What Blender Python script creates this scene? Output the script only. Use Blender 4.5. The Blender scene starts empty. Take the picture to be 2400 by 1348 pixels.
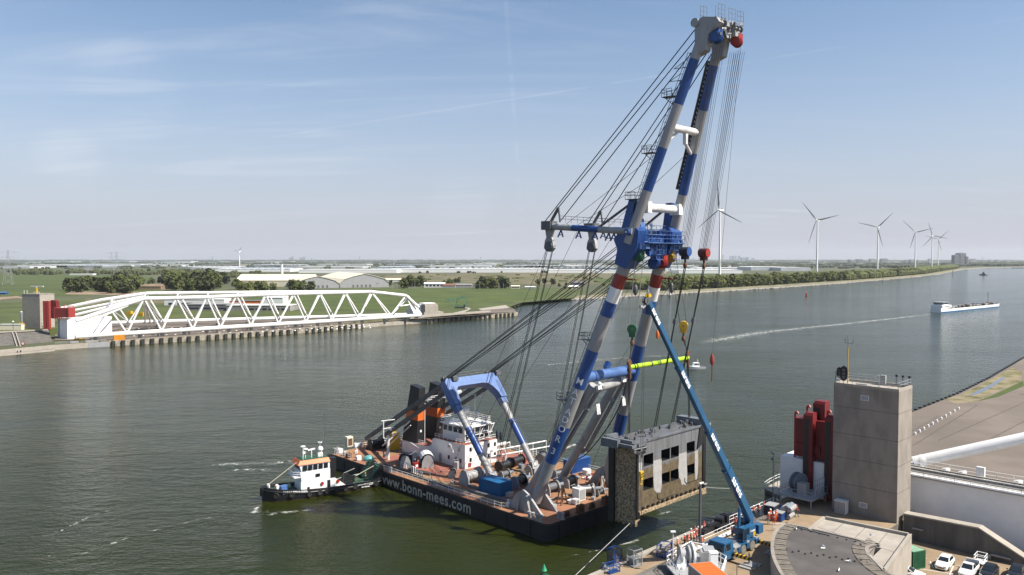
import bpy, bmesh, math, random
from mathutils import Vector as Vec, Matrix
R = math.radians
rnd = random.Random(7)
C = bpy.context.scene.collection
sc = bpy.context.scene
# ---------------------------------------------------------------- camera
F, CX, CY, H = 1850.0, 1200.0, 674.0, 48.8
PITCH = math.atan(66 / F)
cam = bpy.data.objects.new('camera', bpy.data.cameras.new('camera'))
C.objects.link(cam)
cam.location = (0, 0, H)
cam.rotation_euler = (math.pi / 2 - PITCH, 0, 0)
cam.data.sensor_width = 36
cam.data.lens = F / 2400 * 36
cam.data.clip_start = .5
cam.data.clip_end = 60000
sc.camera = cam
# ---------------------------------------------------------------- sky, sun, exposure
SUNV = Vec((.81, -.28, 1)).normalized()
w = bpy.data.worlds.new('World'); sc.world = w; w.use_nodes = True
nt = w.node_tree; nt.nodes.clear()
def N(nt, t, **k):
    n = nt.nodes.new(t)
    for a, b in k.items(): setattr(n, a, b)
    return n
def LK(nt, a, b): nt.links.new(a, b)
sky = N(nt, 'ShaderNodeTexSky', sky_type='NISHITA', sun_disc=False)
sky.sun_elevation = math.asin(SUNV.z); sky.sun_rotation = math.atan2(SUNV.x, SUNV.y)
sky.altitude = 0; sky.air_density = 1.0; sky.dust_density = .9; sky.ozone_density = 2.2
# thin cirrus: pale streaks in the sky texture itself
tc = N(nt, 'ShaderNodeTexCoord')
sep = N(nt, 'ShaderNodeSeparateXYZ'); LK(nt, tc.outputs['Generated'], sep.inputs[0])
def M(nt, op, a, b=None, c=None, clamp=False):
    n = N(nt, 'ShaderNodeMath', operation=op, use_clamp=clamp)
    for i, x in enumerate((a, b, c)):
        if x is None: continue
        if isinstance(x, (int, float)): n.inputs[i].default_value = x
        else: LK(nt, x, n.inputs[i])
    return n.outputs[0]
zz = M(nt, 'ADD', M(nt, 'MAXIMUM', sep.outputs[2], 0.0), .12)
px_ = M(nt, 'DIVIDE', sep.outputs[0], zz); py_ = M(nt, 'DIVIDE', sep.outputs[1], zz)
cmb = N(nt, 'ShaderNodeCombineXYZ'); LK(nt, px_, cmb.inputs[0]); LK(nt, py_, cmb.inputs[1])
mp = N(nt, 'ShaderNodeMapping'); LK(nt, cmb.outputs[0], mp.inputs[0])
mp.inputs['Rotation'].default_value = (0, 0, R(-24)); mp.inputs['Scale'].default_value = (.55, 2.6, 1)
nz = N(nt, 'ShaderNodeTexNoise'); LK(nt, mp.outputs[0], nz.inputs[0])
nz.inputs['Scale'].default_value = .8; nz.inputs['Detail'].default_value = 9; nz.inputs['Roughness'].default_value = .62; nz.inputs['Distortion'].default_value = .9
mp2 = N(nt, 'ShaderNodeMapping'); LK(nt, cmb.outputs[0], mp2.inputs[0]); mp2.inputs['Location'].default_value = (1.3, .4, 0)
nz2 = N(nt, 'ShaderNodeTexNoise'); LK(nt, mp2.outputs[0], nz2.inputs[0]); nz2.inputs['Scale'].default_value = .42; nz2.inputs['Detail'].default_value = 2
def mr(nt, x, a, b, c=0, d=1):
    n = N(nt, 'ShaderNodeMapRange', interpolation_type='SMOOTHSTEP'); LK(nt, x, n.inputs[0])
    for i, q in enumerate((a, b, c, d)): n.inputs[i + 1].default_value = q
    return n.outputs[0]
cl = M(nt, 'MULTIPLY', mr(nt, nz.outputs[0], .47, .8), mr(nt, nz2.outputs[0], .38, .66, .12, 1))
# old contrails: thin great circles
def trail(nx, ny, nz_, wdt, amt):
    d = N(nt, 'ShaderNodeVectorMath', operation='DOT_PRODUCT'); LK(nt, tc.outputs['Generated'], d.inputs[0]); d.inputs[1].default_value = (nx, ny, nz_)
    return mr(nt, M(nt, 'ABSOLUTE', d.outputs['Value']), 0, wdt, amt, 0)
def gc(a, b):
    def ry(p):
        x, y = p; u = (x - CX) / F; v = -(y - CY) / F; cp, sp = math.cos(PITCH), math.sin(PITCH)
        return Vec((u, cp + v * sp, -sp + v * cp)).normalized()
    n = ry(a).cross(ry(b)).normalized(); return tuple(n)
def dirpx(p):
    x, y = p; u = (x - CX) / F; v = -(y - CY) / F; cp, sp = math.cos(PITCH), math.sin(PITCH)
    return Vec((u, cp + v * sp, -sp + v * cp)).normalized()
wisp = None
for p_, c0, am in (((130, 205), .993, .14), (((300, 215)), .9975, .18), ((160, 370), .9991, .3), ((1080, 480), .9985, .15)):
    dt = N(nt, 'ShaderNodeVectorMath', operation='DOT_PRODUCT'); LK(nt, tc.outputs['Generated'], dt.inputs[0]); dt.inputs[1].default_value = tuple(dirpx(p_))
    ww = M(nt, 'MULTIPLY', mr(nt, dt.outputs['Value'], c0, 1, 0, am), mr(nt, nz.outputs[0], .32, .66)); wisp = ww if wisp is None else M(nt, 'ADD', wisp, ww)
tr = M(nt, 'ADD', trail(*gc((700, 312), (1500, 185)), .0016, .16), trail(*gc((1185, 0), (1213, 380)), .004, .10))
cl = M(nt, 'ADD', M(nt, 'ADD', M(nt, 'MULTIPLY', cl, .6), wisp), M(nt, 'MULTIPLY', tr, mr(nt, nz.outputs[0], .42, .6)), clamp=True)
cl = M(nt, 'MULTIPLY', cl, mr(nt, sep.outputs[2], .0, .06))
vz = N(nt, 'ShaderNodeMapRange', interpolation_type='SMOOTHERSTEP'); LK(nt, sep.outputs[2], vz.inputs[0])
for i, q_ in enumerate((-.12, .37, .95, 0)): vz.inputs[i + 1].default_value = q_
vl = N(nt, 'ShaderNodeMix', data_type='RGBA'); LK(nt, vz.outputs[0], vl.inputs[0]); LK(nt, sky.outputs[0], vl.inputs[6]); vl.inputs[7].default_value = (3.85, 3.9, 4.75, 1)
cm = N(nt, 'ShaderNodeMix', data_type='RGBA'); LK(nt, cl, cm.inputs[0]); LK(nt, vl.outputs[2], cm.inputs[6]); cm.inputs[7].default_value = (5.6, 5.9, 6.5, 1)
bg = N(nt, 'ShaderNodeBackground'); LK(nt, cm.outputs[2], bg.inputs[0]); bg.inputs[1].default_value = .078
LK(nt, bg.outputs[0], N(nt, 'ShaderNodeOutputWorld').inputs[0])
sun = bpy.data.objects.new('sun', bpy.data.lights.new('sun', 'SUN')); C.objects.link(sun)
sun.data.energy = 5.0; sun.data.angle = R(.5); sun.data.color = (1, .93, .82)
sun.rotation_euler = SUNV.to_track_quat('Z', 'Y').to_euler(); sun.location = (60, -40, 160)
sc.view_settings.view_transform = 'Standard'; sc.view_settings.look = 'None'; sc.view_settings.gamma = 1
sc.view_settings.use_curve_mapping = False; sc.view_settings.exposure = 0.86
cy = sc.cycles
cy.use_denoising = True; cy.denoiser = 'OPENIMAGEDENOISE'; cy.max_bounces = 6; cy.transparent_max_bounces = 12
cy.diffuse_bounces = 3; cy.glossy_bounces = 3; cy.volume_bounces = 1; cy.caustics_reflective = False; cy.caustics_refractive = False
# ---------------------------------------------------------------- site frame: x across the barge, y towards its stern
GA = math.atan2(.69906082, .71506221)
AX, AY = 6.10388, 134.39593
SM = Matrix.Translation((AX, AY, 0)) @ Matrix.Rotation(GA, 4, 'Z')
SI = SM.inverted()
O = Vec((0, 0, H))
def ray(x, y):
    a = (x - CX) / F; b = -(y - CY) / F; cp, sp = math.cos(PITCH), math.sin(PITCH)
    return Vec((a, cp + b * sp, -sp + b * cp))
def W(x, y, z=0):
    d = ray(x, y); return O + d * ((z - H) / d.z)
def WY(x, y, Y):
    d = ray(x, y); return O + d * (Y / d.y)
def S(x, y, z=0): return SI @ W(x, y, z)
def _pl(x, y, ax, c):
    o = SI @ O; d = (SI.to_3x3()) @ ray(x, y); return o + d * ((c - o[ax]) / d[ax])
def SX(x, y, c): return _pl(x, y, 0, c)
def SY(x, y, c): return _pl(x, y, 1, c)
# ---------------------------------------------------------------- materials
MATS = {}
WHITES = ('white', 'white2', 'trussw', 'carwhite', 'roofwhite', 'cream', 'glasshouse', 'letter', 'reflect', 'paintline', 'coating', 'bird')
def mat(name, col, rough=.6, metal=0, var=.12, scale=.6, bump=0, bscale=6, dirt=None, dscale=.25, dlo=.5, dhi=.68, damt=.8, st=(1, 1, 1), spec=.5, emit=0):
    ks = (1.0 if name == 'white2' else .9) if name in WHITES else .70; col = tuple(c * ks for c in col); dirt = tuple(c * ks for c in dirt) if dirt else None
    m = bpy.data.materials.new(name); m.use_nodes = True; t = m.node_tree; b = t.nodes['Principled BSDF']
    b.inputs['Roughness'].default_value = rough; b.inputs['Metallic'].default_value = metal; b.inputs['Specular IOR Level'].default_value = spec
    x = N(t, 'ShaderNodeTexCoord'); g = N(t, 'ShaderNodeMapping'); LK(t, x.outputs['Object'], g.inputs[0]); g.inputs['Scale'].default_value = st
    n = N(t, 'ShaderNodeTexNoise'); LK(t, g.outputs[0], n.inputs[0]); n.inputs['Scale'].default_value = scale; n.inputs['Detail'].default_value = 7; n.inputs['Roughness'].default_value = .62
    mx = N(t, 'ShaderNodeMix', data_type='RGBA'); LK(t, mr(t, n.outputs[0], .3, .7), mx.inputs[0])
    mx.inputs[6].default_value = tuple(c * (1 - var) for c in col) + (1,); mx.inputs[7].default_value = tuple(min(1, c * (1 + var)) for c in col) + (1,)
    out = mx.outputs[2]
    if dirt:
        n2 = N(t, 'ShaderNodeTexNoise'); LK(t, g.outputs[0], n2.inputs[0]); n2.inputs['Scale'].default_value = dscale; n2.inputs['Detail'].default_value = 9; n2.inputs['Roughness'].default_value = .66
        m2 = N(t, 'ShaderNodeMix', data_type='RGBA'); LK(t, mr(t, n2.outputs[0], dlo, dhi, 0, damt), m2.inputs[0]); LK(t, out, m2.inputs[6]); m2.inputs[7].default_value = tuple(dirt) + (1,)
        out = m2.outputs[2]
    LK(t, out, b.inputs['Base Color'])
    if bump:
        n3 = N(t, 'ShaderNodeTexNoise'); LK(t, x.outputs['Object'], n3.inputs[0]); n3.inputs['Scale'].default_value = bscale; n3.inputs['Detail'].default_value = 5
        bp = N(t, 'ShaderNodeBump'); bp.inputs['Strength'].default_value = bump; bp.inputs['Distance'].default_value = .05; LK(t, n3.outputs[0], bp.inputs['Height']); LK(t, bp.outputs[0], b.inputs['Normal'])
    MATS[name] = m
    return m
RUST = (.16, .07, .035)
mat('white', (.74, .74, .73), .45, var=.05, dirt=(.5, .47, .42), dscale=.5, damt=.4, dlo=.55)
mat('white2', (.80, .80, .79), .5, var=.04)
mat('grey', (.42, .43, .44), .45, var=.08, dirt=(.27, .25, .23), dscale=.4, damt=.5)
mat('lgrey', (.41, .41, .415), .5, var=.1, dirt=(.36, .32, .28), dscale=.5, damt=.6, st=(1, 1, .3))
mat('dgrey', (.14, .145, .155), .5, var=.15)
mat('black', (.018, .019, .022), .45, var=.3)
mat('rope', (.016, .016, .017), .7, var=.2)
mat('rope2', (.10, .10, .105), .6, var=.2)
mat('blue', (.020, .088, .33), .4, var=.14, dirt=(.045, .11, .27), dscale=.5, damt=.5)
mat('lblue', (.085, .18, .44), .42, var=.12, dirt=(.06, .14, .34), dscale=.7, damt=.5)  # on the crane: blue with sunlight put into the colour; elsewhere plain light blue
mat('cblue', (.012, .15, .36), .5, var=.12, dirt=(.05, .13, .22), damt=.6)
mat('red', (.36, .045, .035), .5, var=.1)
mat('dred', (.20, .016, .018), .5, var=.25, scale=.4)
mat('lred', (.42, .03, .02), .4, var=.1)
mat('orange', (.78, .17, .025), .5, var=.06)
mat('amber', (.85, .34, .03), .5, var=.1)
mat('yellow', (.72, .45, .02), .5, var=.1, dirt=(.35, .2, .03), damt=.6)
mat('lime', (.46, .72, .02), .45, var=.06)
mat('green', (.02, .13, .06), .5, var=.2)
mat('lgreen', (.28, .47, .33), .5, var=.2)
mat('teal', (.12, .42, .42), .6, var=.2)
mat('rust', RUST, .8, var=.4, scale=1.5)
mat('steel', (.33, .33, .33), .4, metal=.6, var=.15)
mat('tyre', (.022, .022, .022), .85, var=.3)
mat('dusty', (.20, .18, .155), .9, var=.2)
mat('glass', (.02, .028, .035), .08, var=.1, spec=.7)
mat('hull', (.020, .021, .027), .5, var=.35, scale=.35, dirt=(.075, .04, .028), dscale=.16, dlo=.56, dhi=.78, damt=.75, st=(1, 1, .35))
mat('deck', (.37, .165, .092), .8, var=.25, scale=.22, dirt=(.37, .215, .10), dscale=.07, dlo=.42, dhi=.62, damt=.85, bump=.2, bscale=3)
mat('deckred', (.37, .14, .10), .8, var=.15, scale=.3, dirt=(.25, .12, .09), dscale=.4, damt=.6)
mat('deckwood', (.30, .22, .12), .8, var=.2)
mat('cream', (.72, .66, .52), .6, var=.06)
mat('concrete', (.335, .30, .262), .85, var=.16, scale=.5, dirt=(.20, .18, .16), dscale=.3, dlo=.5, dhi=.75, damt=.6, st=(1, 1, .45), bump=.25, bscale=5)
mat('concrete_light', (.44, .40, .345), .85, var=.12, scale=.6, dirt=(.27, .24, .2), dscale=.3, damt=.6, bump=.2)
mat('concrete_dark', (.15, .14, .125), .9, var=.3, scale=.4, dirt=(.30, .28, .25), dscale=.35, dlo=.52, dhi=.8, damt=.6, st=(1, 1, .12), bump=.2)
mat('paving', (.35, .255, .16), .85, var=.14, scale=.3, dirt=(.24, .18, .115), dscale=.13, dlo=.45, damt=.7, bump=.15)
mat('apron', (.205, .168, .137), .9, var=.14, scale=.035, dirt=(.145, .12, .098), dscale=.022, dlo=.46, dhi=.66, damt=.75, st=(1, 1, 1), bump=.1, bscale=1)
mat('apron_line', (.11, .10, .085), .9, var=.2)
mat('roofing', (.10, .092, .088), .9, var=.16, scale=.3, dirt=(.145, .132, .12), dscale=.14, dlo=.45, damt=.7)
mat('rooftile', (.20, .175, .145), .9, var=.25, scale=1.2)
mat('algae', (.15, .145, .045), .9, var=.5, scale=.35, dirt=(.30, .24, .15), dscale=.12, dlo=.42, dhi=.58, damt=.95)
mat('puddle', (.10, .12, .17), .06, var=.1, spec=1)
mat('grass', (.072, .095, .014), .95, var=.3, scale=.02, dirt=(.13, .125, .05), dscale=.03, dlo=.5, dhi=.75, damt=.6)
mat('grass_bright', (.064, .095, .006), .95, var=.25, scale=.03, dirt=(.115, .125, .026), dscale=.03, dlo=.52, dhi=.72, damt=.6)
mat('field', (.062, .090, .008), .95, var=.25, scale=.006, dirt=(.095, .105, .035), dscale=.01, damt=.7)
mat('wildland', (.17, .14, .07), .95, var=.3, scale=.01, dirt=(.085, .10, .03), dscale=.012, dlo=.45, dhi=.6, damt=.9)
mat('polder', (.085, .095, .04), .95, var=.3, scale=.003, dirt=(.13, .12, .065), dscale=.0016, damt=.8)
mat('shore', (.26, .235, .14), .95, var=.3, scale=.06, dirt=(.13, .125, .08), dscale=.05, dlo=.45, damt=.8)
mat('rocks', (.33, .31, .275), .95, var=.5, scale=.5, bump=.5, bscale=.8)
mat('dirt', (.30, .22, .15), .95, var=.3, scale=.05)
mat('leaf', (.105, .125, .028), .9, var=.35, scale=.25)
mat('leaf2', (.14, .155, .034), .9, var=.35, scale=.25)
mat('leaf3', (.066, .080, .022), .9, var=.35, scale=.25)
mat('woods', (.055, .066, .034), .95, var=.4, scale=.01)
mat('bark', (.09, .07, .05), .9, var=.2)
mat('glasshouse', (.52, .55, .58), .35, var=.12, scale=.05)
mat('glasshouse2', (.34, .38, .42), .3, var=.12, scale=.05)
mat('roofwhite', (.70, .69, .66), .6, var=.08, scale=.02)
mat('facade', (.33, .31, .30), .8, var=.2, scale=.05)
mat('facade2', (.20, .20, .22), .8, var=.2, scale=.05)
mat('brick', (.25, .13, .085), .85, var=.15, scale=.5)
mat('piles', (.40, .36, .29), .9, var=.3, scale=.6, dirt=(.17, .16, .12), dscale=.5, damt=.8)
mat('wet', (.035, .036, .028), .5, var=.4)
mat('skin', (.52, .32, .22), .6, var=.05)
mat('hivis', (.85, .10, .025), .6, var=.08, scale=8)
mat('hivis2', (.70, .045, .02), .6, var=.08, scale=8)
mat('navy', (.025, .03, .055), .7, var=.2, scale=8)
mat('denim', (.12, .16, .24), .8, var=.2, scale=8)
mat('reflect', (.75, .74, .66), .4, var=.05)
mat('carwhite', (.80, .80, .80), .22, var=.02)
mat('cardark', (.022, .025, .032), .22, var=.1)
mat('galv', (.42, .44, .47), .45, var=.08)
mat('bluegrey', (.22, .26, .31), .5, var=.12)
mat('paintline', (.70, .69, .65), .7, var=.1)
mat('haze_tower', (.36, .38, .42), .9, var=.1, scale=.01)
mat('truckblue', (.025, .12, .26), .35, var=.1, dirt=(.05, .15, .26), damt=.4)
mat('trussw', (.82, .82, .81), .4, var=.06, dirt=(.6, .57, .5), dscale=.25, dlo=.52, dhi=.8, damt=.5)
mat('bird', (.8, .8, .78), .7, var=.05)
# ---------------------------------------------------------------- mesh builder
def frame(d):
    d = Vec(d).normalized(); up = Vec((0, 0, 1)) if abs(d.z) < .95 else Vec((1, 0, 0))
    a = d.cross(up).normalized(); return a, a.cross(d).normalized()
class MB:
    def __init__(s): s.v = []; s.f = []; s.m = []; s.k = 0
    def add(s, vs, fs, k=None):
        o = len(s.v); s.v += [Vec(p) for p in vs]; k = s.k if k is None else k
        for f in fs: s.f.append([i + o for i in f]); s.m.append(k)
        return s
    def hexa(s, p, k=None):   # 4 bottom, 4 top
        return s.add(p, [(3, 2, 1, 0), (4, 5, 6, 7), (0, 1, 5, 4), (1, 2, 6, 5), (2, 3, 7, 6), (3, 0, 4, 7)], k)
    def box(s, x0, x1, y0, y1, z0, z1, k=None, kt=None):
        x0, x1 = min(x0, x1), max(x0, x1); y0, y1 = min(y0, y1), max(y0, y1); z0, z1 = min(z0, z1), max(z0, z1)
        p = [(x0, y0, z0), (x1, y0, z0), (x1, y1, z0), (x0, y1, z0), (x0, y0, z1), (x1, y0, z1), (x1, y1, z1), (x0, y1, z1)]
        s.hexa(p, k)
        if kt is not None: s.m[-5] = kt
        return s
    def cbox(s, c, d, rz=0, k=None, top=1.0):
        q = []
        for z in (-.5, .5):
            g = top if z > 0 else 1
            for x, y in ((-.5, -.5), (.5, -.5), (.5, .5), (-.5, .5)):
                X, Y = x * d[0] * g, y * d[1] * g
                q.append((c[0] + X * math.cos(rz) - Y * math.sin(rz), c[1] + X * math.sin(rz) + Y * math.cos(rz), c[2] + z * d[2]))
        return s.hexa(q, k)
    def bar(s, a, b, w, h=None, k=None):
        a, b = Vec(a), Vec(b); h = h or w; e, u = frame(b - a); e = e * w / 2; u = u * h / 2
        return s.hexa([a - e - u, a + e - u, a + e + u, a - e + u, b - e - u, b + e - u, b + e + u, b - e + u], k)
    def tube(s, pts, r, n=10, k=None, caps=True):
        pts = [Vec(p) for p in pts]; vs = []; m = len(pts); fs = []
        for i, p in enumerate(pts):
            d = (pts[min(i + 1, m - 1)] - pts[max(i - 1, 0)]); e, u = frame(d); q = r[i] if isinstance(r, (list, tuple)) else r
            vs += [p + (e * math.cos(2 * math.pi * j / n) + u * math.sin(2 * math.pi * j / n)) * q for j in range(n)]
        for i in range(m - 1):
            for j in range(n): fs.append((i * n + j, i * n + (j + 1) % n, (i + 1) * n + (j + 1) % n, (i + 1) * n + j))
        if caps: fs += [tuple(range(n - 1, -1, -1)), tuple(range((m - 1) * n, m * n))]
        return s.add(vs, fs, k)
    def prism(s, poly, z0, z1, k=None, kt=None):
        n = len(poly)
        a = sum(poly[i][0] * poly[(i + 1) % n][1] - poly[(i + 1) % n][0] * poly[i][1] for i in range(n))
        if a < 0: poly = poly[::-1]
        zf = z1 if callable(z1) else (lambda x, y: z1)
        vs = [(p[0], p[1], z0) for p in poly] + [(p[0], p[1], zf(p[0], p[1])) for p in poly]
        s.add(vs, [tuple(range(n - 1, -1, -1))] + [(i, (i + 1) % n, n + (i + 1) % n, n + i) for i in range(n)], k)
        return s.add(vs[n:], [tuple(range(n))], k if kt is None else kt)
    def plate(s, poly, vec, k=None):
        p = [Vec(q) for q in poly]; vec = Vec(vec); n = len(p)
        nn = Vec((0, 0, 0))
        for i in range(n): nn += (p[i] - p[0]).cross(p[(i + 1) % n] - p[0])
        if nn.dot(vec) < 0: p = p[::-1]
        return s.add(p + [q + vec for q in p], [tuple(range(n - 1, -1, -1)), tuple(range(n, 2 * n))] + [(i, (i + 1) % n, n + (i + 1) % n, n + i) for i in range(n)], k)
    def lathe(s, prof, c=(0, 0, 0), ax=(0, 0, 1), n=14, k=None):
        c = Vec(c); ax = Vec(ax).normalized(); e, u = frame(ax); vs = []; m = len(prof)
        for r, z in prof: vs += [c + ax * z + (e * math.cos(2 * math.pi * j / n) + u * math.sin(2 * math.pi * j / n)) * max(r, .001) for j in range(n)]
        fs = [(i * n + j, i * n + (j + 1) % n, (i + 1) * n + (j + 1) % n, (i + 1) * n + j) for i in range(m - 1) for j in range(n)]
        return s.add(vs, fs + [tuple(range(n - 1, -1, -1)), tuple(range((m - 1) * n, m * n))], k)
    def ball(s, c, r, n=10, k=None, sc=(1, 1, 1)):
        vs = [(c[0], c[1], c[2] - r * sc[2])]; m = n // 2
        for i in range(1, m):
            t = math.pi * i / m
            vs += [(c[0] + r * sc[0] * math.sin(t) * math.cos(2 * math.pi * j / n), c[1] + r * sc[1] * math.sin(t) * math.sin(2 * math.pi * j / n), c[2] - r * sc[2] * math.cos(t)) for j in range(n)]
        vs.append((c[0], c[1], c[2] + r * sc[2])); L = len(vs) - 1
        fs = [(0, 1 + (j + 1) % n, 1 + j) for j in range(n)]
        for i in range(m - 2): fs += [(1 + i * n + j, 1 + i * n + (j + 1) % n, 1 + (i + 1) * n + (j + 1) % n, 1 + (i + 1) * n + j) for j in range(n)]
        fs += [(1 + (m - 2) * n + j, 1 + (m - 2) * n + (j + 1) % n, L) for j in range(n)]
        return s.add(vs, fs, k)
    def rail(s, pts, h=1.1, gap=1.6, r=.035, k=None, mids=(.55,)):
        pts = [Vec(p) for p in pts]
        for a, b in zip(pts[:-1], pts[1:]):
            n = max(1, round((b - a).length / gap))
            for i in range(n + 1):
                p = a.lerp(b, i / n); s.tube([p, p + Vec((0, 0, h))], r, 4, k)
            for q in (1,) + tuple(mids): s.tube([a + Vec((0, 0, h * q)), b + Vec((0, 0, h * q))], r, 4, k)
        return s
    def cols(s, prof):      # loft of section rings (same count)
        n = len(prof[0]); vs = [p for ring in prof for p in ring]; m = len(prof)
        fs = [(i * n + j, i * n + (j + 1) % n, (i + 1) * n + (j + 1) % n, (i + 1) * n + j) for i in range(m - 1) for j in range(n)]
        return s.add(vs, fs + [tuple(range(n - 1, -1, -1)), tuple(range((m - 1) * n, m * n))])
    def text(s, st, size, fn, k=None, bold=.0, gap=1.0, cuts=0):
        cu = bpy.data.curves.new('t', 'FONT'); cu.body = st; cu.size = size; cu.align_x = 'CENTER'; cu.align_y = 'CENTER'; cu.offset = bold; cu.space_character = gap; cu.resolution_u = 3
        ob = bpy.data.objects.new('t', cu); C.objects.link(ob)
        me = bpy.data.meshes.new_from_object(ob.evaluated_get(bpy.context.evaluated_depsgraph_get()))
        bm = bmesh.new(); bm.from_mesh(me); bmesh.ops.triangulate(bm, faces=bm.faces[:])
        if cuts: bmesh.ops.subdivide_edges(bm, edges=bm.edges[:], cuts=cuts, use_grid_fill=True)
        bm.verts.index_update()
        s.add([fn(v.co.x, v.co.y) for v in bm.verts], [[v.index for v in f.verts] for f in bm.faces], k)
        bm.free(); bpy.data.objects.remove(ob); bpy.data.curves.remove(cu); bpy.data.meshes.remove(me)
        return s
    def mesh(s, name, mats, off=None, smooth=True):
        me = bpy.data.meshes.new(name); off = Vec(off) if off is not None else Vec((0, 0, 0))
        me.from_pydata([v - off for v in s.v], [], s.f)
        for m in (mats if isinstance(mats, (list, tuple)) else [mats]): me.materials.append(MATS[m] if isinstance(m, str) else m)
        me.polygons.foreach_set('material_index', s.m)
        if smooth:
            me.polygons.foreach_set('use_smooth', [True] * len(s.f)); me.set_sharp_from_angle(angle=R(33))
        me.validate(); me.update()
        return me
OFF = {}
def place(o, loc, rz, fr):
    if fr == 'S':
        p = SM @ Vec(loc); o.location = p; o.rotation_euler = (0, 0, GA + rz)
    else:
        o.location = loc; o.rotation_euler = (0, 0, rz)
def tag(o, label, cat, group=None, kind=None):
    if label: o['label'] = label
    if cat: o['category'] = cat
    if group: o['group'] = group
    if kind: o['kind'] = kind
    return o
def thing(name, label, cat, loc=(0, 0, 0), rz=0, fr='S', group=None, ab=False):
    o = bpy.data.objects.new(name, None); C.objects.link(o); o.empty_display_size = .3
    place(o, loc, rz, fr); OFF[o.name] = Vec(loc) if ab else None
    return tag(o, label, cat, group)
def part(root, name, mb, mats, parent=None, label=None, smooth=True):
    o = bpy.data.objects.new(name, mb.mesh(name, mats, OFF.get(root.name), smooth)); C.objects.link(o); o.parent = parent or root
    if label: o['label'] = label
    return o
def solo(name, label, cat, mb, mats, loc=(0, 0, 0), rz=0, fr='S', group=None, ab=False, kind=None, smooth=True):
    o = bpy.data.objects.new(name, mb.mesh(name, mats, loc if ab else None, smooth)); C.objects.link(o); place(o, loc, rz, fr)
    return tag(o, label, cat, group, kind)
def struct(name, mb, mats, fr='W', kind='structure', smooth=True):
    o = bpy.data.objects.new(name, mb.mesh(name, mats, None, smooth)); C.objects.link(o); place(o, (0, 0, 0), 0, fr); o['kind'] = kind
    return o
def dup(root, loc, rz=0, fr='S', label=None, scale=None, group=None):
    def cp(o, par):
        c = o.copy(); C.objects.link(c); c.parent = par
        for ch in o.children: cp(ch, c)
        return c
    r = cp(root, None); place(r, loc, rz, fr)
    if scale: r.scale = scale if isinstance(scale, (tuple, list)) else (scale,) * 3
    if label: r['label'] = label
    if group: r['group'] = group
    return r
# ================================================================ SETTING
# ---- water
m = bpy.data.materials.new('water'); m.use_nodes = True; t = m.node_tree; b = t.nodes['Principled BSDF']; MATS['water'] = m
x = N(t, 'ShaderNodeTexCoord')
def wn(scale, det, st, rot=0, rough=.55):
    g = N(t, 'ShaderNodeMapping'); LK(t, x.outputs['Object'], g.inputs[0]); g.inputs['Scale'].default_value = st; g.inputs['Rotation'].default_value = (0, 0, rot)
    n = N(t, 'ShaderNodeTexNoise'); LK(t, g.outputs[0], n.inputs[0]); n.inputs['Scale'].default_value = scale; n.inputs['Detail'].default_value = det; n.inputs['Roughness'].default_value = rough
    return n.outputs[0]
h1 = wn(.16, 3, (.55, 1, 1), R(12)); h2 = wn(.62, 4, (.6, 1, 1), R(-8)); h3 = wn(2.2, 3, (.7, 1, 1), R(20)); h4 = wn(.02, 3, (.5, 1, 1), R(5))
hh = M(t, 'ADD', M(t, 'ADD', M(t, 'MULTIPLY', h1, 1.0), M(t, 'MULTIPLY', h2, .62)), M(t, 'MULTIPLY', h3, .3))
hh = M(t, 'MULTIPLY', hh, mr(t, h4, .3, .7, .7, 1.25))
bp = N(t, 'ShaderNodeBump'); bp.inputs['Strength'].default_value = 1; bp.inputs['Distance'].default_value = .5; LK(t, hh, bp.inputs['Height']); LK(t, bp.outputs[0], b.inputs['Normal'])
mx = N(t, 'ShaderNodeMix', data_type='RGBA'); LK(t, mr(t, wn(.012, 5, (.6, 1, 1)), .35, .65), mx.inputs[0]); mx.inputs[6].default_value = (.013, .0175, .002, 1); mx.inputs[7].default_value = (.019, .024, .004, 1)
LK(t, mx.outputs[2], b.inputs['Base Color']); b.inputs['Roughness'].default_value = .09; b.inputs['IOR'].default_value = 1.21
q = MB(); q.add([(-16000, -250, 0), (16000, -250, 0), (16000, 15500, 0), (-16000, 15500, 0)], [(0, 1, 2, 3)])
struct('water', q, 'water')
# ---- far land
LZ = 2.8
def V2(p): return Vec((p[0], p[1], 0))
shoreL = [(-900, 935), (0, 833), (120, 821), (255, 812), (480, 797), (615, 787.5), (711, 780.5), (788, 773.5), (900, 764), (982, 757.6), (1052, 752), (1157, 744.5), (1212, 740), (1206, 731), (1190, 723)]
shoreR = [(1197, 724), (1225, 713), (1260, 709), (1340, 703.5), (1450, 698), (1580, 690), (1700, 683), (1850, 674), (2000, 663), (2070, 657.2), (2136, 651.2), (2202, 644), (2238, 636.5), (2263, 631.5), (2314, 628), (2400, 626.2), (2700, 626)]
PL = [W(*p) for p in shoreL]; PR = [W(*p) for p in shoreR]
def inset(P, d):
    o = []
    for i, p in enumerate(P):
        tg = (P[min(i + 1, len(P) - 1)] - P[max(i - 1, 0)]).normalized(); o.append(p + Vec((-tg.y, tg.x, 0)) * d)
    return o
PR1, PR2 = inset(PR, 9), inset(PR, 34)
poly = [(p.x, p.y) for p in PL + PR2] + [(9500, 6000), (15000, 15300), (-15500, 15300), (-15500, 2500), (-2500, 300)]
q = MB(); q.prism(poly, -2, LZ, 0, 1); struct('polder_land', q, ['concrete_light', 'polder'])
q = MB(); n = len(PR)
vs = [(p.x, p.y, -.6) for p in PR] + [(p.x, p.y, 1.3) for p in PR1] + [(p.x, p.y, LZ + .05) for p in PR2]
q.add(vs, [(i, i + 1, n + i + 1, n + i) for i in range(n - 1)], 0); q.add(vs, [(n + i, n + i + 1, 2 * n + i + 1, 2 * n + i) for i in range(n - 1)], 1)
struct('river_bank', q, ['rocks', 'shore'])
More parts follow.
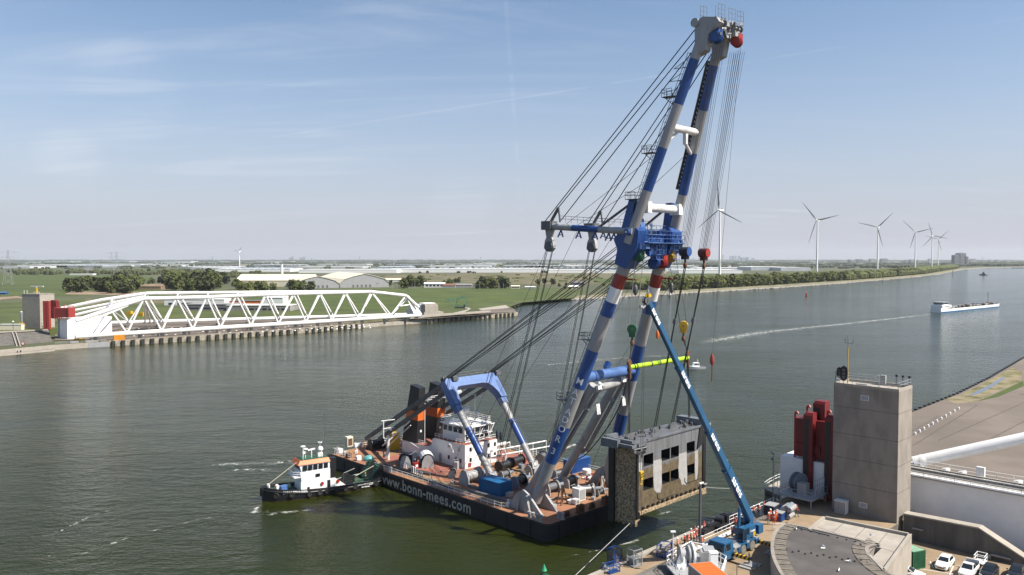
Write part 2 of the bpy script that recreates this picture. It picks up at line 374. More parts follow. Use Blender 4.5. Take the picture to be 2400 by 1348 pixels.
q = MB(); rr = random.Random(3)
for i in range(n - 5):
    for k in range(46):
        p = PR[i].lerp(PR[i + 1], rr.random()) + (PR1[i] - PR[i]) * rr.uniform(-.05, .8); s_ = rr.uniform(.4, 1.2) * (1 + i * .12)
        q.ball((p.x, p.y, .25 + rr.random() * .5), s_, 5, None, (1, .8, .6))
struct('shore_rocks', q, 'rocks', kind='stuff')
_lz = [LZ]
def sheet(name, pts, m_, z=None, kind='structure'):
    _lz[0] += .03; zz_ = z or _lz[0]
    q = MB(); q.prism([tuple(W(a, b, zz_)[:2]) for a, b in pts], zz_ - .02, zz_); return struct(name, q, m_, kind=kind)
sheet('grass_field', [(-420, 641), (150, 642), (360, 649), (360, 688), (200, 693), (-420, 722)], 'field')
sheet('grass_field', [(-420, 716), (120, 706), (360, 689), (880, 676), (1290, 674), (1380, 682), (1340, 699), (1225, 709), (1192, 720), (1000, 742), (180, 762), (100, 772), (-500, 795)], 'grass')
sheet('wild_land', [(840, 650), (1000, 641), (1640, 636), (1630, 658), (1330, 668), (1000, 662)], 'wildland')
sheet('dike_slope', [(560, 690), (880, 676), (1285, 677), (1300, 693), (1215, 705), (1120, 712), (1000, 726), (560, 728)], 'grass_bright')
sheet('grass_field', [(1380, 655), (1700, 634), (1690, 652), (1420, 668)], 'field')
sheet('grass_field', [(200, 700), (600, 690), (560, 705), (200, 716)], 'wildland')
sheet('dirt_track', [(-60, 700), (40, 694), (70, 700), (75, 703), (40, 699), (-40, 706)], 'dirt')
sheet('dirt_yard', [(170, 682), (345, 684), (330, 692), (150, 690)], 'dirt')
sheet('footpath', [(1026, 742), (1090, 727), (1098, 724), (1085, 721), (1098, 721), (1104, 724), (1090, 731), (1040, 745)], 'concrete_light')
sheet('quay_apron', [(128, 797), (256, 798.6), (480, 784.6), (615, 776), (711, 769.3), (788, 762.8), (900, 753.8), (1052, 742.6), (1157, 735.6), (1210, 731.4), (1203, 725), (1160, 722), (1128, 727), (1090, 742), (1015, 744), (700, 746), (330, 748), (190, 764), (128, 780)], 'apron')
sheet('sand_bank', [(690, 769.5), (850, 752), (935, 743.5), (1000, 743.5), (960, 748.2), (850, 756.2), (760, 764)], 'algae')
sheet('quay_apron', [(1120, 724), (1185, 715), (1195, 722), (1128, 727)], 'concrete_light')
# raised plateau with paved slope at the far tower
q = MB(); a = [W(*p) for p in ((-900, 935), (0, 833), (127, 821))]; c7 = [W(*p, 7) for p in ((-900, 850), (0, 777.5), (114, 772))]
vs = [(p.x, p.y, .6) for p in a] + [tuple(p) for p in c7]
q.add(vs, [(0, 1, 4, 3), (1, 2, 5, 4)], 0)
vs = [(p.x, p.y, -1) for p in a] + [(p.x, p.y, .6) for p in a]; q.add(vs, [(0, 1, 4, 3), (1, 2, 5, 4)], 1)
bk = [W(*p, 7) for p in ((150, 765), (128, 744), (0, 748), (-900, 762))]
q.prism([tuple(p[:2]) for p in c7 + bk], 2, 7, 2, 2)
q.add([tuple(c7[2]), (a[2].x, a[2].y, .6), (a[2].x, a[2].y, -1), (c7[2].x, c7[2].y, -1)], [(0, 1, 2, 3), (3, 2, 1, 0)], 1)
struct('paved_slope', q, ['concrete_dark', 'piles', 'grass'])
q = MB()
for x0 in (28, 36):
    q.bar(W(x0, 777, 7) + Vec((0, 0, .1)), W(x0 + 16, 826, 1) + Vec((0, 0, .2)), .5, .5)
q.bar(W(-900, 851, 7.2), W(0, 778.5, 7.2), 1.6, .7); q.bar(W(0, 778.5, 7.2), W(112, 773, 7.2), 1.6, .7); q.bar(W(-100, 845, .8), W(0, 833, .8), 1.2, .8); q.bar(W(0, 833, .8), W(127, 821, .8), 1.2, .8)
struct('slope_kerbs', q, 'concrete_light')
# ---- far quay wall of sheet piles
q = MB()
wl = [(255, 812), (480, 797), (615, 787.5), (711, 780.5), (788, 773.5), (860, 766.5)]
wl2 = [(1000, 756.3), (1052, 752), (1157, 744.5), (1212, 740)]
cnt = 0
for line, gap in ((wl, 5.2), (wl2, 5.2)):
    for a, b_ in zip(line[:-1], line[1:]):
        a, b_ = W(*a), W(*b_); L = (b_ - a).length; d = (b_ - a) / L; nn = Vec((d.y, -d.x, 0)); k = int(L / gap)
        q.plate([a + nn * .4 + Vec((0, 0, -1)), b_ + nn * .4 + Vec((0, 0, -1)), b_ + nn * .4 + Vec((0, 0, LZ + .4)), a + nn * .4 + Vec((0, 0, LZ + .4))], nn * .5, 0)
        for i in range(k):
            p = a + d * (i * gap + 1); hgt = LZ + .2
            q.hexa([p + nn * .9 + Vec((0, 0, -1)), p + nn * 2.0 + Vec((0, 0, -1)), p + nn * 2.0 + d * 1.9 + Vec((0, 0, -1)), p + nn * .9 + d * 1.9 + Vec((0, 0, -1))] + [p + nn * .9 + Vec((0, 0, hgt)), p + nn * 2.0 + Vec((0, 0, hgt)), p + nn * 2.0 + d * 1.9 + Vec((0, 0, hgt)), p + nn * .9 + d * 1.9 + Vec((0, 0, hgt))], 1)
solo('quay_wall', 'long sheet pile quay wall with dark vertical piles along the far bank', 'quay wall', q, ['piles', 'wet'], fr='W')
# ---- near quay (site frame): lower walkway z=5, upper deck z=7, parking z=4.5
UPZ, LWZ, PKZ = 7.0, 5.0, 4.5
q = MB()
q.box(-90, 26.0, -29.4, -23.2, -3, LWZ, 0, 0)
q.box(-90, 26.0, -23.2, -22.4, -3, LWZ + .35, 1, 1)
struct('quay_walkway', q, ['paving', 'concrete_light'], 'S')
q = MB()
q.prism([(-90, -29.4), (27.0, -29.4), (27.0, -27.2), (37.0, -27.2), (41, -33), (41, -46.2), (18.8, -46.2), (18.8, -41), (3, -41), (-12, -46), (-20, -60), (-90, -60)], -3, UPZ, 1, 0)
struct('quay_deck', q, ['paving', 'concrete_dark'], 'S')
q = MB(); q.box(-90, -5.5, -33.4, -29.5, UPZ + .004, UPZ + .03); q.box(-5.4, 27, -30.4, -29.5, UPZ + .004, UPZ + .03); struct('quay_edge', q, 'concrete_dark', 'S')
q = MB(); q.prism([(-30, -40.9), (44, -46.4), (44, -120), (-30, -120)], -1, PKZ, 0, 0); struct('parking_ground', q, 'paving', 'S')
q = MB()
for a, b_ in (((2132, 1330), (2246, 1347)), ((2180, 1316), (2188, 1332)), ((2236, 1322), (2226, 1347)), ((2150, 1306), (2172, 1309))):
    q.bar(S(*a, PKZ + .012), S(*b_, PKZ + .012), .14, .012)
struct('parking_lines', q, 'paintline', 'S')
# sector dock floor and its waterside edge
ZA = 1.2
e = [S(*p, 1) for p in ((2060, 1001), (2139, 967), (2248, 924), (2322, 887), (2400, 841), (2480, 800))]
q = MB(); q.prism([(p.x, p.y) for p in e] + [(420, -200), (40, -200), (43.4, -46), (43, -20)], -2, ZA, 0, 0); struct('dock_floor', q, 'apron', 'S')
q = MB(); q.prism([tuple(S(*p, ZA)[:2]) for p in ((2215, 936), (2252, 926), (2322, 890), (2372, 862), (2396, 872), (2392, 895), (2330, 922), (2290, 940), (2240, 947))], ZA, ZA + .02); struct('algae_patch', q, 'algae', 'S', kind='stuff')
q = MB(); q.prism([tuple(S(*p, ZA)[:2]) for p in ((2268, 929), (2300, 921), (2330, 904), (2358, 886), (2350, 884), (2318, 903), (2285, 919))], ZA + .02, ZA + .03); struct('rain_puddle', q, 'puddle', 'S')
q = MB(); q.prism([tuple(S(*p, ZA)[:2]) for p in ((2290, 941), (2330, 925), (2398, 893), (2400, 905), (2340, 930))], ZA + .02, ZA + .035); struct('grass_strip', q, 'grass_bright', 'S', kind='stuff')
q = MB()
for a, b_ in zip(e[:-1], e[1:]):
    L = (b_ - a).length; k = int(L / 4.2)
    for i in range(k):
        p = a.lerp(b_, i / k); d = (b_ - a).normalized(); nn = Vec((-d.y, d.x, 0)); p.z = 0
        if nn.x > 0: nn = -nn
        z0 = Vec((0, 0, -1)); z1 = Vec((0, 0, 1.5))
        q.hexa([p + z0, p + nn * 1.1 + z0, p + nn * 1.1 + d * 2 + z0, p + d * 2 + z0, p + z1, p + nn * 1.1 + z1, p + nn * 1.1 + d * 2 + z1, p + d * 2 + z1])
solo('quay_wall', 'dark toothed sheet pile edge of the dock floor behind the concrete tower', 'quay wall', q, ['wet'])
q = MB()
for a, b_ in (((2139, 1045), (2290, 950)), ((2139, 1010), (2200, 975)), ((2200, 1032), (2420, 935)), ((2300, 1040), (2500, 935))): q.bar(S(*a, ZA + .02), S(*b_, ZA + .02), .35, .02)
q.bar(S(2390, 924, ZA + .03), S(2420, 928, ZA + .03), .8, .03)
struct('dock_floor_joints', q, 'apron_line', 'S')
b0 = None
for i in range(11):
    p = S(2145 + i * 10.2, 1019 - i * 5.95, ZA)
    if b0 is None:
        q = MB(); q.tube([(0, 0, 0), (0, 0, .5)], .3, 8); q.ball((0, 0, .5), .3, 8)
        b0 = solo('bollard', 'small white bollard in the long row across the brown dock floor', 'bollard', q, 'white2', p, group='white bollards on the dock floor')
    else: dup(b0, p)
# ---- foam on the water
fm = bpy.data.materials.new('foam'); fm.use_nodes = True; t = fm.node_tree; b = t.nodes['Principled BSDF']; MATS['foam'] = fm
b.inputs['Base Color'].default_value = (.62, .64, .6, 1); b.inputs['Roughness'].default_value = .8
x = N(t, 'ShaderNodeTexCoord'); n1 = N(t, 'ShaderNodeTexNoise'); LK(t, x.outputs['Object'], n1.inputs[0]); n1.inputs['Scale'].default_value = .45; n1.inputs['Detail'].default_value = 8; n1.inputs['Roughness'].default_value = .7; n1.inputs['Distortion'].default_value = 1.2
at = N(t, 'ShaderNodeAttribute', attribute_name='fade')
LK(t, M(t, 'MULTIPLY', mr(t, M(t, 'ADD', n1.outputs[0], M(t, 'MULTIPLY', at.outputs['Fac'], .34)), .66, .92), .85), b.inputs['Alpha'])
def foam(name, pts, wd, st=1.0, fr='W', kind='stuff'):
    # ribbon with soft edges along pts (px), widths wd in metres
    P = [W(*p, .03) for p in pts]; q = MB(); fd = []; n = len(P); cols = (-1, -.45, 0, .45, 1)
    for i, p in enumerate(P):
        tg = (P[min(i + 1, n - 1)] - P[max(i - 1, 0)]).normalized(); nn = Vec((-tg.y, tg.x, 0)); ww = wd[i] if isinstance(wd, (list, tuple)) else wd
        for c_ in cols: q.v.append(p + nn * ww * c_); fd.append((1 - abs(c_)) * st * (.0 if i in (0, n - 1) else 1))
    k = len(cols)
    q.f = [(i * k + j, i * k + j + 1, (i + 1) * k + j + 1, (i + 1) * k + j) for i in range(n - 1) for j in range(k - 1)]; q.m = [0] * len(q.f)
    o = struct(name, q, 'foam', fr, kind); at_ = o.data.attributes.new('fade', 'FLOAT', 'POINT'); at_.data.foreach_set('value', fd)
    return o
foam('ship_wake', [(1600, 812), (1680, 797), (1780, 780), (1900, 767), (2000, 757), (2100, 746), (2170, 738), (2220, 732)], [16, 18, 17, 15, 12, 9, 7, 4], .72)
foam('ship_wake', [(1180, 845), (1290, 855), (1420, 842), (1560, 833), (1640, 822)], [5, 7, 8, 7, 4], .6)
foam('wave_foam', [(600, 1195), (640, 1203), (720, 1196), (760, 1186)], [1.2, 2.4, 2.2, .6], .7)
foam('wave_foam', [(612, 1182), (602, 1190), (596, 1200), (590, 1212)], [.4, 1.2, 1.5, .6], .9)
foam('wave_foam', [(430, 1100), (520, 1088), (600, 1085), (690, 1083), (730, 1088)], [2, 4, 5, 4, 1.5], .62)
foam('wave_foam', [(30, 1262), (120, 1256), (210, 1210), (260, 1196), (340, 1185)], [.5, 1.6, 1.4, 1.4, .5], .55)
foam('wave_foam', [(700, 1112), (620, 1100), (540, 1103), (470, 1120)], [1, 3, 3, 1], .55)
foam('wave_foam', [(1520, 1203), (1545, 1206), (1570, 1198), (1600, 1190)], [.3, .9, .9, .3], .75)
foam('wave_foam', [(1300, 1310), (1400, 1290), (1480, 1270), (1560, 1240)], [.4, .7, .9, .4], .8)
foam('wave_foam', [(20, 1310), (200, 1296), (330, 1250), (480, 1215), (600, 1205)], [.6, .9, .9, .9, .4], .55)
# ---- air
hz = bpy.data.materials.new('haze'); hz.use_nodes = True; t = hz.node_tree; t.nodes.clear()
pv = N(t, 'ShaderNodeVolumePrincipled'); pv.inputs['Color'].default_value = (.85, .93, 1, 1); pv.inputs['Density'].default_value = 2.7e-5; pv.inputs['Anisotropy'].default_value = .2
LK(t, pv.outputs[0], N(t, 'ShaderNodeOutputMaterial').inputs[1]); MATS['haze'] = hz
q = MB(); q.box(-17000, 17000, -400, 16000, -3.5, 240); o = struct('haze', q, 'haze', kind='stuff', smooth=False)
# ================================================================ FLOATING CRANE (site frame: x across, y towards stern)
FC = thing('floating_crane', 'huge blue, white and grey twin boom crane on a black barge with rusty deck', 'floating crane', (16.6, 35, 0), ab=True)
def P(name, mb, mats, parent=None, **k): return part(FC, name, mb, mats, parent, **k)
BW, BL, DK = 33.3, 70.6, 3.0
def rrect(x0, x1, y0, y1, r, n=4):
    o = []
    for cx_, cy_, a0 in ((x0 + r, y0 + r, 180), (x1 - r, y0 + r, 270), (x1 - r, y1 - r, 0), (x0 + r, y1 - r, 90)):
        for i in range(n + 1):
            a = R(a0 + 90 * i / n); o.append((cx_ + r * math.cos(a), cy_ + r * math.sin(a)))
    return o
q = MB(); pl = rrect(0, BW, 0, BL, 1.3)
q.prism(pl, -2.5, DK - .004, 0)
pr2 = rrect(-.12, BW + .12, -.12, BL + .12, 1.3)
q.prism(pr2, DK - .55, DK - .2, 0)
for u in range(4, 70, 6): q.box(-.14, 0, u, u + .25, -.2, DK - .5)
for v in range(3, 32, 5): q.box(v, v + .3, -.16, 0, -.2, DK - .5)
hull = P('hull', q, 'hull')
q = MB()
def tl(st, u, size, z=1.35, gap=1.08): q.text(st, size, lambda a, b: (-.165, u - a, z + b), 0, .05, gap)
tl('www.bonn-mees.com', 34.6, 3.15)
P('lettering', q, [mat('letter', (.48, .46, .38), .6, var=.2)], hull)
q = MB(); q.prism(rrect(.12, BW - .12, .12, BL - .12, 1.25), DK - .05, DK + .012, 0); P('deck', q, 'deck')
def wpatch(v0, v1, u0, u1): q.box(v0, v1, u0, u1, DK, DK + .018)
q = MB(); wpatch(2.5, 4.2, 12, 62); wpatch(25, 26.5, 18, 60); wpatch(14, 31, 28.2, 29.2); wpatch(5, 14, 60, 61.2); q.box(24.5, 31.5, 30, 62, DK, DK + .02, 1); q.box(6, 13, 38, 58, DK, DK + .02, 1)
P('deck_strip', q, ['deckwood', 'deckred'])
# railings
def rl(pts, **k):
    q = MB(); q.rail([(a, b, DK) for a, b in pts], h=1.1, gap=1.9, r=.045, **k); P('railing', q, 'white')
rl([(.5, 12), (.5, 31)]); rl([(.5, 33.5), (.5, 46)]); rl([(.5, 48), (.5, 55)]); rl([(.5, 62), (.5, 69)]); rl([(32.8, 14), (32.8, 69.5)]); rl([(8, 70), (31, 70)]); rl([(32.8, 3), (32.8, 6)])
# fairleads and bollards on the deck edge
for v, u in ((.6, 2.6), (.7, 4.6), (.7, 32.2), (.7, 47.2), (1.2, 69.6), (2.2, 69.9), (4.2, .7)):
    q = MB()
    for d in (-.45, .45): q.lathe([(.28, 0), (.28, 1.0), (.36, 1.02), (.36, 1.15)], (v, u + d, DK), n=10)
    q.box(v - .3, v + .3, u - .8, u + .8, DK, DK + .1); P('mooring_bollard', q, 'lgrey')
for v in (9.2, 16.4):
    q = MB()
    for d in (-.7, .25): q.box(v + d, v + d + .5, .12, .9, DK, DK + 1.5)
    q.box(v - .8, v + .8, .12, 1.0, DK, DK + .2); P('fairlead', q, 'rust')
for v in (5.6, 12.6):
    q = MB(); q.plate([(v - .9, .4, DK), (v + .9, .4, DK), (v + .55, .4, DK + 1), (v, .4, DK + 1.2), (v - .55, .4, DK + 1)], (0, .3, 0)); q.lathe([(.33, -.05), (.33, .05)], (v, .37, DK + .6), (0, 1, 0), 10, 1); P('fairlead', q, ['rust', 'black'])
# ------------------------------------------------ boom
def LEG(s, w): return Vec((16 + s * (10.36 - 6.46 * (w - 4) / 54), 8.31 - 20.18 * (w - 4) / 54, w))
def JIB(s, w): return Vec((16 + s * (6.4 - 4.0 * (w - 50) / 36), -9 - 12.9 * (w - 50) / 36, w))
def banded(fn, bands, r, n=20):
    q = MB()
    for i, (w0, w1, k) in enumerate(bands):
        r0, r1 = (r(w0), r(w1)) if callable(r) else (r, r)
        st = max(1, int((w1 - w0) / 3)); ws = [w0 + (w1 - w0) * j / st for j in range(st + 1)]
        rs = [r(w_) if callable(r) else r for w_ in ws]
        q.tube([fn(w_) for w_ in ws], rs, n, k)
    return q
LB = [(4.2, 11.9, 0), (11.9, 18.8, 1), (18.8, 25.9, 0), (25.9, 32.8, 1), (32.8, 38.9, 0), (38.9, 41.4, 1), (41.4, 43.9, 2), (43.9, 46.2, 3), (46.2, 50.5, 0)]
JB = [(51.5, 60.3, 0), (60.3, 67.3, 1), (67.3, 74.2, 0), (74.2, 81.2, 1), (81.2, 85.2, 0)]
rL = lambda w_: 1.0 + .12 * max(0, min(1, (w_ - 4) / 10)) - .02 * max(0, (w_ - 30) / 20)
legs = {}
for s in (-1, 1):
    q = banded(lambda w_: LEG(s, w_), LB, rL); g = P('boom_leg', q, ['lgrey', 'blue', 'white2', 'red'], label='lower boom leg lettered MATADOR 3' if s < 0 else None); legs[s] = g
    q = MB(); q.add([LEG(s, 3.6) + Vec((-1.2, 0, 0))], [], 0)
    c = LEG(s, 4.0); q.tube([c + Vec((-1.5, 0, .2)), c + Vec((1.5, 0, .2))], .75, 14); P('foot_pin', q, 'lgrey', g)
    q = banded(lambda w_: JIB(s, w_), JB, lambda w_: .86 - .05 * (w_ - 50) / 36, 16); jl = P('jib_leg', q, ['lgrey', 'blue']); legs[s * 2] = jl
# boom lettering on the left leg, stacked letters facing the viewer
q = MB()
dirL = (LEG(-1, 40) - LEG(-1, 4)).normalized()
camS = SI @ O
for ch, w_ in zip('MATADOR3', (27.2, 25.2, 23.6, 21.6, 20.1, 18.4, 16.5, 14.2)):
    c = LEG(-1, w_); vw = (camS - c); vw -= dirL * vw.dot(dirL); vw.normalize(); vw = (vw + dirL.cross(vw) * -.22).normalized(); e = dirL.cross(vw).normalized()
    def fn(a, b, c=c, vw=vw, e=e):
        th = a / 1.13; rr_ = rL(c.z) + .02
        return c + dirL * b + (vw * math.cos(th) + e * math.sin(th)) * rr_
    q.text(ch, 1.75, fn, 0, .012, 1, cuts=3)
P('lettering', q, 'white2', legs[-1])
# cross tubes
q = MB(); a, b_ = LEG(-1, 27.7), LEG(1, 27.7); q.tube([a, b_], .98, 18)
q.tube([a.lerp(b_, .18), a.lerp(b_, .2)], 1.06, 18, 1); q.tube([a.lerp(b_, .49), a.lerp(b_, .505)], 1.02, 18); q.tube([a.lerp(b_, .8), a.lerp(b_, .82)], 1.06, 18, 1)
q.bar(a.lerp(b_, .5) + Vec((0, .8, .9)), a.lerp(b_, .5) + Vec((.9, .8, 1.9)), .9, .8, 1)
P('cross_tube', q, ['lblue', 'blue'])
for w_, r_, m_ in ((57.6, .72, 'white'), (70.6, .62, 'white')):
    q = MB(); a, b_ = JIB(-1, w_), JIB(1, w_); q.tube([a, b_], r_, 16)
    if w_ < 60:
        for s in (.1, .93): q.bar(a.lerp(b_, s - .05), a.lerp(b_, s + .05), 2.0, 1.9)
    else:
        mid = a.lerp(b_, .55); q.tube([JIB(-1, 67.8), a.lerp(b_, .38)], .26, 8); q.tube([mid, mid + Vec((0, 0, -2.2)), JIB(1, 66.8)], .3, 8); q.bar(mid + Vec((0, 0, -.4)), mid + Vec((0, 0, -2.4)), .6, .6)
    P('jib_cross_tube', q, m_)
# boom feet: pairs of gusset plates
for s in (-1, 1):
    x0 = 16 + s * 11.2; q = MB()
    for dx in (-2.2, 1.6):
        x_ = x0 + dx * (1 if s < 0 else -1)
        q.plate([(x_, 3.6, DK), (x_, 12.4, DK), (x_, 10.2, DK + 3.0), (x_, 8.6, DK + 3.9), (x_, 7.2, DK + 3.2)], (.45, 0, 0))
        q.plate([(x_ + .2, 6, DK), (x_ + .2, 7.2, DK + 3.2), (x_ + (.2 if dx > 0 else .2), 7.6, DK)], (.9 if dx > 0 else -.9, 0, 0))
        q.plate([(x_ - .6, 9.4, DK), (x_ + 1.2, 9.4, DK), (x_ + .7, 9.2, DK + 2.4), (x_ - .1, 9.2, DK + 2.4)], (0, .3, 0))
    q.bar((x0 + 4.4 * -s, 6.6, DK), (x0 + 1.5 * -s, 8.6, DK + 3.4), .5, .5)
    q.bar((x0 + 4.4 * -s, 6.6, DK + .15), (x0 + 2.0 * -s, 4.6, DK + .15), .6, .3)
    P('boom_foot', q, 'lgrey' if s < 0 else 'grey')
# ------------------------------------------------ main head
for s in (-1, 1):
    q = MB(); c = LEG(s, 50); j = JIB(s, 53.4)
    d = dirL if s < 0 else Vec((-dirL.x, dirL.y, dirL.z)); bk_ = Vec((0, 1, .35)).normalized()
    x_ = c.x + s * .0 - 1.15
    pts = [LEG(s, 47.6) + bk_ * -1.25, LEG(s, 47.6) + bk_ * 1.25, LEG(s, 50.0) + bk_ * 1.6, LEG(s, 51.2) + bk_ * 2.9, LEG(s, 52.5) + bk_ * 2.5, LEG(s, 53.2) + bk_ * 1.9, j + Vec((0, .9, .8)), j + Vec((0, -.6, 1.1)), j + Vec((0, -1.6, .2)), LEG(s, 51.5) + bk_ * -2.2, LEG(s, 49) + bk_ * -1.6]
    q.plate([(c.x - s * 1.3 - .0, p.y, p.z) for p in pts], (s * 2.9, 0, 0), 0)
    q.tube([(j.x - 1.7, j.y, j.z), (j.x + 1.7, j.y, j.z)], .55, 14, 0); q.tube([(j.x - 1.78, j.y, j.z), (j.x + 1.78, j.y, j.z)], .2, 10, 1)
    h_ = P('boom_head', q, ['blue', 'white'])
    q = MB(); t0 = j + Vec((0, 1.0, .6)); t1 = JIB(s, 58.6) + Vec((0, 2.2, .3))
    q.hexa([t0 + Vec((-.6, -1.2, 0)), t0 + Vec((.6, -1.2, 0)), t0 + Vec((.6, .9, 0)), t0 + Vec((-.6, .9, 0)), t1 + Vec((-.5, -.7, 0)), t1 + Vec((.5, -.7, 0)), t1 + Vec((.5, .5, 0)), t1 + Vec((-.5, .5, 0))])
    P('rear_post', q, 'blue')
HD = lambda x, y, u=-10.4: SY(x, y, u)
hx0, hx1 = HD(1497, 560).x, HD(1583, 560).x
q = MB(); q.box(hx0, hx1, -10.4, -7.6, 50.6, 53.0, 0); q.box(hx0 + .4, hx1 - .3, -10.8, -10.4, 51.2, 51.6, 1); q.box(hx0, hx1, -10.7, -7.2, 53.0, 53.2, 1)
for v in (hx0 + .5, hx1 - .6):
    q.plate([(v - .6, -10.5, 50.8), (v - .6, -12.0, 50.6), (v - .6, -10.6, 55.8), (v - .6, -9.8, 55.8), (v - .6, -8.7, 53)], (1.2, 0, 0), 1)
hb = P('head_beam', q, ['blue', 'lblue'])
for xp, n_, yb in ((1500, 4, 590), (1527, 5, 602), (1549, 5, 602), (1572, 4, 590)):
    c_ = HD(xp, yb, -11.2); v, z0 = c_.x, c_.z; q = MB()
    for i in range(n_):
        x_ = v - n_ * .2 + i * .4
        q.plate([(x_, -11.8, 51.6), (x_, -10.4, 51.6), (x_, -10.6, z0 + .6), (x_, -11.2, z0), (x_, -11.8, z0 + .4)], (.13, 0, 0), 0)
    q.tube([(v - .9, -11.2, z0 + .7), (v + .8, -11.2, z0 + .7)], .4, 12, 1); P('sheave_housing', q, ['lblue', 'blue'])
q = MB()
q.rail([(hx0, -12.4, 51.7), (hx1, -12.4, 51.7)], h=2.0, gap=1.1, r=.05, mids=(.33, .66)); q.rail([(hx0, -12.4, 51.7), (hx0, -8, 51.7)], h=2.0, gap=1.1, r=.05)
q.box(hx0, hx1, -12.5, -10.8, 51.55, 51.7); q.rail([(hx0 + 1, -10.6, 53.2), (hx1 - 1, -10.6, 53.2)], h=1.5, gap=1.2, r=.045)
for v in (HD(1519, 580).x, HD(1560, 580).x):
    q.rail([(v, -12.2, 48.8), (v + 1.6, -12.2, 48.8)], h=3.2, gap=.8, r=.045, mids=(.25, .5, .75)); q.box(v, v + 1.6, -12.3, -11.2, 48.7, 48.82)
P('head_walkway', q, 'lblue')
q = MB(); q.rail([(hx0 + 1.4, -7, 53.2), (hx1 - 1, -7, 53.2)], h=1.6, gap=1.4, r=.045); v = (hx0 + hx1) / 2; q.tube([(v, -9, 53.2), (v, -9, 55.0)], .12, 6); q.ball((v, -9, 54.9), .3, 8); P('head_railing', q, 'white')
q = MB(); rr = random.Random(8)
for i in range(26): q.cbox((rr.uniform(hx0, hx1), rr.uniform(-12, -10.6), rr.uniform(49.4, 53.4)), (rr.uniform(.2, .7), rr.uniform(.2, .5), rr.uniform(.15, .9)), 0, i % 2)
for i in range(8): x_ = rr.uniform(hx0, hx1); q.tube([(x_, -11.9, rr.uniform(49, 50)), (x_ + rr.uniform(-.8, .8), -12.2, 51.6)], .07, 5, 1)
P('head_fittings', q, ['lblue', 'blue'])['kind'] = 'stuff'
# small davit hooks on the red bands
for s in (-1, 1):
    q = MB(); p = LEG(s, 45.4) + Vec((.2, -1.2, 0)); q.bar(p, p + Vec((.5, -1.7, -.1)), .5, .3, 0); q.tube([p + Vec((.5, -1.6, 0)), p + Vec((.5, -1.6, -.9))], .06, 5, 1)
    q.lathe([(.1, 0), (.42, .5), (.48, 1.1), (.3, 1.7), (.1, 1.9)], p + Vec((.5, -1.6, -2.8)), n=8, k=1); P('davit', q, ['red', 'dgrey'])
# ------------------------------------------------ rear strut frame with hanging blocks
PV = Vec((9.7, -10.2, 53.4)); strut = {}
for v, ue in ((9.6, 8.5), (22.2, 8.8)):
    q = MB(); a, b_ = Vec((v, -10.4, 53.5)), Vec((v, ue, 54.9))
    for t0, t1, k in ((0, .37, 0), (.37, .7, 1), (.7, 1, 0)): q.tube([a.lerp(b_, t0), a.lerp(b_, t1)], .58, 14, k)
    q.tube([a.lerp(b_, -.02), a.lerp(b_, .05)], .72, 14, 0)
    for t_ in (.2, .26, .42, .62, .85):
        p = a.lerp(b_, t_) + Vec((0, 0, -.5)); q.bar(p, p + Vec((0, .8, -1.3)), .2, .2, 1); q.bar(p, p + Vec((0, -.5, -1.3)), .2, .2, 1); q.bar(p + Vec((0, -.35, -.9)), p + Vec((0, .5, -.9)), .15, .15, 1)
    sa = P('strut_arm', q, ['grey', 'blue'])
    q = MB(); q.box(v - 1.0, v + 1.0, ue - 1.0, ue + 1.3, 54.3, 55.9); q.bar((v, ue - .4, 55.9), (v, ue - 2.2, 58.3), .5, .35); q.bar((v, ue - 2.6, 55.6), (v, ue - 2.2, 58.3), .25, .25)
    P('strut_tip', q, 'dgrey')
    q = MB(); q.rail([(v - .6, -6, 54.6), (v - .6, ue - 3, 55.6)], h=1.15, gap=1.5, r=.04); P('railing', q, 'steel')
    q = MB(); c = (v, ue, 51.2)
    q.plate([(v - .3, ue - .9, 54.4), (v - .3, ue + .9, 54.4), (v - .3, ue + .6, 52.9), (v - .3, ue + 1.0, 52.2), (v - .3, ue + 1.2, 50.9), (v - .3, ue + .6, 50.3), (v - .3, ue - .6, 50.3), (v - .3, ue - 1.2, 50.9), (v - .3, ue - .9, 52.4), (v - .3, ue - .5, 52.9)], (.7, 0, 0), 0)
    q.lathe([(.95, -.5), (1.0, -.25), (1.0, .25), (.95, .5)], (v, ue, 51.2), (1, 0, 0), 16, 1); P('strut_block', q, ['grey', 'dgrey'])
q = MB(); q.bar((9.6, 8.6, 55), (22.2, 8.8, 55), .8, .8); P('strut_beam', q, 'grey')
for s in (-1, 1):
    q = MB(); q.tube([Vec((16 + s * 6.2, -3.2, 54.5)), JIB(s, 58.4) + Vec((0, 2, .2))], .24, 8); P('strut_brace', q, 'dgrey')
# ------------------------------------------------ jib tip
q = MB(); a = JIB(-1, 84.3); b_ = JIB(1, 84.3)
for s in (-1, 1):
    c = JIB(s, 84.6); x_ = c.x - .75
    q.plate([(x_, c.y - 1.0, 82.2), (x_, c.y + .9, 81.6), (x_, c.y + 1.0, 85.8), (x_, c.y + .4, 87.2), (x_, c.y - .4, 87.6), (x_, c.y - 3.0, 87.0), (x_, c.y - 3.5, 86.2), (x_, c.y - 1.5, 84.6)], (1.5, 0, 0), 0)
    q.tube([(c.x - 1.0, c.y + .9, 86.9), (c.x + 1.0, c.y + .9, 86.9)], .72, 14, 1)
q.box(a.x, b_.x, a.y - 2.2, a.y + .3, 85.9, 86.9, 0); q.box(a.x - .4, b_.x + 1.0, a.y - 3.0, a.y - 2.4, 86.3, 86.9, 1); q.box(b_.x - .6, b_.x + 1.2, a.y - 3.4, a.y - 2.0, 85.0, 85.9, 1)
jt = P('jib_head', q, ['lgrey', 'grey'])
q = MB(); rr = random.Random(6)
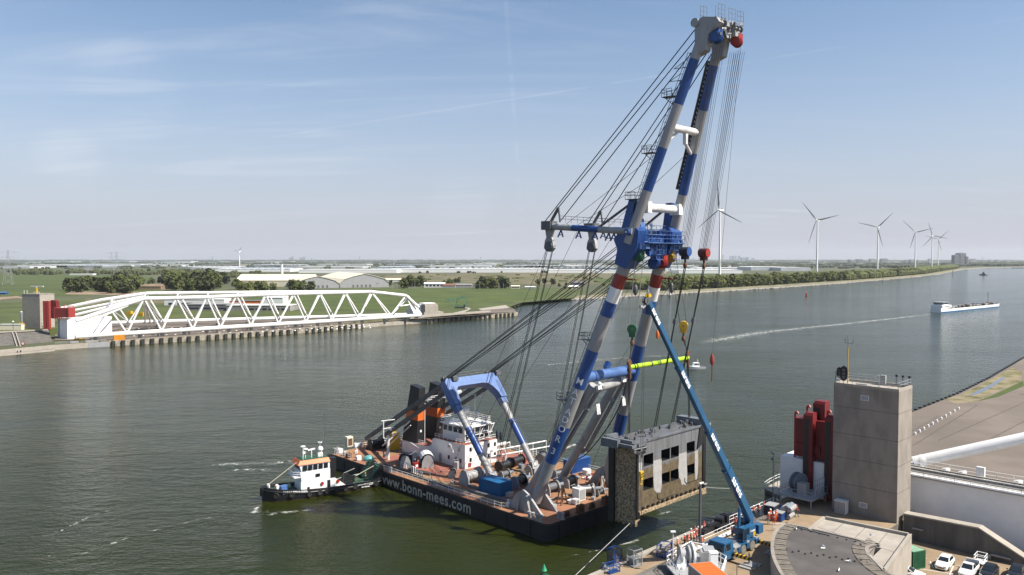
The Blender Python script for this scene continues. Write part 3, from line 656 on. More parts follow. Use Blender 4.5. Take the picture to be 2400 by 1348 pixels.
for i in range(44): q.cbox((rr.uniform(a.x - .2, b_.x + 1.2), a.y + rr.uniform(-3.6, -.6), rr.uniform(84.4, 87.4)), (rr.uniform(.2, .8), rr.uniform(.2, .7), rr.uniform(.15, .6)), rr.random(), i % 3)
for i in range(10): x_ = rr.uniform(a.x, b_.x + 1); q.tube([(x_, a.y - 2.6, 84.6), (x_ + rr.uniform(-1, 1), a.y - rr.uniform(1, 3.4), 87.4)], .08, 5, i % 3)
for x_ in (a.x + 1.2, b_.x - .2, b_.x + 1.0): q.lathe([(.5, -.15), (.5, .15)], (x_, a.y - 3.3, 86.3), (1, .3, 0), 12, 1)
P('head_fittings', q, ['lgrey', 'dgrey', 'white'], jt)['kind'] = 'stuff'
q = MB()
for x_, y_ in ((a.x - .5, a.y), (a.x + .6, a.y - 2.6), (b_.x - 1.4, a.y - 2.6), (b_.x + .9, a.y - 2.8)):
    q.rail([(x_, y_, 87.2), (x_ + 1.5, y_ - .3, 87.2)], h=2.3, gap=.75, r=.04, mids=(.33, .66))
q.tube([(a.x + 2.4, a.y - 1, 87), (a.x + 2.4, a.y - 1, 90)], .04, 4); P('tip_railing', q, 'steel', jt)
# ladders and platforms on the back of the left boom
q = MB()
for fn, w0, w1, off in ((lambda w_: LEG(-1, w_), 14, 46, 1.35), (lambda w_: JIB(-1, w_), 56, 82, 1.15)):
    n_ = 24; bo = Vec((-.35, off, .3))
    for dx in (-.3, .3): q.tube([fn(w0) + bo + Vec((dx, 0, 0)), fn(w1) + bo + Vec((dx, 0, 0))], .05, 4)
    for i in range(n_ + 1):
        c = fn(w0 + (w1 - w0) * i / n_) + bo; q.tube([c + Vec((-.4, 0, 0)), c + Vec((.4, 0, 0))], .04, 4)
        if i % 2 == 0: q.bar(c, c - bo * .6, .08)
P('ladder', q, 'dgrey', legs[-1])
for fn, w_ in ((lambda w_: LEG(-1, w_), 34.6), (lambda w_: LEG(-1, w_), 23.5), (lambda w_: JIB(-1, w_), 59), (lambda w_: JIB(-1, w_), 66.6), (lambda w_: JIB(-1, w_), 75.6)):
    c = fn(w_) + Vec((-.4, 2.1, 0)); q = MB(); q.box(c.x - .8, c.x + .8, c.y - 1.2, c.y + 1.0, c.z - .1, c.z)
    q.rail([(c.x - .8, c.y - 1, c.z), (c.x - .8, c.y + 1, c.z), (c.x + .8, c.y + 1, c.z), (c.x + .8, c.y - 1, c.z)], h=1.2, gap=1, r=.045)
    q.bar(c + Vec((0, .9, 0)), c + Vec((0, -1.2, -1.8)), .1); P('boom_platform', q, 'dgrey')
q = MB()
for w_ in (77.9, 79.9): c = JIB(-1, w_) + Vec((0, .8, .2)); q.bar(c, c + Vec((-.2, 2.4, .1)), .1); q.bar(c + Vec((-.2, 2.4, .1)), c + Vec((-.1, .3, 1.1)), .08)
P('boom_spike', q, 'dgrey')
q = MB(); o_ = Vec((-.55, .95, .2)); q.tube([JIB(1, 61) + o_, JIB(1, 81.8) + o_], .3, 8, 0)
for i in range(30): c = JIB(1, 61 + i * .7) + o_ + Vec((-.1, -.3, 0)); q.cbox(c, (.1, .12, .35), 0, 1)
P('cable_tray', q, ['black', 'white'])
q = MB()
for i in range(14):
    c = LEG(1, 12 + i * 1.15) + Vec((-1.0, .55, 0)); q.bar(c, c + Vec((-.55, .1, .1)), .12)
P('step_irons', q, 'white')
# ------------------------------------------------ inner support frame
q2 = []
tops = []
for v0, u0_, v1, u1_ in ((10.6, 15.0, 10.2, -1.6), (21.8, 16.4, 20.2, .6)):
    q = MB(); a = Vec((v0, u0_, DK + .4)); b_ = Vec((v1, u1_, 26.4)); tops.append(b_)
    q.tube([a, a.lerp(b_, .45), b_], [.85, .8, .75], 14, 0); o_ = Vec((1.5, -1.0, 0)); q.tube([a.lerp(b_, .3) + o_, b_ + o_ * .9], .42, 10, 0); q.bar(a.lerp(b_, .3), a.lerp(b_, .3) + o_, 1, 1, 0); q.bar(a.lerp(b_, .8), a.lerp(b_, .8) + o_, .8, .8, 0)
    q.bar(a.lerp(b_, .36) + o_ * .45 + Vec((0, 0, .1)), a.lerp(b_, .95) + o_ * .45, .16, .1, 1)
    for i in range(22): p = a.lerp(b_, .02 + i * .016) + Vec((.2, -.9, .1)); q.cbox(p, (.28, .12, .12), 0, 1)
    q.cbox(a + Vec((0, 0, -.1)), (2.6, 2.4, .7), 0, 0)
    g = P('support_leg', q, ['grey', 'white'])
    q = MB(); p = a.lerp(b_, .86) + o_ + Vec((.2, -.6, -.6))
    for i in range(3): q = MB(); q.bar(p + Vec((i * .35, 0, 0)), p + Vec((i * .35 + .1, -.2, -1.9)), .22, .22); P('guide_sheave', q, 'white', g)
    q = MB()
    q.cbox(b_ + Vec((.4, -1.0, -.4)), (1.0, .5, .7)); q.ball(b_ + Vec((.4, -1.1, .3)), .35, 8); P('sheave_bracket', q, 'white', g)
q = MB(); q.tube([tops[0] + Vec((0, 0, -.9)), tops[1] + Vec((0, 0, -.9))], .72, 14); a = tops[0].lerp(Vec((10.6, 15, 3.4)), .62); q.tube([a, a + Vec((10, 1, .4))], .22, 8); P('support_cross_tube', q, 'grey')
# hydraulic hose loop
a = tops[1] + Vec((1.2, -1, -.5)); pts = []
for i in range(15):
    t_ = i / 14; pts.append(Vec((a.x + .6 * t_, a.y + 14 * t_ ** 1.2, a.z - 19.5 * t_ ** .75 + 1.2 * max(0, t_ - .8) * 5)))
q = MB(); q.tube(pts, .11, 6); P('hose', q, 'black')
# ------------------------------------------------ stern gantry
gf = {-1: Vec((10.0, 24.8, 4.7)), 1: Vec((22.2, 24.8, 4.7))}; gt = {-1: Vec((9.5, 38.4, 21.6)), 1: Vec((22.6, 38.4, 21.6))}
for s in (-1, 1):
    a, b_ = gf[s], gt[s]; q = MB()
    for t0, t1, k in ((-.02, .235, 0), (.235, .52, 1), (.52, .775, 0), (.775, .83, 2)): q.tube([a.lerp(b_, t0), a.lerp(b_, t1)], .74, 16, k)
    g = P('gantry_leg', q, ['lgrey', 'blue', 'lblue'])
    q = MB(); o_ = Vec((.25, -.78, .55))
    for dx in (-.22, .22): q.tube([a.lerp(b_, .02) + o_ + Vec((dx, 0, 0)), a.lerp(b_, .97) + o_ * 1.25 + Vec((dx, 0, 0))], .04, 4)
    for i in range(46): p = a.lerp(b_, .03 + i * .02) + o_; q.tube([p + Vec((-.25, 0, 0)), p + Vec((.25, 0, 0))], .035, 4)
    P('ladder', q, 'dgrey', g)
    q = MB()
    for t_ in (.5, .74):
        c = a.lerp(b_, t_); q.tube([c + Vec((-.95, 0, -.2)), c + Vec((-.5, -.9, .2)), c + Vec((.5, -.9, .2)), c + Vec((.95, 0, -.2))], .09, 5)
    c = a.lerp(b_, .53); q.bar(c + Vec((.4, -.6, .5)), c + Vec((1.6, -.9, 2.2)), .09); q.bar(c + Vec((1.4, -.8, 1.6)), c + Vec((1.9, -.8, 2.4)), .12)
    P('leg_bracket', q, 'dgrey', g)
    q = MB(); q.box(a.x - 1.2, a.x + 1.2, a.y - 1.4, a.y + 1.0, DK, DK + 1.4); q.plate([(a.x - .9, a.y - .8, 4), (a.x - .9, a.y + .8, 4), (a.x - .9, a.y + .4, 5.6), (a.x - .9, a.y - .3, 5.6)], (1.8, 0, 0)); P('gantry_foot', q, 'grey')
# portal head: box section in the plane of the legs
dg = (gt[-1] - gf[-1]).normalized(); dg = Vec((0, dg.y, dg.z)).normalized(); ng = Vec((0, -dg.z, dg.y))
base = gt[-1]
def gp(v, s_): return Vec((v, base.y, base.z)) + dg * s_
ou = [(8.6, -5.0), (8.55, .4), (9.0, 1.2), (23.1, 1.2), (23.6, .4), (23.6, -5.0)]
inn = [(22.0, -5.0), (21.7, -3.4), (21.0, -2.1), (20.0, -1.2), (18.6, -.9), (12.4, -.9), (11.4, -1.0), (10.8, -1.6), (10.5, -2.6), (10.25, -5.0)]
pl = [gp(*p) + ng * -.85 for p in ou + inn]; q = MB(); q.plate(pl, ng * 1.9, 0)
q.bar(gp(9.5, -6.4), gp(9.5, -4.9), 1.5, 1.5, 0); q.bar(gp(22.65, -6.4), gp(22.65, -4.9), 1.5, 1.5, 0)
gh = P('gantry_head', q, ['lblue', 'blue'])
q = MB(); q.rail([gp(11, 1.2) + ng * .6, gp(21, 1.2) + ng * .6], h=1.2, gap=1.7, r=.045)
for v in (9.6, 22.3):
    for dx in (-.5, .2): q.plate([gp(v + dx, .9) + ng * .6, gp(v + dx, .9) + ng * -.9, gp(v + dx, 2.2) + ng * -.6, gp(v + dx, 2.1) + ng * .5], (.2, 0, 0))
    q.lathe([(.85, -.25), (.85, .25)], gp(v, 1.3), (1, 0, 0), 12); q.box(v + 1, v + 2.4, base.y - .9, base.y + .5, base.z + 1.1, base.z + 1.9)
P('gantry_sheaves', q, 'dgrey', gh)
# backstays
for v0, v1, u1_, z1 in ((9.2, 9.4, 69.2, 5.2), (10.2, 10.6, 65.2, 5.6), (22.2, 21.0, 69.2, 5.2), (23.2, 22.4, 65.2, 5.6)):
    q = MB(); q.bar((v0, 38.6, 22.2 if u1_ > 67 else 20.6), (v1, u1_, z1), .62, .85); P('backstay', q, 'dgrey')
q = MB(); q.lathe([(1.1, 0), (1.1, .2), (.8, .2), (.8, 3.3), (1.1, 3.3), (1.1, 3.5)], (8.8, 66.6, 4.5), (1, 0, 0), 16); q.box(8.6, 12.6, 65.4, 67.8, DK, DK + .9); P('stern_drum', q, 'black')
q = MB(); q.bar((10.8, 62.5, 4), (10.0, 52, 11), .18); q.bar((9.6, 62.5, 4.6), (9.8, 52, 12), .22); P('davit', q, 'white')
# boom hoist ropes and strut ropes
def rope(name, a, b_, r=.055, par=None, m_='rope', sag=0):
    a, b_ = Vec(a), Vec(b_); q = MB()
    q.tube([a.lerp(b_, i / 6) - Vec((0, 0, sag * 4 * (i / 6) * (1 - i / 6))) for i in range(7)] if sag else [a, b_], r, 5, 0)
    return part(par or FC, name, q, m_)
for s, v in ((-1, 9.6), (1, 22.3)):
    h_ = LEG(s, 50.2)
    for dx, dz, ez in ((-.55, .1, .8), (-.3, .4, 1.3), (.2, .0, .2), (.45, .35, -.6), (.7, .1, -1.0)):
        rope('boom_hoist_rope', gp(v + dx, 1.3 + dz), h_ + Vec((dx * .9, 1.9, ez)), .075)
for v, ue in ((9.6, 8.5), (22.2, 8.8)):
    s = -1 if v < 15 else 1; tp = JIB(s, 86.6) + Vec((0, .9, .2))
    rope('jib_stay_rope', (v - .5, ue + .8, 55.8), tp + Vec((-.4, 0, .2)), .09); rope('jib_stay_rope', (v, ue - 1.9, 58.1), tp + Vec((0, 0, -1.2)), .09); rope('jib_stay_rope', (v + .5, ue - 2.4, 56), tp + Vec((.3, .2, -2.4)), .09)
    for dx, du in ((-.35, -.9), (.1, -.7), (-.1, .8), (.4, .95)):
        f_ = Vec((11.0, 24.6, DK + 1)) if s < 0 else Vec((21.6, 19.6, DK + 1))
        rope('strut_rope', (v + dx, ue + du, 50.4), f_ + Vec((dx * 1.5, du * 1.2, 0)), .06)
for a, b_ in (((9.6, 5.0, 54.9), JIB(-1, 66)), ((22.2, 5.0, 54.9), JIB(1, 67)), ((9.6, 2.5, 54.6), JIB(-1, 61.5))): rope('guy_rope', a, b_ + Vec((-.4, 1, 0)), .04)
for a, b_ in (((9.8, 2, 53.8), (8, 33, DK)), ((22, 3, 54), (14, 36, DK + 1)), ((9.6, 7, 54.5), (12, 40, DK)), ((20.3, .4, 25.5), (15, 24, DK)), ((20.6, 0, 24.4), (21, 15, DK)), ((10.4, -1.8, 25), (12.5, 17, DK)), ((10.8, -1.8, 24.4), (12.0, 15, DK + .5)), ((20.9, 0, 24.2), (24, 12, DK)), ((9.9, -11, 46), (15, 21, DK)), ((22, -11, 46), (17, 18, DK))): rope('guy_rope', a, b_, .035, m_='rope2')
q = MB()
for d in (0, .7): q.lathe([(.15, -.9), (.3, -.5), (.3, .5), (.15, .9)], (10.9 + d, 24.2 - d * .5, 13.2 - d * .4), n=6)
P('rope_weight', q, 'navy')
# ------------------------------------------------ deckhouse
q = MB()
q.box(13.8, 24, 49, 60.4, DK, 5.7, 0, 1)
pts = [(37.4, DK), (37.4, 8.2), (47.6, 8.2), (48.6, 8.0), (49.0, 6.6), (50.2, 5.75), (51, 5.72), (51, DK)]
q.plate([(13.7, a, b_) for a, b_ in pts], (9.6, 0, 0), 0)
q.box(13.75, 23.25, 37.45, 48.2, 8.2, 8.24, 1)
dh = P('deckhouse', q, ['white', 'deckred'])
q = MB(); q.rail([(13.9, 37.6, 8.2), (13.9, 48, 8.2)], h=1.05, gap=1.5, r=.045); q.rail([(13.9, 37.6, 8.2), (23.1, 37.6, 8.2)], h=1.05, gap=1.5, r=.045); P('railing', q, 'white', dh)
q = MB(); q.rail([(14, 51.5, 5.7), (14, 54.2, 5.7)], h=1, gap=1.2, r=.045); q.rail([(23.8, 50, 5.7), (23.8, 60, 5.7)], h=1, gap=1.2, r=.045); P('railing', q, 'white', dh)
for u, z in ((39.2, 6.6), (42.6, 6.9), (38.6, 4.2), (40.0, 4.25), (42.6, 4.3)):
    q = MB(); q.box(13.64, 13.72, u, u + .6, z, z + .85); P('window', q, 'glass', dh)
for v in (15, 17.8, 20.4, 22.3):
    for z in (4.4, 6.7):
        q = MB(); q.box(v, v + .6, 37.33, 37.42, z, z + .85); P('window', q, 'glass', dh)
q = MB(); q.box(13.63, 13.7, 45.4, 46.3, DK + .1, DK + 2.1); P('door', q, 'grey', dh)
q = MB(); q.box(14.6, 15.4, 37.3, 37.42, 3.3, 4.2); P('hatch', q, 'red', dh)
q = MB(); q.bar((13.5, 40.6, 4.9), (13.5, 41.2, 4.9), .2, .3); q.bar((13.3, 41.8, 7.9), (12.9, 40.4, 6.3), .12); q.bar((13.3, 43.2, 7.9), (13.1, 41.8, 7.8), .25); q.bar((13.3, 57, 5.9), (13.4, 53.5, 5.0), .14); P('davit', q, 'white', dh)
# wheelhouse
q = MB(); q.box(15.2, 22.4, 39.2, 46.8, 8.24, 11.7, 0); q.box(14.8, 22.8, 38.7, 47.2, 11.7, 11.95, 0)
whs = P('wheelhouse', q, 'white')
for i in range(4):
    q = MB(); q.box(15.14, 15.22, 40.0 + i * 1.75, 41.3 + i * 1.75, 10.2, 11.35); P('window', q, 'glass', whs)
for i in range(5):
    for z in (8.8, 10.2):
        q = MB(); q.box(15.5 + i * 1.4, 16.6 + i * 1.4, 39.12, 39.22, z, z + 1.05); P('window', q, 'glass', whs)
q = MB(); q.box(14.76, 14.8, 40.3, 41.8, 11.1, 11.7); P('name_board', q, 'dgrey', whs)
q = MB(); q.rail([(15, 38.9, 11.95), (15, 47, 11.95), (22.6, 47, 11.95), (22.6, 38.9, 11.95), (15, 38.9, 11.95)], h=1.3, gap=1.3, r=.05, mids=(.35, .7))
for v in (15.6, 18.7, 21.8):
    q.tube([(v, 38.4, 8.3), (v, 38.2, 10.4), (v, 37.6, 11.9)], .12, 5); q.tube([(v, 38.2, 9.5), (v + 1.4, 38.2, 11.8)], .1, 5)
q.tube([(15, 37.7, 11.8), (22.6, 37.7, 11.8)], .13, 5); q.tube([(15, 38.2, 9.9), (22.6, 38.2, 9.9)], .1, 5); P('wheelhouse_railing', q, 'white', whs)
q = MB(); q.tube([(19, 43, 11.9), (19, 43, 14)], .12, 6); q.ball((19, 43, 14.6), .75, 10); P('radome', q, 'white', whs)
q = MB(); q.tube([(20.4, 41.6, 11.9), (20.4, 41.6, 18.2)], .13, 6); q.tube([(19.4, 42.3, 18.2), (20.6, 41.4, 18.2)], .07, 5); q.tube([(20.4, 41.6, 16.8), (21.9, 40.8, 16.9)], .1, 5); q.tube([(21.6, 41, 16.9), (21.6, 41, 17.9)], .12, 5); q.box(20, 21, 41, 42, 13.8, 14.2); P('mast', q, 'white', whs)
# funnels
for v, dx in ((14.0, 2.6), (19.8, 3.0)):
    q = MB(); zs = (5.7, 11.0, 13.2, 18.6)
    def ring(z):
        t_ = (z - 5.7) / 13; u1_ = 60.7 - 2.9 * t_; u0_ = 55.0 - .6 * t_; x0 = v + .35 * t_; x1 = v + dx - .5 * t_
        return [(x0, u0_, z), (x1, u0_, z), (x1, u1_, z), (x0, u1_, z)]
    for z0, z1, k in zip(zs[:-1], zs[1:], (0, 1, 0)): q.hexa(ring(z0) + ring(z1), k)
    q.hexa([Vec(p) + Vec((0, 0, 0)) for p in ring(18.6)] + [Vec((p[0], p[1] * (1 if i > 1 else 1), 19.2 if i > 1 else 18.7)) for i, p in enumerate(ring(18.6))], 0)
    fu = P('funnel', q, ['black', 'orange'])
    q = MB(); q.box(v + .9, v + 1.4, 54.86, 55.0, 8.2, 9.3); q.bar((v + dx - .4, 54.8, 5.8), (v + dx - .6, 54.4, 15.0), .1, .1)
    P('funnel_fitting', q, 'white', fu)
q = MB(); q.box(16.6, 20.4, 54.2, 57.6, 15.0, 15.35, 0); P('funnel_bridge', q, 'dgrey')
q = MB(); q.rail([(16.6, 54.1, 15.35), (24, 54.1, 15.35)], h=1.1, gap=1.1, r=.05, mids=(.35, .7)); P('railing', q, 'white')
q = MB(); q.lathe([(1.0, -1.0), (1.1, -.9), (1.1, .9), (1.0, 1.0)], (24.0, 52.4, 16.6), (1, .0, 0), 14); q.tube([(23, 53.6, 15.8), (25.6, 52.6, 17.2)], .35, 8); P('silencer', q, 'grey')
# ------------------------------------------------ winches and machinery
def winch(v, u, s, rz=0, km='grey', drum='dgrey', hood=False, flange=None):
    q = MB(); c, sn = math.cos(rz), math.sin(rz)
    def T(a, b_, z): return Vec((v + (a * c - b_ * sn) * s, u + (a * sn + b_ * c) * s, DK + z * s))
    ax = Vec((c, sn, 0))
    q.lathe([(1.0 * s, -1.3 * s), (1.0 * s, -1.15 * s), (.72 * s, -1.15 * s), (.72 * s, 1.15 * s), (1.0 * s, 1.15 * s), (1.0 * s, 1.3 * s)], T(0, 0, 1.25), ax, 18)
    wr = P('winch', q, flange or drum)
    for a in (-1.55, 1.4):
        q = MB(); pf = [(-1.15, 0), (1.15, 0), (1.0, 1.3), (.6, 2.1), (0, 2.35), (-.6, 2.1), (-1.0, 1.3)]
        q.plate([T(a, p, z) for p, z in pf], ax * .2 * s); P('side_plate', q, km, wr)
    q = MB(); q.cbox(T(2.2, .2, .6), (1.2 * s, 1.0 * s, 1.1 * s), rz); q.lathe([(.35 * s, 0), (.35 * s, 1.1 * s)], T(1.8, -.4, 1.4), ax, 10); P('winch_motor', q, 'bluegrey', wr)
    if hood:
        q = MB()
        for i in range(6):
            a0, a1 = R(20 + i * 24), R(20 + (i + 1) * 24)
            q.plate([T(-1.5, 1.35 * math.cos(a0), 1.25 + 1.35 * math.sin(a0)), T(1.4, 1.35 * math.cos(a0), 1.25 + 1.35 * math.sin(a0)), T(1.4, 1.35 * math.cos(a1), 1.25 + 1.35 * math.sin(a1)), T(-1.5, 1.35 * math.cos(a1), 1.25 + 1.35 * math.sin(a1))], (0, 0, .08))
        P('winch_hood', q, 'white', wr)
def wpx(x, y, *a, **k):
    p = S(x, y, DK); winch(p.x, p.y, *a, **k)
wpx(1000, 1092, 1.2, R(60), 'grey', 'black', True); wpx(948, 1092, 1.1, R(60), 'grey', 'black'); wpx(1105, 1133, 1.35, 0, 'grey', 'lgrey'); wpx(1216, 1142, 1.1, R(10), 'bluegrey', 'black')
wpx(1292, 1156, 1.0, 0, 'lgrey', 'dgrey'); wpx(1334, 1140, .95, R(6), 'lgrey', 'dgrey'); wpx(1372, 1163, 1.05, R(-30), 'lgrey', 'steel'); wpx(1270, 1088, 1.2, R(30), 'steel', 'dgrey'); wpx(1405, 1160, .6, 0, 'lgrey', 'dgrey')
for x, y, L in ((1168, 1108, 4.2), (1195, 1098, 4.0)):
    p = S(x, y, DK); q = MB(); q.lathe([(1.15, 0), (1.15, .25), (.85, .3), (.85, L), (1.15, L), (1.15, L + .25)], (p.x, p.y, DK + 1.3), (1, .1, 0), 20, 0); q.m[-40:] = [0] * 40
    wd = P('rope_drum', q, 'black'); q = MB(); q.lathe([(1.18, 0), (1.18, .3)], (p.x + L, p.y + .1 * L, DK + 1.3), (1, .1, 0), 20); P('drum_flange', q, 'red', wd)
# pipe frames amidships
q = MB()
for (a, b_, z) in (((1150, 1098), (1290, 1072), 2.6), ((1150, 1090), (1280, 1064), 3.1), ((1140, 1072), (1195, 1056), 2.0), ((1120, 1080), (1185, 1062), 2.6)):
    p0, p1 = S(*a, DK), S(*b_, DK)
    q.tube([p0 + Vec((0, 0, z)), p1 + Vec((0, 0, z))], .16, 8)
    for i in range(5): p = p0.lerp(p1, i / 4); q.tube([p, p + Vec((0, 0, z))], .1, 5)
P('pipe_rack', q, 'white')
q = MB()
for a, b_ in (((1100, 1150), (1210, 1180)), ((1080, 1130), (1140, 1152)), ((1290, 1098), (1225, 1068)), ((960, 1100), (1010, 1112))): q = MB(); q.bar(S(*a, DK + .25), S(*b_, DK + .25), .7, .5); P('deck_beam', q, 'dgrey')
q = MB(); p = S(1317, 1182, DK)
for dx, dy in ((-.9, -.6), (.9, -.6), (.9, .6), (-.9, .6)): q.bar(p + Vec((dx, dy, 0)), p + Vec((dx * .35, dy * .35, 3.0)), .16)
q.bar(p + Vec((-.9, 0, 1)), p + Vec((.9, 0, 1)), .16); q.bar(p + Vec((0, 0, 3)), p + Vec((.4, .2, 2)), .5); P('rope_guide', q, 'rust')
q = MB(); p = S(1408, 1150, DK)
for dx, dy in ((-.9, -.6), (.9, -.6), (.9, .6), (-.9, .6)): q.bar(p + Vec((dx, dy, 0)), p + Vec((dx * .35, dy * .35, 2.6)), .16)
q.bar(p + Vec((-.6, 0, .2)), p + Vec((1.6, .8, .2)), .7, .7); P('rope_guide', q, 'rust')
# fine deck clutter bolted down: valve rows, vents, small posts
rr = random.Random(11)
q = MB()
for i in range(10): p = S(952 + i * 4.2, 1098 + i * 2.6, DK); q.tube([p, p + Vec((0, 0, 1.2))], .1, 5); q.ball(p + Vec((0, 0, 1.25)), .22, 6)
P('valve_row', q, 'white')
for x, y in ((1060, 1135), (1228, 1165), (1240, 1120), (1290, 1190), (1352, 1178), (1390, 1172), (1190, 1186), (905, 1070), (1010, 1128), (1320, 1105), (835, 1062), (1420, 1172)):
    p = S(x, y, DK); q = MB(); s_ = rr.uniform(.4, .8); q.cbox(p + Vec((0, 0, s_ * .5)), (s_ * 1.4, s_, s_), rr.random(), 0); q.tube([p + Vec((.2, .1, s_)), p + Vec((.2, .1, s_ + .5))], .12, 6, 0); P('deck_fitting', q, rr.choice(['lgrey', 'white', 'yellow', 'grey']))
q = MB()
for i in range(120):
    v, u = rr.uniform(2, 31), rr.uniform(3, 68)
    if 13 < v < 25 and 36 < u < 61: continue
    s_ = rr.uniform(.12, .35); q.cbox((v, u, DK + s_ * .4), (s_ * rr.uniform(.7, 2.4), s_, s_ * .9), rr.random() * 3)
P('deck_clutter', q, 'dgrey')['kind'] = 'stuff'
p = S(910, 1078, DK); q = MB(); q.tube([p, p + Vec((0, 0, 5.6))], .3, 6)
for z, L in ((9.0, 2.6), (7.2, 2.4)): q.tube([p + Vec((-L * .5, .3 * L, z)), p + Vec((L * .5, -.3 * L, z + .2))], .13, 5)
q.tube([p + Vec((-1, .4, 5.2)), p + Vec((-1, .4, 9))], .13, 5); q.tube([p + Vec((-1, .4, 5.2)), p + Vec((0, 0, 4.2)), p + Vec((1, -.4, 5.2)), p + Vec((1, -.4, 6.5))], .13, 5); q.ball(p + Vec((.6, -.2, 7)), .35, 8); P('deck_mast', q, 'white')
p = S(864, 1079, DK); q = MB(); q.lathe([(1.2, 0), (1.2, .4), (1.0, .8), (.5, 1.1), (.05, 1.2)], p, n=14); P('tank_hatch', q, 'teal')
p = S(818, 1046, DK); q = MB(); q.box(p.x - .8, p.x + .8, p.y - .6, p.y + .6, DK, DK + 2.4); q.box(p.x - .6, p.x + .6, p.y - .66, p.y - .6, DK + .3, DK + 2.0, 1); P('deck_locker', q, ['cream', 'rust'])
for i, (x, y) in enumerate(((795, 1063), (808, 1069), (815, 1074), (838, 1080), (845, 1048), (852, 1046), (833, 1050))):
    p = S(x, y, DK); q = MB(); q.lathe([(.3, 0), (.45, .2), (.45, 1.0), (.3, 1.2)], p, n=8); q.cbox(p + Vec((.6, .2, .5)), (.8, .6, 1.0), i); P('anchor_gear', q, ['white', 'lgrey', 'rust'][i % 3])
wpx(1245, 1110, .9, R(15), 'grey', 'black'); wpx(1310, 1120, .8, R(-10), 'bluegrey', 'dgrey'); wpx(1060, 1118, .7, R(40), 'lgrey', 'black'); wpx(1182, 1122, .8, R(5), 'grey', 'dgrey')
for i, (x0, y0, x1, y1, z) in enumerate(((900, 1090, 1060, 1150, .3), (1010, 1140, 1190, 1192, .25), (1120, 1108, 1240, 1140, .4), (1160, 1070, 1300, 1110, .3), (1290, 1130, 1400, 1165, .2), (1250, 1180, 1390, 1150, .15), (1080, 1116, 1160, 1140, .5), (1210, 1068, 1280, 1082, .6))):
    q = MB(); a, b_ = S(x0, y0, DK), S(x1, y1, DK); n_ = 7; pts = [a.lerp(b_, j / n_) + Vec((rr.uniform(-.35, .35), rr.uniform(-.35, .35), z)) for j in range(n_ + 1)]; q.tube(pts, .09 if i % 2 else .14, 6); P('deck_hose', q, ['black', 'lgrey', 'rust', 'dgrey'][i % 4])
for i, (x, y) in enumerate(((1222, 1098), (1226, 1122), (1262, 1128), (1188, 1142), (1070, 1100), (1090, 1122), (1150, 1126), (1282, 1142), (1345, 1160), (1386, 1150), (1252, 1092), (1300, 1086))):
    p = S(x, y, DK); q = MB(); h_ = rr.uniform(.7, 1.8); q.cbox(p + Vec((0, 0, h_ / 2)), (rr.uniform(.6, 1.4), rr.uniform(.5, 1), h_), rr.random(), 0, rr.choice((1, .8))); q.tube([p + Vec((.5, 0, 0)), p + Vec((.5, .2, h_ * 1.3))], .07, 5); q.tube([p + Vec((.5, .2, h_ * 1.3)), p + Vec((-.6, .3, h_ * 1.2))], .06, 5); P('deck_machine', q, rr.choice(['grey', 'lgrey', 'dgrey', 'bluegrey', 'white']))
# ------------------------------------------------ cargo lying on the deck (things of their own)
def container(name, label, cat, loc, L, Wd, Hh, rz, m_, fr='S', roofm=None, group=None):
    t_ = thing(name, label, cat, loc, rz, fr, group); q = MB(); q.box(-L / 2 + .06, L / 2 - .06, -Wd / 2 + .06, Wd / 2 - .06, .15, Hh - .05, 0)
    n_ = int(L / .28)
    for i in range(n_):
        x_ = -L / 2 + .25 + i * (L - .5) / n_
        for sy in (-1, 1): q.box(x_, x_ + .13, sy * (Wd / 2 - .06), sy * (Wd / 2 - .005), .2, Hh - .15, 0)
    for i in range(int(Wd / .28)):
        y_ = -Wd / 2 + .25 + i * (Wd - .5) / max(1, int(Wd / .28)); q.box(-L / 2 + .005, -L / 2 + .06, y_, y_ + .13, .2, Hh - .15, 0)
    part(t_, 'wall', q, m_)
    q = MB()
    for sx in (-1, 1):
        for sy in (-1, 1): q.box(sx * L / 2, sx * (L / 2 - .16), sy * Wd / 2, sy * (Wd / 2 - .16), 0, Hh)
    for sy in (-1, 1): q.box(-L / 2 + .16, L / 2 - .16, sy * Wd / 2, sy * (Wd / 2 - .1), 0, .16); q.box(-L / 2 + .16, L / 2 - .16, sy * Wd / 2, sy * (Wd / 2 - .1), Hh - .14, Hh)
    for sx in (-1, 1): q.box(sx * L / 2, sx * (L / 2 - .1), -Wd / 2 + .16, Wd / 2 - .16, 0, .16); q.box(sx * L / 2, sx * (L / 2 - .1), -Wd / 2 + .16, Wd / 2 - .16, Hh - .14, Hh)
    part(t_, 'frame', q, m_)
    q = MB(); q.box(-L / 2 + .1, L / 2 - .1, -Wd / 2 + .1, Wd / 2 - .1, Hh - .06, Hh + .01)
    for i in range(int(L / .6)): q.box(-L / 2 + .3 + i * .6, -L / 2 + .55 + i * .6, -Wd / 2 + .2, Wd / 2 - .2, Hh + .01, Hh + .035)
    part(t_, 'roof', q, roofm or m_)
    q = MB()
    for y_ in (-.75, -.3, .3, .75): q.tube([(L / 2 + .03, y_ * Wd / 2.4, .15), (L / 2 + .03, y_ * Wd / 2.4, Hh - .15)], .025, 4)
    q.box(L / 2 - .05, L / 2 + .015, -Wd / 2 + .2, Wd / 2 - .2, .2, Hh - .18); part(t_, 'door', q, m_)
    return t_
pc, plft, prt = S(1167, 1163, DK), S(1133, 1154, DK), S(1189, 1155, DK)
cc = plft.lerp(prt, .5)
container('blue_container', 'blue container standing alone on the rusty deck left of the lettered boom leg', 'container', (cc.x, cc.y, DK + .02), 6.0, 3.4, 2.7, R(90), 'cblue')
cc = S(1350, 1106, DK)
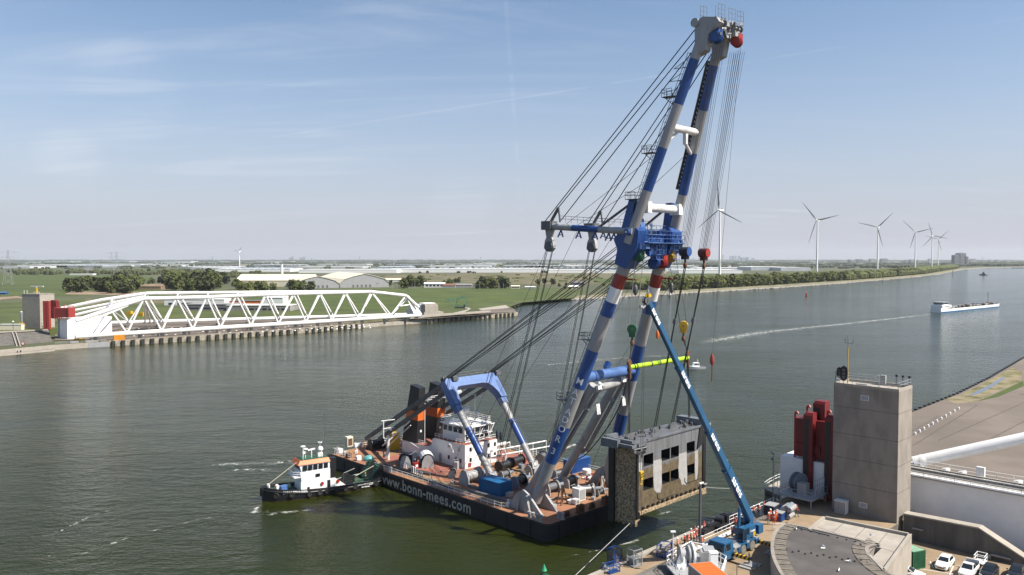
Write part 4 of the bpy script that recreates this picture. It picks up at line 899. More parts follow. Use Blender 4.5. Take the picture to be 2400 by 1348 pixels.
container('blue_container', 'corrugated blue container behind the grey slanting support frame by the far railing', 'container', (cc.x + 1.0, cc.y + .6, DK + .02), 6.1, 2.5, 2.7, R(0), 'blue', roofm='lblue')
cc = S(930, 1051, DK)
container('yellow_container', 'yellow container on the stern deck behind the black funnels', 'container', (cc.x, cc.y + 1, DK + .02), 4.6, 2.6, 3.6, R(55), 'yellow')
def cabinet(label, x, y, d, m_, rz=0):
    p = S(x, y, DK); t_ = thing('equipment_box', label, 'equipment box', (p.x, p.y, DK + .02), rz); q = MB(); q.box(-d[0] / 2, d[0] / 2, -d[1] / 2, d[1] / 2, .1, d[2]); q.box(-d[0] / 2 - .05, d[0] / 2 + .05, -d[1] / 2 - .05, d[1] / 2 + .05, d[2], d[2] + .06); part(t_, 'body', q, m_)
    q = MB(); q.box(-d[0] / 2 + .15, d[0] / 2 - .15, -d[1] / 2 - .03, -d[1] / 2, .3, d[2] - .2); part(t_, 'door', q, 'grey'); return t_
cabinet('tall white power unit on the bow deck beside a white winch', 1357, 1173, (1.9, 1.7, 2.4), 'white'); cabinet('small white box at the foot of the tall white power unit', 1349, 1182, (1.1, 1.1, .9), 'white'); cabinet('low white box left of the small white box on the bow deck', 1337, 1180, (1.3, .9, .6), 'white')
cabinet('grey box beside the blue container with a worn top', 1195, 1166, (1.3, 1.0, .9), 'lgrey')
p = S(1375, 1112, DK); q = MB(); q.lathe([(.95, 0), (.95, 1.1), (.9, 1.15)], (0, 0, 0), n=16); q.lathe([(.7, 0), (.7, .04)], (0, 0, 1.15), n=14); solo('round_tank', 'round white tank on the deck right of the corrugated blue container', 'tank', q, 'white', (p.x, p.y, DK))
p = S(1385, 1121, DK); q = MB()
for i in range(26): q.cbox((rr.uniform(-1.6, 1.6), rr.uniform(-1, 1), rr.uniform(.1, .6)), (rr.uniform(.3, 1.2), rr.uniform(.15, .5), rr.uniform(.1, .4)), rr.random() * 3, i % 3)
solo('scrap_heap', 'jumbled heap of white and red rigging gear beside the round white tank', 'gear heap', q, ['white', 'grey', 'red'], (p.x, p.y, DK), kind=None)
p = S(1418, 1175, DK); q = MB()
for i in range(14): q.cbox((rr.uniform(-.9, .9), rr.uniform(-.6, .6), rr.uniform(.1, .5)), (rr.uniform(.3, .8), rr.uniform(.15, .4), rr.uniform(.1, .5)), rr.random() * 3, i % 2)
solo('gear_heap', 'orange and white pile of lashing gear by the bow edge next to the hanging gate', 'gear heap', q, ['orange', 'white'], (p.x, p.y, DK))
p = S(965, 1088, DK); q = MB(); q.cbox((0, 0, 1.2), (2.2, 1.6, 2.4), .4, 0); q.cbox((.3, -.9, .7), (1, .5, 1.2), .4, 1); q.tube([(-1, -.6, 2.4), (.6, -1, 3.1)], .08, 5, 1)
solo('power_pack', 'dark blue power pack with pipes between the stern winches', 'power pack', q, ['navy', 'bluegrey'], (p.x, p.y, DK))
p = S(974, 1098, DK); q = MB(); q.box(-.5, .5, -.4, .4, .05, 1.2, 0); q.box(-.55, .55, -.45, .45, 1.2, 1.28, 0); q.box(-.3, .3, -.46, -.4, .4, .9, 1); solo('red_cabinet', 'small red cabinet beside the hooded stern winch', 'cabinet', q, ['lred', 'white'], (p.x, p.y, DK))
# ================================================================ HANGING LOCK GATE
m = bpy.data.materials.new('gate_front'); m.use_nodes = True; t = m.node_tree; b = t.nodes['Principled BSDF']; MATS['gate_front'] = m; b.inputs['Roughness'].default_value = .7
x = N(t, 'ShaderNodeTexCoord'); sp = N(t, 'ShaderNodeSeparateXYZ'); LK(t, x.outputs['Object'], sp.inputs[0])
def nn_(scale, st=(1, 1, 1), det=6):
    g = N(t, 'ShaderNodeMapping'); LK(t, x.outputs['Object'], g.inputs[0]); g.inputs['Scale'].default_value = st
    n = N(t, 'ShaderNodeTexNoise'); LK(t, g.outputs[0], n.inputs[0]); n.inputs['Scale'].default_value = scale; n.inputs['Detail'].default_value = det; n.inputs['Roughness'].default_value = .65; return n.outputs[0]
# marine growth up to an old waterline, coated steel above
ht = M(t, 'ADD', sp.outputs[2], M(t, 'MULTIPLY', M(t, 'SUBTRACT', nn_(.8, (1.6, 1, .25)), .5), 3.2))
grow = mr(t, ht, 6.9, 7.3, 1, 0)
c1 = N(t, 'ShaderNodeMix', data_type='RGBA'); LK(t, mr(t, nn_(.9, (2.5, 1, .15)), .35, .7), c1.inputs[0]); c1.inputs[6].default_value = (.145, .15, .165, 1); c1.inputs[7].default_value = (.085, .088, .086, 1)
c2 = N(t, 'ShaderNodeMix', data_type='RGBA'); LK(t, mr(t, nn_(2.2, (1, 1, .6), 9), .35, .68), c2.inputs[0]); c2.inputs[6].default_value = (.075, .055, .029, 1); c2.inputs[7].default_value = (.13, .10, .058, 1)
c3 = N(t, 'ShaderNodeMix', data_type='RGBA'); LK(t, grow, c3.inputs[0]); LK(t, c1.outputs[2], c3.inputs[6]); LK(t, c2.outputs[2], c3.inputs[7])
LK(t, c3.outputs[2], b.inputs['Base Color'])
bp = N(t, 'ShaderNodeBump'); bp.inputs['Distance'].default_value = .06; bp.inputs['Strength'].default_value = .6; LK(t, nn_(5), bp.inputs['Height']); LK(t, bp.outputs[0], b.inputs['Normal'])
mat('mussel', (.46, .34, .21), .95, var=.6, scale=3.2, bump=1, bscale=5, dirt=(.12, .10, .07), dscale=3.0, dlo=.48, dhi=.6, damt=.8)
mat('coating', (.36, .355, .35), .7, var=.12, scale=.8, dirt=(.33, .31, .27), dscale=1.2, damt=.6)
mat('gatesteel', (.17, .19, .215), .55, var=.2, dirt=(.10, .09, .08), damt=.6)
LG = thing('lock_gate', 'massive steel lock gate hanging from the crane, brown with marine growth, rows of square openings', 'lock gate', (16.7, -11.5, 6.8), ab=True)
gx0, gx1, gy0, gy1, gz0, gz1 = 6.6, 26.7, -14.0, -9.1, 6.8, 18.35
cols_ = []
for a, b_ in ((1508, 1531), (1549.5, 1570), (1572, 1591), (1609, 1628)): cols_.append((SY(a, 1090, -14).x, SY(b_, 1085, -14).x))
zu = (SY(1519, 1091, -14).z, SY(1519, 1064.5, -14).z); zl = (SY(1519, 1147, -14).z, SY(1519, 1121, -14).z)
xs = [gx0] + [c for p in cols_ for c in p] + [gx1]; zs = [gz0, zl[0], zl[1], zu[0], zu[1], gz1]
q = MB()
for i in range(len(xs) - 1):
    for j in range(5):
        x0, x1, z0, z1 = xs[i], xs[i + 1], zs[j], zs[j + 1]
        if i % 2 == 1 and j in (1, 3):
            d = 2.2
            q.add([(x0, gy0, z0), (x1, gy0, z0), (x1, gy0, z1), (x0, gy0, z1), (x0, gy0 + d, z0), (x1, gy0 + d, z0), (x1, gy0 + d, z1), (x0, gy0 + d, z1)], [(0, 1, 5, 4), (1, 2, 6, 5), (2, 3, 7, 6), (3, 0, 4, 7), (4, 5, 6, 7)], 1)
        else: q.add([(x0, gy0, z0), (x1, gy0, z0), (x1, gy0, z1), (x0, gy0, z1)], [(0, 1, 2, 3)], 0)
p8 = [(gx0, gy0, gz0), (gx1, gy0, gz0), (gx1, gy1, gz0), (gx0, gy1, gz0), (gx0, gy0, gz1), (gx1, gy0, gz1), (gx1, gy1, gz1), (gx0, gy1, gz1)]
q.add(p8, [(3, 2, 1, 0), (4, 5, 6, 7), (2, 3, 7, 6), (1, 2, 6, 5), (3, 0, 4, 7)], 2); q.m[-1] = 3; q.m[-4] = 2
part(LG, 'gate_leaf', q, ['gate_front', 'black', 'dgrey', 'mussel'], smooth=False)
q = MB()
def patch(pts):
    q = MB(); q.plate([(SY(a, b_, -14).x, gy0 - .012, SY(a, b_, -14).z) for a, b_ in pts], (0, .008, 0)); part(LG, 'paint_patch', q, 'coating', smooth=False)
def zp(z4): return [(1400 + a / 3.133, 860 + b_ / 3.133) for a, b_ in z4]
patch(zp([(412, 690), (440, 682), (472, 676), (474, 740), (472, 800), (474, 860), (468, 905), (462, 926), (448, 920), (438, 925), (420, 905), (414, 850), (410, 770)]))
patch(zp([(598, 640), (640, 628), (656, 622), (657, 700), (660, 790), (658, 848), (648, 868), (632, 862), (620, 868), (612, 830), (600, 812), (595, 740), (598, 690)]))
patch(zp([(716, 620), (738, 610), (741, 690), (738, 770), (730, 830), (720, 828), (716, 760)]))
patch(zp([(303, 705), (328, 700), (333, 740), (328, 800), (322, 780), (308, 800), (304, 760)]))
q = MB(); q.box(gx0 - .35, gx0 + .15, gy0 - .25, gy0 - .02, 5.9, gz1); q.box(gx0 - .5, gx0 - .03, gy1 - .4, gy1 + .7, 4.4, gz1); q.box(gx1 - .4, gx1 + .5, gy0 - .2, gy0 - .02, 6.4, gz1 + .8); part(LG, 'seal_post', q, 'black')
q = MB(); q.hexa([(gx0 + .02, gy0 + .35, 4.9), (gx0 + 1.3, gy0 + .35, 5.4), (gx0 + 1.3, gy1, 5.4), (gx0 + .02, gy1, 4.6), (gx0 + .02, gy0 + .2, gz0 - .01), (gx0 + 1.5, gy0 + .2, gz0 - .01), (gx0 + 1.5, gy1, gz0 - .01), (gx0 + .02, gy1, gz0 - .01)])
for i in range(9): q.cbox((gx0 + .5, gy0 + .6 + i * .5, 4.75 + .25 * math.sin(i * 2.3)), (.5, .35, .6), i)
part(LG, 'sill_block', q, 'mussel')
q = MB(); q.box(gx0 + .3, gx1 + .3, gy0 - .45, gy0 - .01, gz0 - .25, gz0 + .25, 0); q.box(gx1 - 1, gx1 + .5, gy0 - .4, gy0 + 2, gz0 - .8, gz0 - .26, 0)
for i in range(14): x_ = gx0 + 1.2 + i * 1.42; q.hexa([(x_, gy0 - .3, gz0 + .5), (x_ + .7, gy0 - .3, gz0 + .45), (x_ + .7, gy0 - .01, gz0 + .45), (x_, gy0 - .01, gz0 + .5), (x_ + .1, gy0 - .35, gz0 + .75), (x_ + .5, gy0 - .35, gz0 + .85), (x_ + .5, gy0 - .01, gz0 + .85), (x_ + .1, gy0 - .01, gz0 + .75)], 1)
for i in range(16): x_ = gx0 + 2 + i * 1.2; q.cbox((x_, gy0 + .6, gz0 - .3), (.7, .5, .3 + .2 * math.sin(i * 3)), 0, 1)
q.box(gx1 - .4, gx1 + .6, gy0 - .5, gy0 + .3, gz0 + .9, gz0 + 1.05, 2)
part(LG, 'bottom_sill', q, ['mussel', 'black', 'lgrey'])
q = MB()
for i, (x_, z_) in enumerate(((9.6, 9.4), (10.6, 8.9), (19.6, 10.4), (20.2, 10.0))): pass
for x_ in (12.4, 20.6): q.tube([(x_, gy0 - .06, 8.9 + (x_ > 20) * 1.2), (x_, gy0 - .06, 8.2 + (x_ > 20) * 1.2), (x_ + .5, gy0 - .06, 7.8 + (x_ > 20) * 1.2), (x_ + 6, gy0 - .06, 7.8 + (x_ > 20) * 1.2)], .05, 5)
part(LG, 'pipe', q, 'wet')
q = MB(); q.box(5.6, 27.0, gy0 - .15, gy1 + .4, gz1 + .01, gz1 + .22, 0); q.box(5.0, 9.0, gy0 - .2, gy1 + 1.2, gz1 - .5, gz1, 1); q.box(4.7, 5.6, gy0 + 2.6, gy1 + 1.2, gz1 - .9, gz1 + .5, 1); q.box(5.6, 8.6, gy1 + .6, gy1 + 1.2, gz1, gz1 + .7, 1)
q.box(5.6, 6.2, gy0 + .3, gy1, gz1 + .22, gz1 + .6, 1); q.box(9.4, 26, gy0 - .15, gy0 + .1, gz1 + .22, gz1 + .4, 1); q.box(25.6, 27.2, gy0 - .2, gy1 + .2, gz1 - .6, gz1 + 1.4, 1); q.hexa([(24.4, gy0 - .22, 14.6), (26.2, gy0 - .22, 15.4), (26.2, gy0 - .02, 15.4), (24.4, gy0 - .02, 14.6), (25.2, gy0 - .22, 18.3), (26.3, gy0 - .22, 19.4), (26.3, gy0 - .02, 19.4), (25.2, gy0 - .02, 18.3)], 2)
part(LG, 'top_deck', q, ['dgrey', 'gatesteel', 'black'])
rr = random.Random(5); q = MB()
for i in range(34):
    x_ = rr.uniform(6.4, 25.5); y_ = rr.uniform(gy0 + .4, gy1 - .2); s_ = rr.uniform(.25, .6); q.cbox((x_, y_, gz1 + .22 + s_ * .5), (s_, s_ * .6, s_ * 1.3), rr.choice((0, .4)), rr.choice((0, 0, 1)))
for i in range(7): x_ = 5.4 + i * .55; q.cbox((x_, gy0 - .3 + .2 * math.sin(i * 2), gz1 - .9 - .25 * (i % 3)), (.45, .4, .5), i, 1)
q.tube([(5.2, gy0 - .4, gz1 - .6), (8.4, gy0 - .5, gz1 - .7)], .12, 6, 1)
part(LG, 'top_gear', q, ['dgrey', 'steel'])
lug = []
for x_, y_ in ((7.8, -11.6), (15.2, -11.6), (20.5, -11.6), (26.0, -11.6)):
    q = MB(); pts = [(x_ + 1.0 * math.cos(R(a)), y_, gz1 + .22 + 1.0 * math.sin(R(a))) for a in range(0, 181, 20)]; q.plate(pts, (0, .5, 0)); part(LG, 'lifting_lug', q, 'dgrey'); lug.append(Vec((x_, y_ + .2, gz1 + 1.1)))
q = MB(); q.bar((27, -12, 18.2), (29.4, -11.6, 18.6), .5, .6); q.bar((27.2, -12.4, 19), (29, -12, 18.4), .25); q.bar((28, -12, 18.3), (28.4, -11.8, 19.8), .2); q.bar((28.6, -11.6, 18.4), (30.6, -11.2, 18.2), .18); q.bar((27.6, -12.6, 17.7), (29.6, -11.8, 17.5), .2); part(LG, 'latch', q, 'black')
# ================================================================ HOOK BLOCKS (things hanging from the boom)
def hook_block(label, x, y, u, col, top, spread, nr, s_=1.0, dirn=(0, 1, 0), hookcol='rust', disc=None):
    p = SY(x, y, u); t_ = thing('hook_block', label, 'hook block', p, ab=True)
    ax = Vec(dirn).normalized(); q = MB(); q.lathe([(.5 * s_, -1.05 * s_), (1.0 * s_, -1.0 * s_), (1.0 * s_, 1.0 * s_), (.5 * s_, 1.05 * s_)], p, ax, 16, 0)
    q.lathe([(.97 * s_, -1.075 * s_), (.97 * s_, -1.055 * s_)], p, ax, 16, 2)
    q.lathe([(.22 * s_, -1.14 * s_), (.22 * s_, 1.14 * s_)], p, ax, 8, 1)
    part(t_, 'sheave_drum', q, [col, 'dgrey', disc or col])
    q = MB(); e = ax.cross(Vec((0, 0, 1)))
    for d in (-.6, .15): q.plate([p + ax * d * s_ + e * .8 * s_ + Vec((0, 0, .1)), p + ax * d * s_ - e * .8 * s_ + Vec((0, 0, .1)), p + ax * d * s_ - e * .62 * s_ + Vec((0, 0, -1.7 * s_)), p + ax * d * s_ + e * .62 * s_ + Vec((0, 0, -1.7 * s_))], ax * .5 * s_)
    part(t_, 'side_plate', q, col)
    q = MB(); h = p + Vec((0, 0, -1.7 * s_)); q.tube([h, h + Vec((0, 0, -.7 * s_))], .22 * s_, 8); q.lathe([(.1, 0), (.42 * s_, .35 * s_), (.45 * s_, .8 * s_), (.2 * s_, 1.3 * s_)], h + Vec((0, 0, -1.9 * s_)), n=8); part(t_, 'hook', q, hookcol)
    for i in range(nr):
        h2_ = nr // 2; f_ = ((i % h2_) / (h2_ - 1) - .5) * 2; j_ = (i // h2_) - .5
        a = p + ax * f_ * .85 * s_ + e * j_ * 1.5 * s_ + Vec((0, 0, .3)); b_ = Vec(top) + Vec(spread) * f_ + e * j_ * 1.3
        q = MB(); q.tube([a, b_], .03, 4); part(t_, 'hoist_rope', q, 'rope2')
    return p + Vec((0, 0, -3.3 * s_)), t_
mat('darkred', (.14, .03, .03), .5, var=.3)
tipL, tipR = JIB(-1, 84.5), JIB(1, 84.5)
hb_b, _ = hook_block('blue hook block hanging on many thin ropes from the boom tip', 1606, 590, -17.4, 'navy', tipL + Vec((.6, -2.4, -1.6)), (0, .95, 0), 12, .78, disc='blue')
hb_r, _ = hook_block('red hook block hanging on many thin ropes from the boom tip', 1650, 593, -17.4, 'darkred', tipR + Vec((.6, -3.0, -1.8)), (0, .95, 0), 12, .78, disc='lred')
hb_g, _ = hook_block('green hook block hanging between the two lower boom legs', 1482, 771, -12.0, 'green', SY(1499, 604, -10.6), (.7, .5, 0), 10, .8, (1, .6, 0))
hb_y, _ = hook_block('yellow hook block hanging left of the slender blue crane jib tip', 1602, 763, -12.0, 'yellow', SY(1576, 606, -10.6), (.7, .5, 0), 10, .8, (1, .6, 0))
def sheave_cluster(c, m_, s_=1.0):
    c = Vec(c); q = MB(); q.lathe([(.95 * s_, -1.0 * s_), (1.0 * s_, -.9 * s_), (1.0 * s_, .9 * s_), (.95 * s_, 1.0 * s_)], c, (1, .25, 0), 14)
    for i in range(5): q.lathe([(1.1 * s_, -.05), (1.1 * s_, .05)], c + Vec((1, .25, 0)) * (-.8 + i * .4) * s_, (1, .25, 0), 12)
    q.cbox(c + Vec((.4, -.5, .9)) * s_, (1.6 * s_, .5 * s_, 1.5 * s_)); P('sheave_cluster', q, m_)
sheave_cluster(tipL + Vec((.5, -2.2, -.3)), 'blue', .85); sheave_cluster(tipR + Vec((.7, -2.8, -.1)), 'lred', .8)
for px_i, py_i, m_i, s_i in ((1497, 602, 'green', .75), (1533, 618, 'blue', .85), (1551, 617, 'lred', .85), (1573, 604, 'yellow', .75)): sheave_cluster(SY(px_i, py_i, -10.6), m_i, s_i)
# slings from the boom tip hooks to the gate
def sling(label, a, mid, b_, w_=.22):
    a, mid, b_ = Vec(a), Vec(mid), Vec(b_); t_ = thing('lifting_sling', label, 'sling', b_, ab=True)
    for d in (-1, 1):
        q = MB(); o_ = Vec((w_ * d, 0, 0)); q.tube([a + o_, mid + o_ * .3], .085, 5); q.tube([mid + o_ * .3, b_ + o_ * 1.3], .085, 5); part(t_, 'rope', q, 'rope')
    q = MB(); q.lathe([(.3, -.45), (.36, 0), (.3, .45)], mid, b_ - a, 8); part(t_, 'shackle', q, 'dgrey')
sling('pair of black slings from the blue hook to the left middle lug of the gate', hb_b, hb_b.lerp(lug[1], .33), lug[1]); sling('pair of black slings from the red hook to the right middle lug of the gate', hb_r, hb_r.lerp(lug[2], .33), lug[2])
# spreader
sL, sR = SY(1475, 861, -12.4), SY(1612, 839, -12.4)
SB = thing('spreader_bar', 'bright lime green tubular spreader bar held level above the lock gate', 'spreader bar', sL.lerp(sR, .5), ab=True)
q = MB(); q.tube([sL, sR], .4, 14, 0); part(SB, 'tube', q, 'lime')
for t_ in (.06, .1, .34, .48, .72, .96): q = MB(); q.tube([sL.lerp(sR, t_), sL.lerp(sR, t_ + .012)], .46, 14); part(SB, 'clamp', q, 'black')
for p in (sL, sR):
    q = MB(); q.lathe([(.5, -.2), (.62, 0), (.5, .2)], p + Vec((0, 0, .75)), (0, 1, 0), 10); q.lathe([(.3, -.5), (.42, .0), (.3, .5)], p + Vec((0, 0, -.4)), (0, 0, 1), 8); q.lathe([(.2, -.5), (.3, 0), (.2, .5)], p + Vec((0, -.1, -1.5)), (0, 0, 1), 8); part(SB, 'shackle', q, 'rust')
for p, h_, l_, nm in ((sL, hb_g, lug[0], 'green'), (sR, hb_y, lug[3], 'yellow')):
    t_ = thing('lifting_sling', f'black sling from the {nm} hook via the spreader bar end to the gate', 'sling', l_, ab=True)
    for d in (-1, 1):
        q = MB(); q.tube([h_ + Vec((d * .3, 0, .4)), p + Vec((-d * .25, 0, .8))], .08, 5); part(t_, 'rope', q, 'rope')
        q = MB(); q.tube([p + Vec((d * .16, 0, -.6)), l_ + Vec((d * .2, 0, 0))], .08, 5); part(t_, 'rope', q, 'rope')
# overhaul ball on its own whip line, small hook
p = SY(1669, 843, -22); t_ = thing('hook_ball', 'rust red hook ball hanging on one thin line right of the white patrol boat', 'hook ball', p, ab=True)
q = MB(); q.lathe([(.1, -1.0), (.32, -.6), (.36, .2), (.2, .7), (.1, 1.0)], p, n=10); part(t_, 'ball', q, 'red')
q = MB(); q.tube([p + Vec((0, 0, -.9)), p + Vec((0, 0, -3.6))], .09, 5); part(t_, 'pendant', q, 'rust')
q = MB(); q.tube([p + Vec((0, 0, .9)), tipR + Vec((.9, -3.4, -1))], .03, 4); part(t_, 'hoist_rope', q, 'rope2')
p = SY(1541, 783, -11); t_ = thing('hook_ball', 'small orange hook hanging on a single line right of the grey boom leg', 'hook ball', p, ab=True)
q = MB(); q.lathe([(.1, -.9), (.3, -.5), (.3, .3), (.1, .7)], p, n=8); part(t_, 'ball', q, 'orange'); q = MB(); q.tube([p, SY(1560, 612, -10.6)], .03, 4); part(t_, 'hoist_rope', q, 'rope2')
# tag lines of the gate
a, b_ = Vec((gx1 + .2, gy0, gz0 + .3)), Vec((40, -27.5, 7.6)); q = MB(); q.tube([a.lerp(b_, i / 8) - Vec((0, 0, 1.2 * 4 * (i / 8) * (1 - i / 8) * .4)) for i in range(9)], .05, 4)
solo('tag_line', 'pale rope from the lower right gate corner across the water to the quay', 'rope', q, 'lgrey')
a, b_ = Vec((gx0 - .2, -13, 5.2)), S(1345, 1352, 5); q = MB(); q.tube([a, b_], .06, 4)
solo('tag_line', 'pale taut rope from the lower left gate corner down to the quay', 'rope', q, 'lgrey')
# ================================================================ TUG
hd = math.atan2(-12.7, -19.9); ctr = Vec((-38.2, 161.9, 0)) + Vec((-.54, .84, 0)) * 3.3
TG = thing('tugboat', 'black hulled tugboat with white wheelhouse and orange roof band nosing out beside the barge stern', 'tugboat', ctr, hd, 'W')
st_ = [(-12.4, 2.9, 1.7), (-11, 3.3, 1.6), (-6, 3.5, 1.5), (0, 3.5, 1.6), (5, 3.4, 1.9), (8.5, 2.9, 2.3), (10.8, 1.9, 2.6), (12.0, .9, 2.8), (12.5, .15, 2.85)]
q = MB(); rings = []
for x_, w_, z_ in st_: rings.append([(x_ * .98 - (.3 if x_ > 8 else 0), 0, -1.2), (x_ * .99, -w_ * .8, -.9), (x_, -w_ * .97, .1), (x_, -w_, z_ - .5), (x_, -w_, z_), (x_, -w_ * .93, z_), (x_, -w_ * .93, z_ - .7), (x_, w_ * .93, z_ - .7), (x_, w_ * .93, z_), (x_, w_, z_), (x_, w_, z_ - .5), (x_, w_ * .97, .1), (x_ * .99, w_ * .8, -.9)])
q.cols(rings)
for f_i, f_ in enumerate(q.f):
    zs_ = [q.v[i].z for i in f_]; c_ = sum((q.v[i] for i in f_), Vec()) / len(f_)
    if max(zs_) - min(zs_) < .5 and len(f_) == 4 and all(abs(q.v[i].y) < 3.4 for i in f_) and c_.z > .5 and abs(c_.y) < .3: q.m[f_i] = 1
    if max(zs_) < .35 and len(f_) == 4: q.m[f_i] = 2
th_ = part(TG, 'hull', q, ['hull', mat('tugdeck', (.05, .10, .06), .8, var=.3), 'rust'])
q = MB()
for sy in (-1, 1): q.tube([(x_, sy * (w_ + .06), z_ - .55) for x_, w_, z_ in st_], .16, 6)
q.lathe([(.2, -.9), (.55, -.8), (.55, .8), (.2, .9)], (12.4, 0, 1.9), (0, 0, 1), 12); part(TG, 'rubbing_strake', q, 'black')
for x_ in (10.2, 7.4, 3.9, 1.7, .2, -1.8, -3.8, -5.9, -10.6):
    w_ = 3.5 if x_ < 4 else (3.2 if x_ < 8 else 2.25); z_ = .9 if x_ < 5 else 1.25; a_ = 0 if x_ < 5 else (.22 if x_ < 8 else .62)
    d = Vec((math.sin(a_), math.cos(a_), 0)); q = MB(); c_ = Vec((x_, w_, z_)) + d * .12
    q.lathe([(.28, -.16), (.5, -.2), (.56, 0), (.5, .2), (.28, .16)], c_, d, 14, 0); q.lathe([(.26, 0), (.26, .02)], c_ + d * -.1, d, 10, 1); part(TG, 'tyre_fender', q, ['tyre', 'black'])
q = MB(); hwf = lambda x_: next(a[1] + (b[1] - a[1]) * (x_ - a[0]) / (b[0] - a[0]) for a, b in zip(st_[:-1], st_[1:]) if a[0] <= x_ <= b[0]); q.text('JAN LEENHEER', .72, lambda a, b_: (6.6 - a, hwf(6.6 - a) + .05, 1.42 + b_ + (6.6 - a - 5) * .09), 0, .035, 1, 1); q.text('JAN LEENHEER', .5, lambda a, b_: (-8.3 - a, 3.52, .98 + b_), 0, .03); q.text('ROTTERDAM', .3, lambda a, b_: (-8.3 - a, 3.52, .5 + b_), 0, .02); part(TG, 'lettering', q, 'white2', th_)
# superstructure
q = MB(); q.hexa([(-4.6, -2.3, 1), (5.2, -2.2, 1), (5.2, 2.2, 1), (-4.6, 2.3, 1), (-2.0, -2.3, 3.1), (5.2, -2.2, 3.1), (5.2, 2.2, 3.1), (-2.0, 2.3, 3.1)])
q.hexa([(-1.6, -2.2, 3.1), (5.0, -2.1, 3.1), (5.0, 2.1, 3.1), (-1.6, 2.2, 3.1), (-1.6, -2.2, 5.2), (5.3, -2.1, 5.2), (5.3, 2.1, 5.2), (-1.6, 2.2, 5.2)])
sh = part(TG, 'deckhouse', q, 'white2')
for x_, z_, wd_, hd_, m_ in ((-1.0, 1.15, .7, 1.7, 'black'), (3.4, 1.4, .5, .6, 'glass'), (1.2, 3.9, .9, .6, 'glass')):
    q = MB(); q.box(x_, x_ + wd_, 2.23, 2.29 if z_ < 3 else 2.29, z_, z_ + hd_); part(TG, 'door' if hd_ > 1 else 'window', q, m_, sh)
for x_, z_ in ((.8, 2.3), (-2.6, 2.3)):
    q = MB(); q.lathe([(.2, -.05), (.36, -.07), (.4, 0), (.36, .07), (.2, .05)], (x_, 2.38, z_), (0, 1, 0), 12); part(TG, 'lifebuoy', q, 'lred')
q = MB(); q.hexa([(-.9, -2.2, 5.2), (5.0, -2.0, 5.2), (5.0, 2.0, 5.2), (-.9, 2.2, 5.2), (-.9, -2.25, 6.7), (5.5, -2.15, 6.7), (5.5, 2.15, 6.7), (-.9, 2.25, 6.7)]); wh = part(TG, 'wheelhouse', q, 'white2')
for i in range(5):
    q = MB(); x_ = -.5 + i * 1.1; q.hexa([(x_, 2.06, 5.45), (x_ + .85, 2.06, 5.45), (x_ + .85, 2.245, 5.45), (x_, 2.245, 5.45), (x_, 2.1, 6.5), (x_ + .85, 2.1, 6.5), (x_ + .85, 2.285, 6.5), (x_, 2.285, 6.5)]); part(TG, 'window', q, 'glass', wh)
for i in range(4):
    q = MB(); y_ = -1.7 + i * .9; q.hexa([(5.0, y_, 5.45), (5.14, y_, 5.45), (5.14, y_ + .7, 5.45), (5.0, y_ + .7, 5.45), (5.3, y_, 6.5), (5.47, y_, 6.5), (5.47, y_ + .7, 6.5), (5.3, y_ + .7, 6.5)]); part(TG, 'window', q, 'glass', wh)
q = MB(); q.hexa([(-1.0, -2.4, 6.7), (5.8, -2.3, 6.7), (5.8, 2.3, 6.7), (-1.0, 2.4, 6.7), (-.8, -1.9, 7.5), (5.2, -1.8, 7.5), (5.2, 1.8, 7.5), (-.8, 1.9, 7.5)], 0); q.box(-.7, 5.0, -1.7, 1.7, 7.5, 7.56, 1); q.rail([(-.7, 1.6, 7.5), (4.9, 1.6, 7.5)], h=.7, gap=1.3, r=.04, k=1); rf = part(TG, 'roof', q, ['orange', 'green'])
q = MB(); q.box(-2.3, -1.0, .9, 2.2, 3.1, 7.3); q.box(-2.3, -1.0, -2.2, -.9, 3.1, 7.3); part(TG, 'funnel', q, 'black')
q = MB(); q.rail([(5.2, 2.4, 4.3), (6.6, 1.6, 4.3), (6.6, -1.6, 4.3), (5.2, -2.4, 4.3)], h=1.0, gap=1, r=.04); q.box(5.0, 6.6, -2.3, 2.3, 4.15, 4.3); part(TG, 'bridge_deck', q, 'white')
q = MB()
for x_, y_, h_ in ((4.4, 1.2, 2.6), (3.6, .2, 1.8), (.2, -.6, 2.6)): q.tube([(x_, y_, 7.5), (x_, y_, 7.5 + h_)], .09, 5); q.lathe([(.1, 0), (.5, .1), (.5, .25), (.1, .35)], (x_, y_, 7.5 + h_), n=8)
q.ball((.6, .8, 9.2), .6, 9); q.box(.2, 1.2, .4, 1.2, 7.5, 8.5); q.bar((1.6, .2, 9.3), (3.3, .9, 9.3), .2, .25); q.tube([(2.4, .5, 7.5), (2.4, .5, 9.2)], .1, 5); q.cbox((4.2, 1.0, 8.9), (.5, .4, .4), 0); part(TG, 'radar', q, 'white2', rf)
q = MB(); q.tube([(-.5, .2, 7.4), (-.5, .2, 16.5)], [.14, .05], 6); q.tube([(-.5, 1.2, 12.4), (-.5, .2, 11.6), (-.5, -.9, 12.6)], .06, 5); q.tube([(-.5, 1.2, 12.4), (-.5, 1.2, 14)], .04, 4); q.bar((-.5, .2, 11.6), (.2, .9, 10.8), .1); q.ball((-.5, .2, 14.4), .16, 6); part(TG, 'mast', q, 'dgrey')
q = MB(); q.tube([(4.8, .6, 7.5), (11.6, .2, 3.0)], .05, 5); part(TG, 'forestay', q, 'cream')
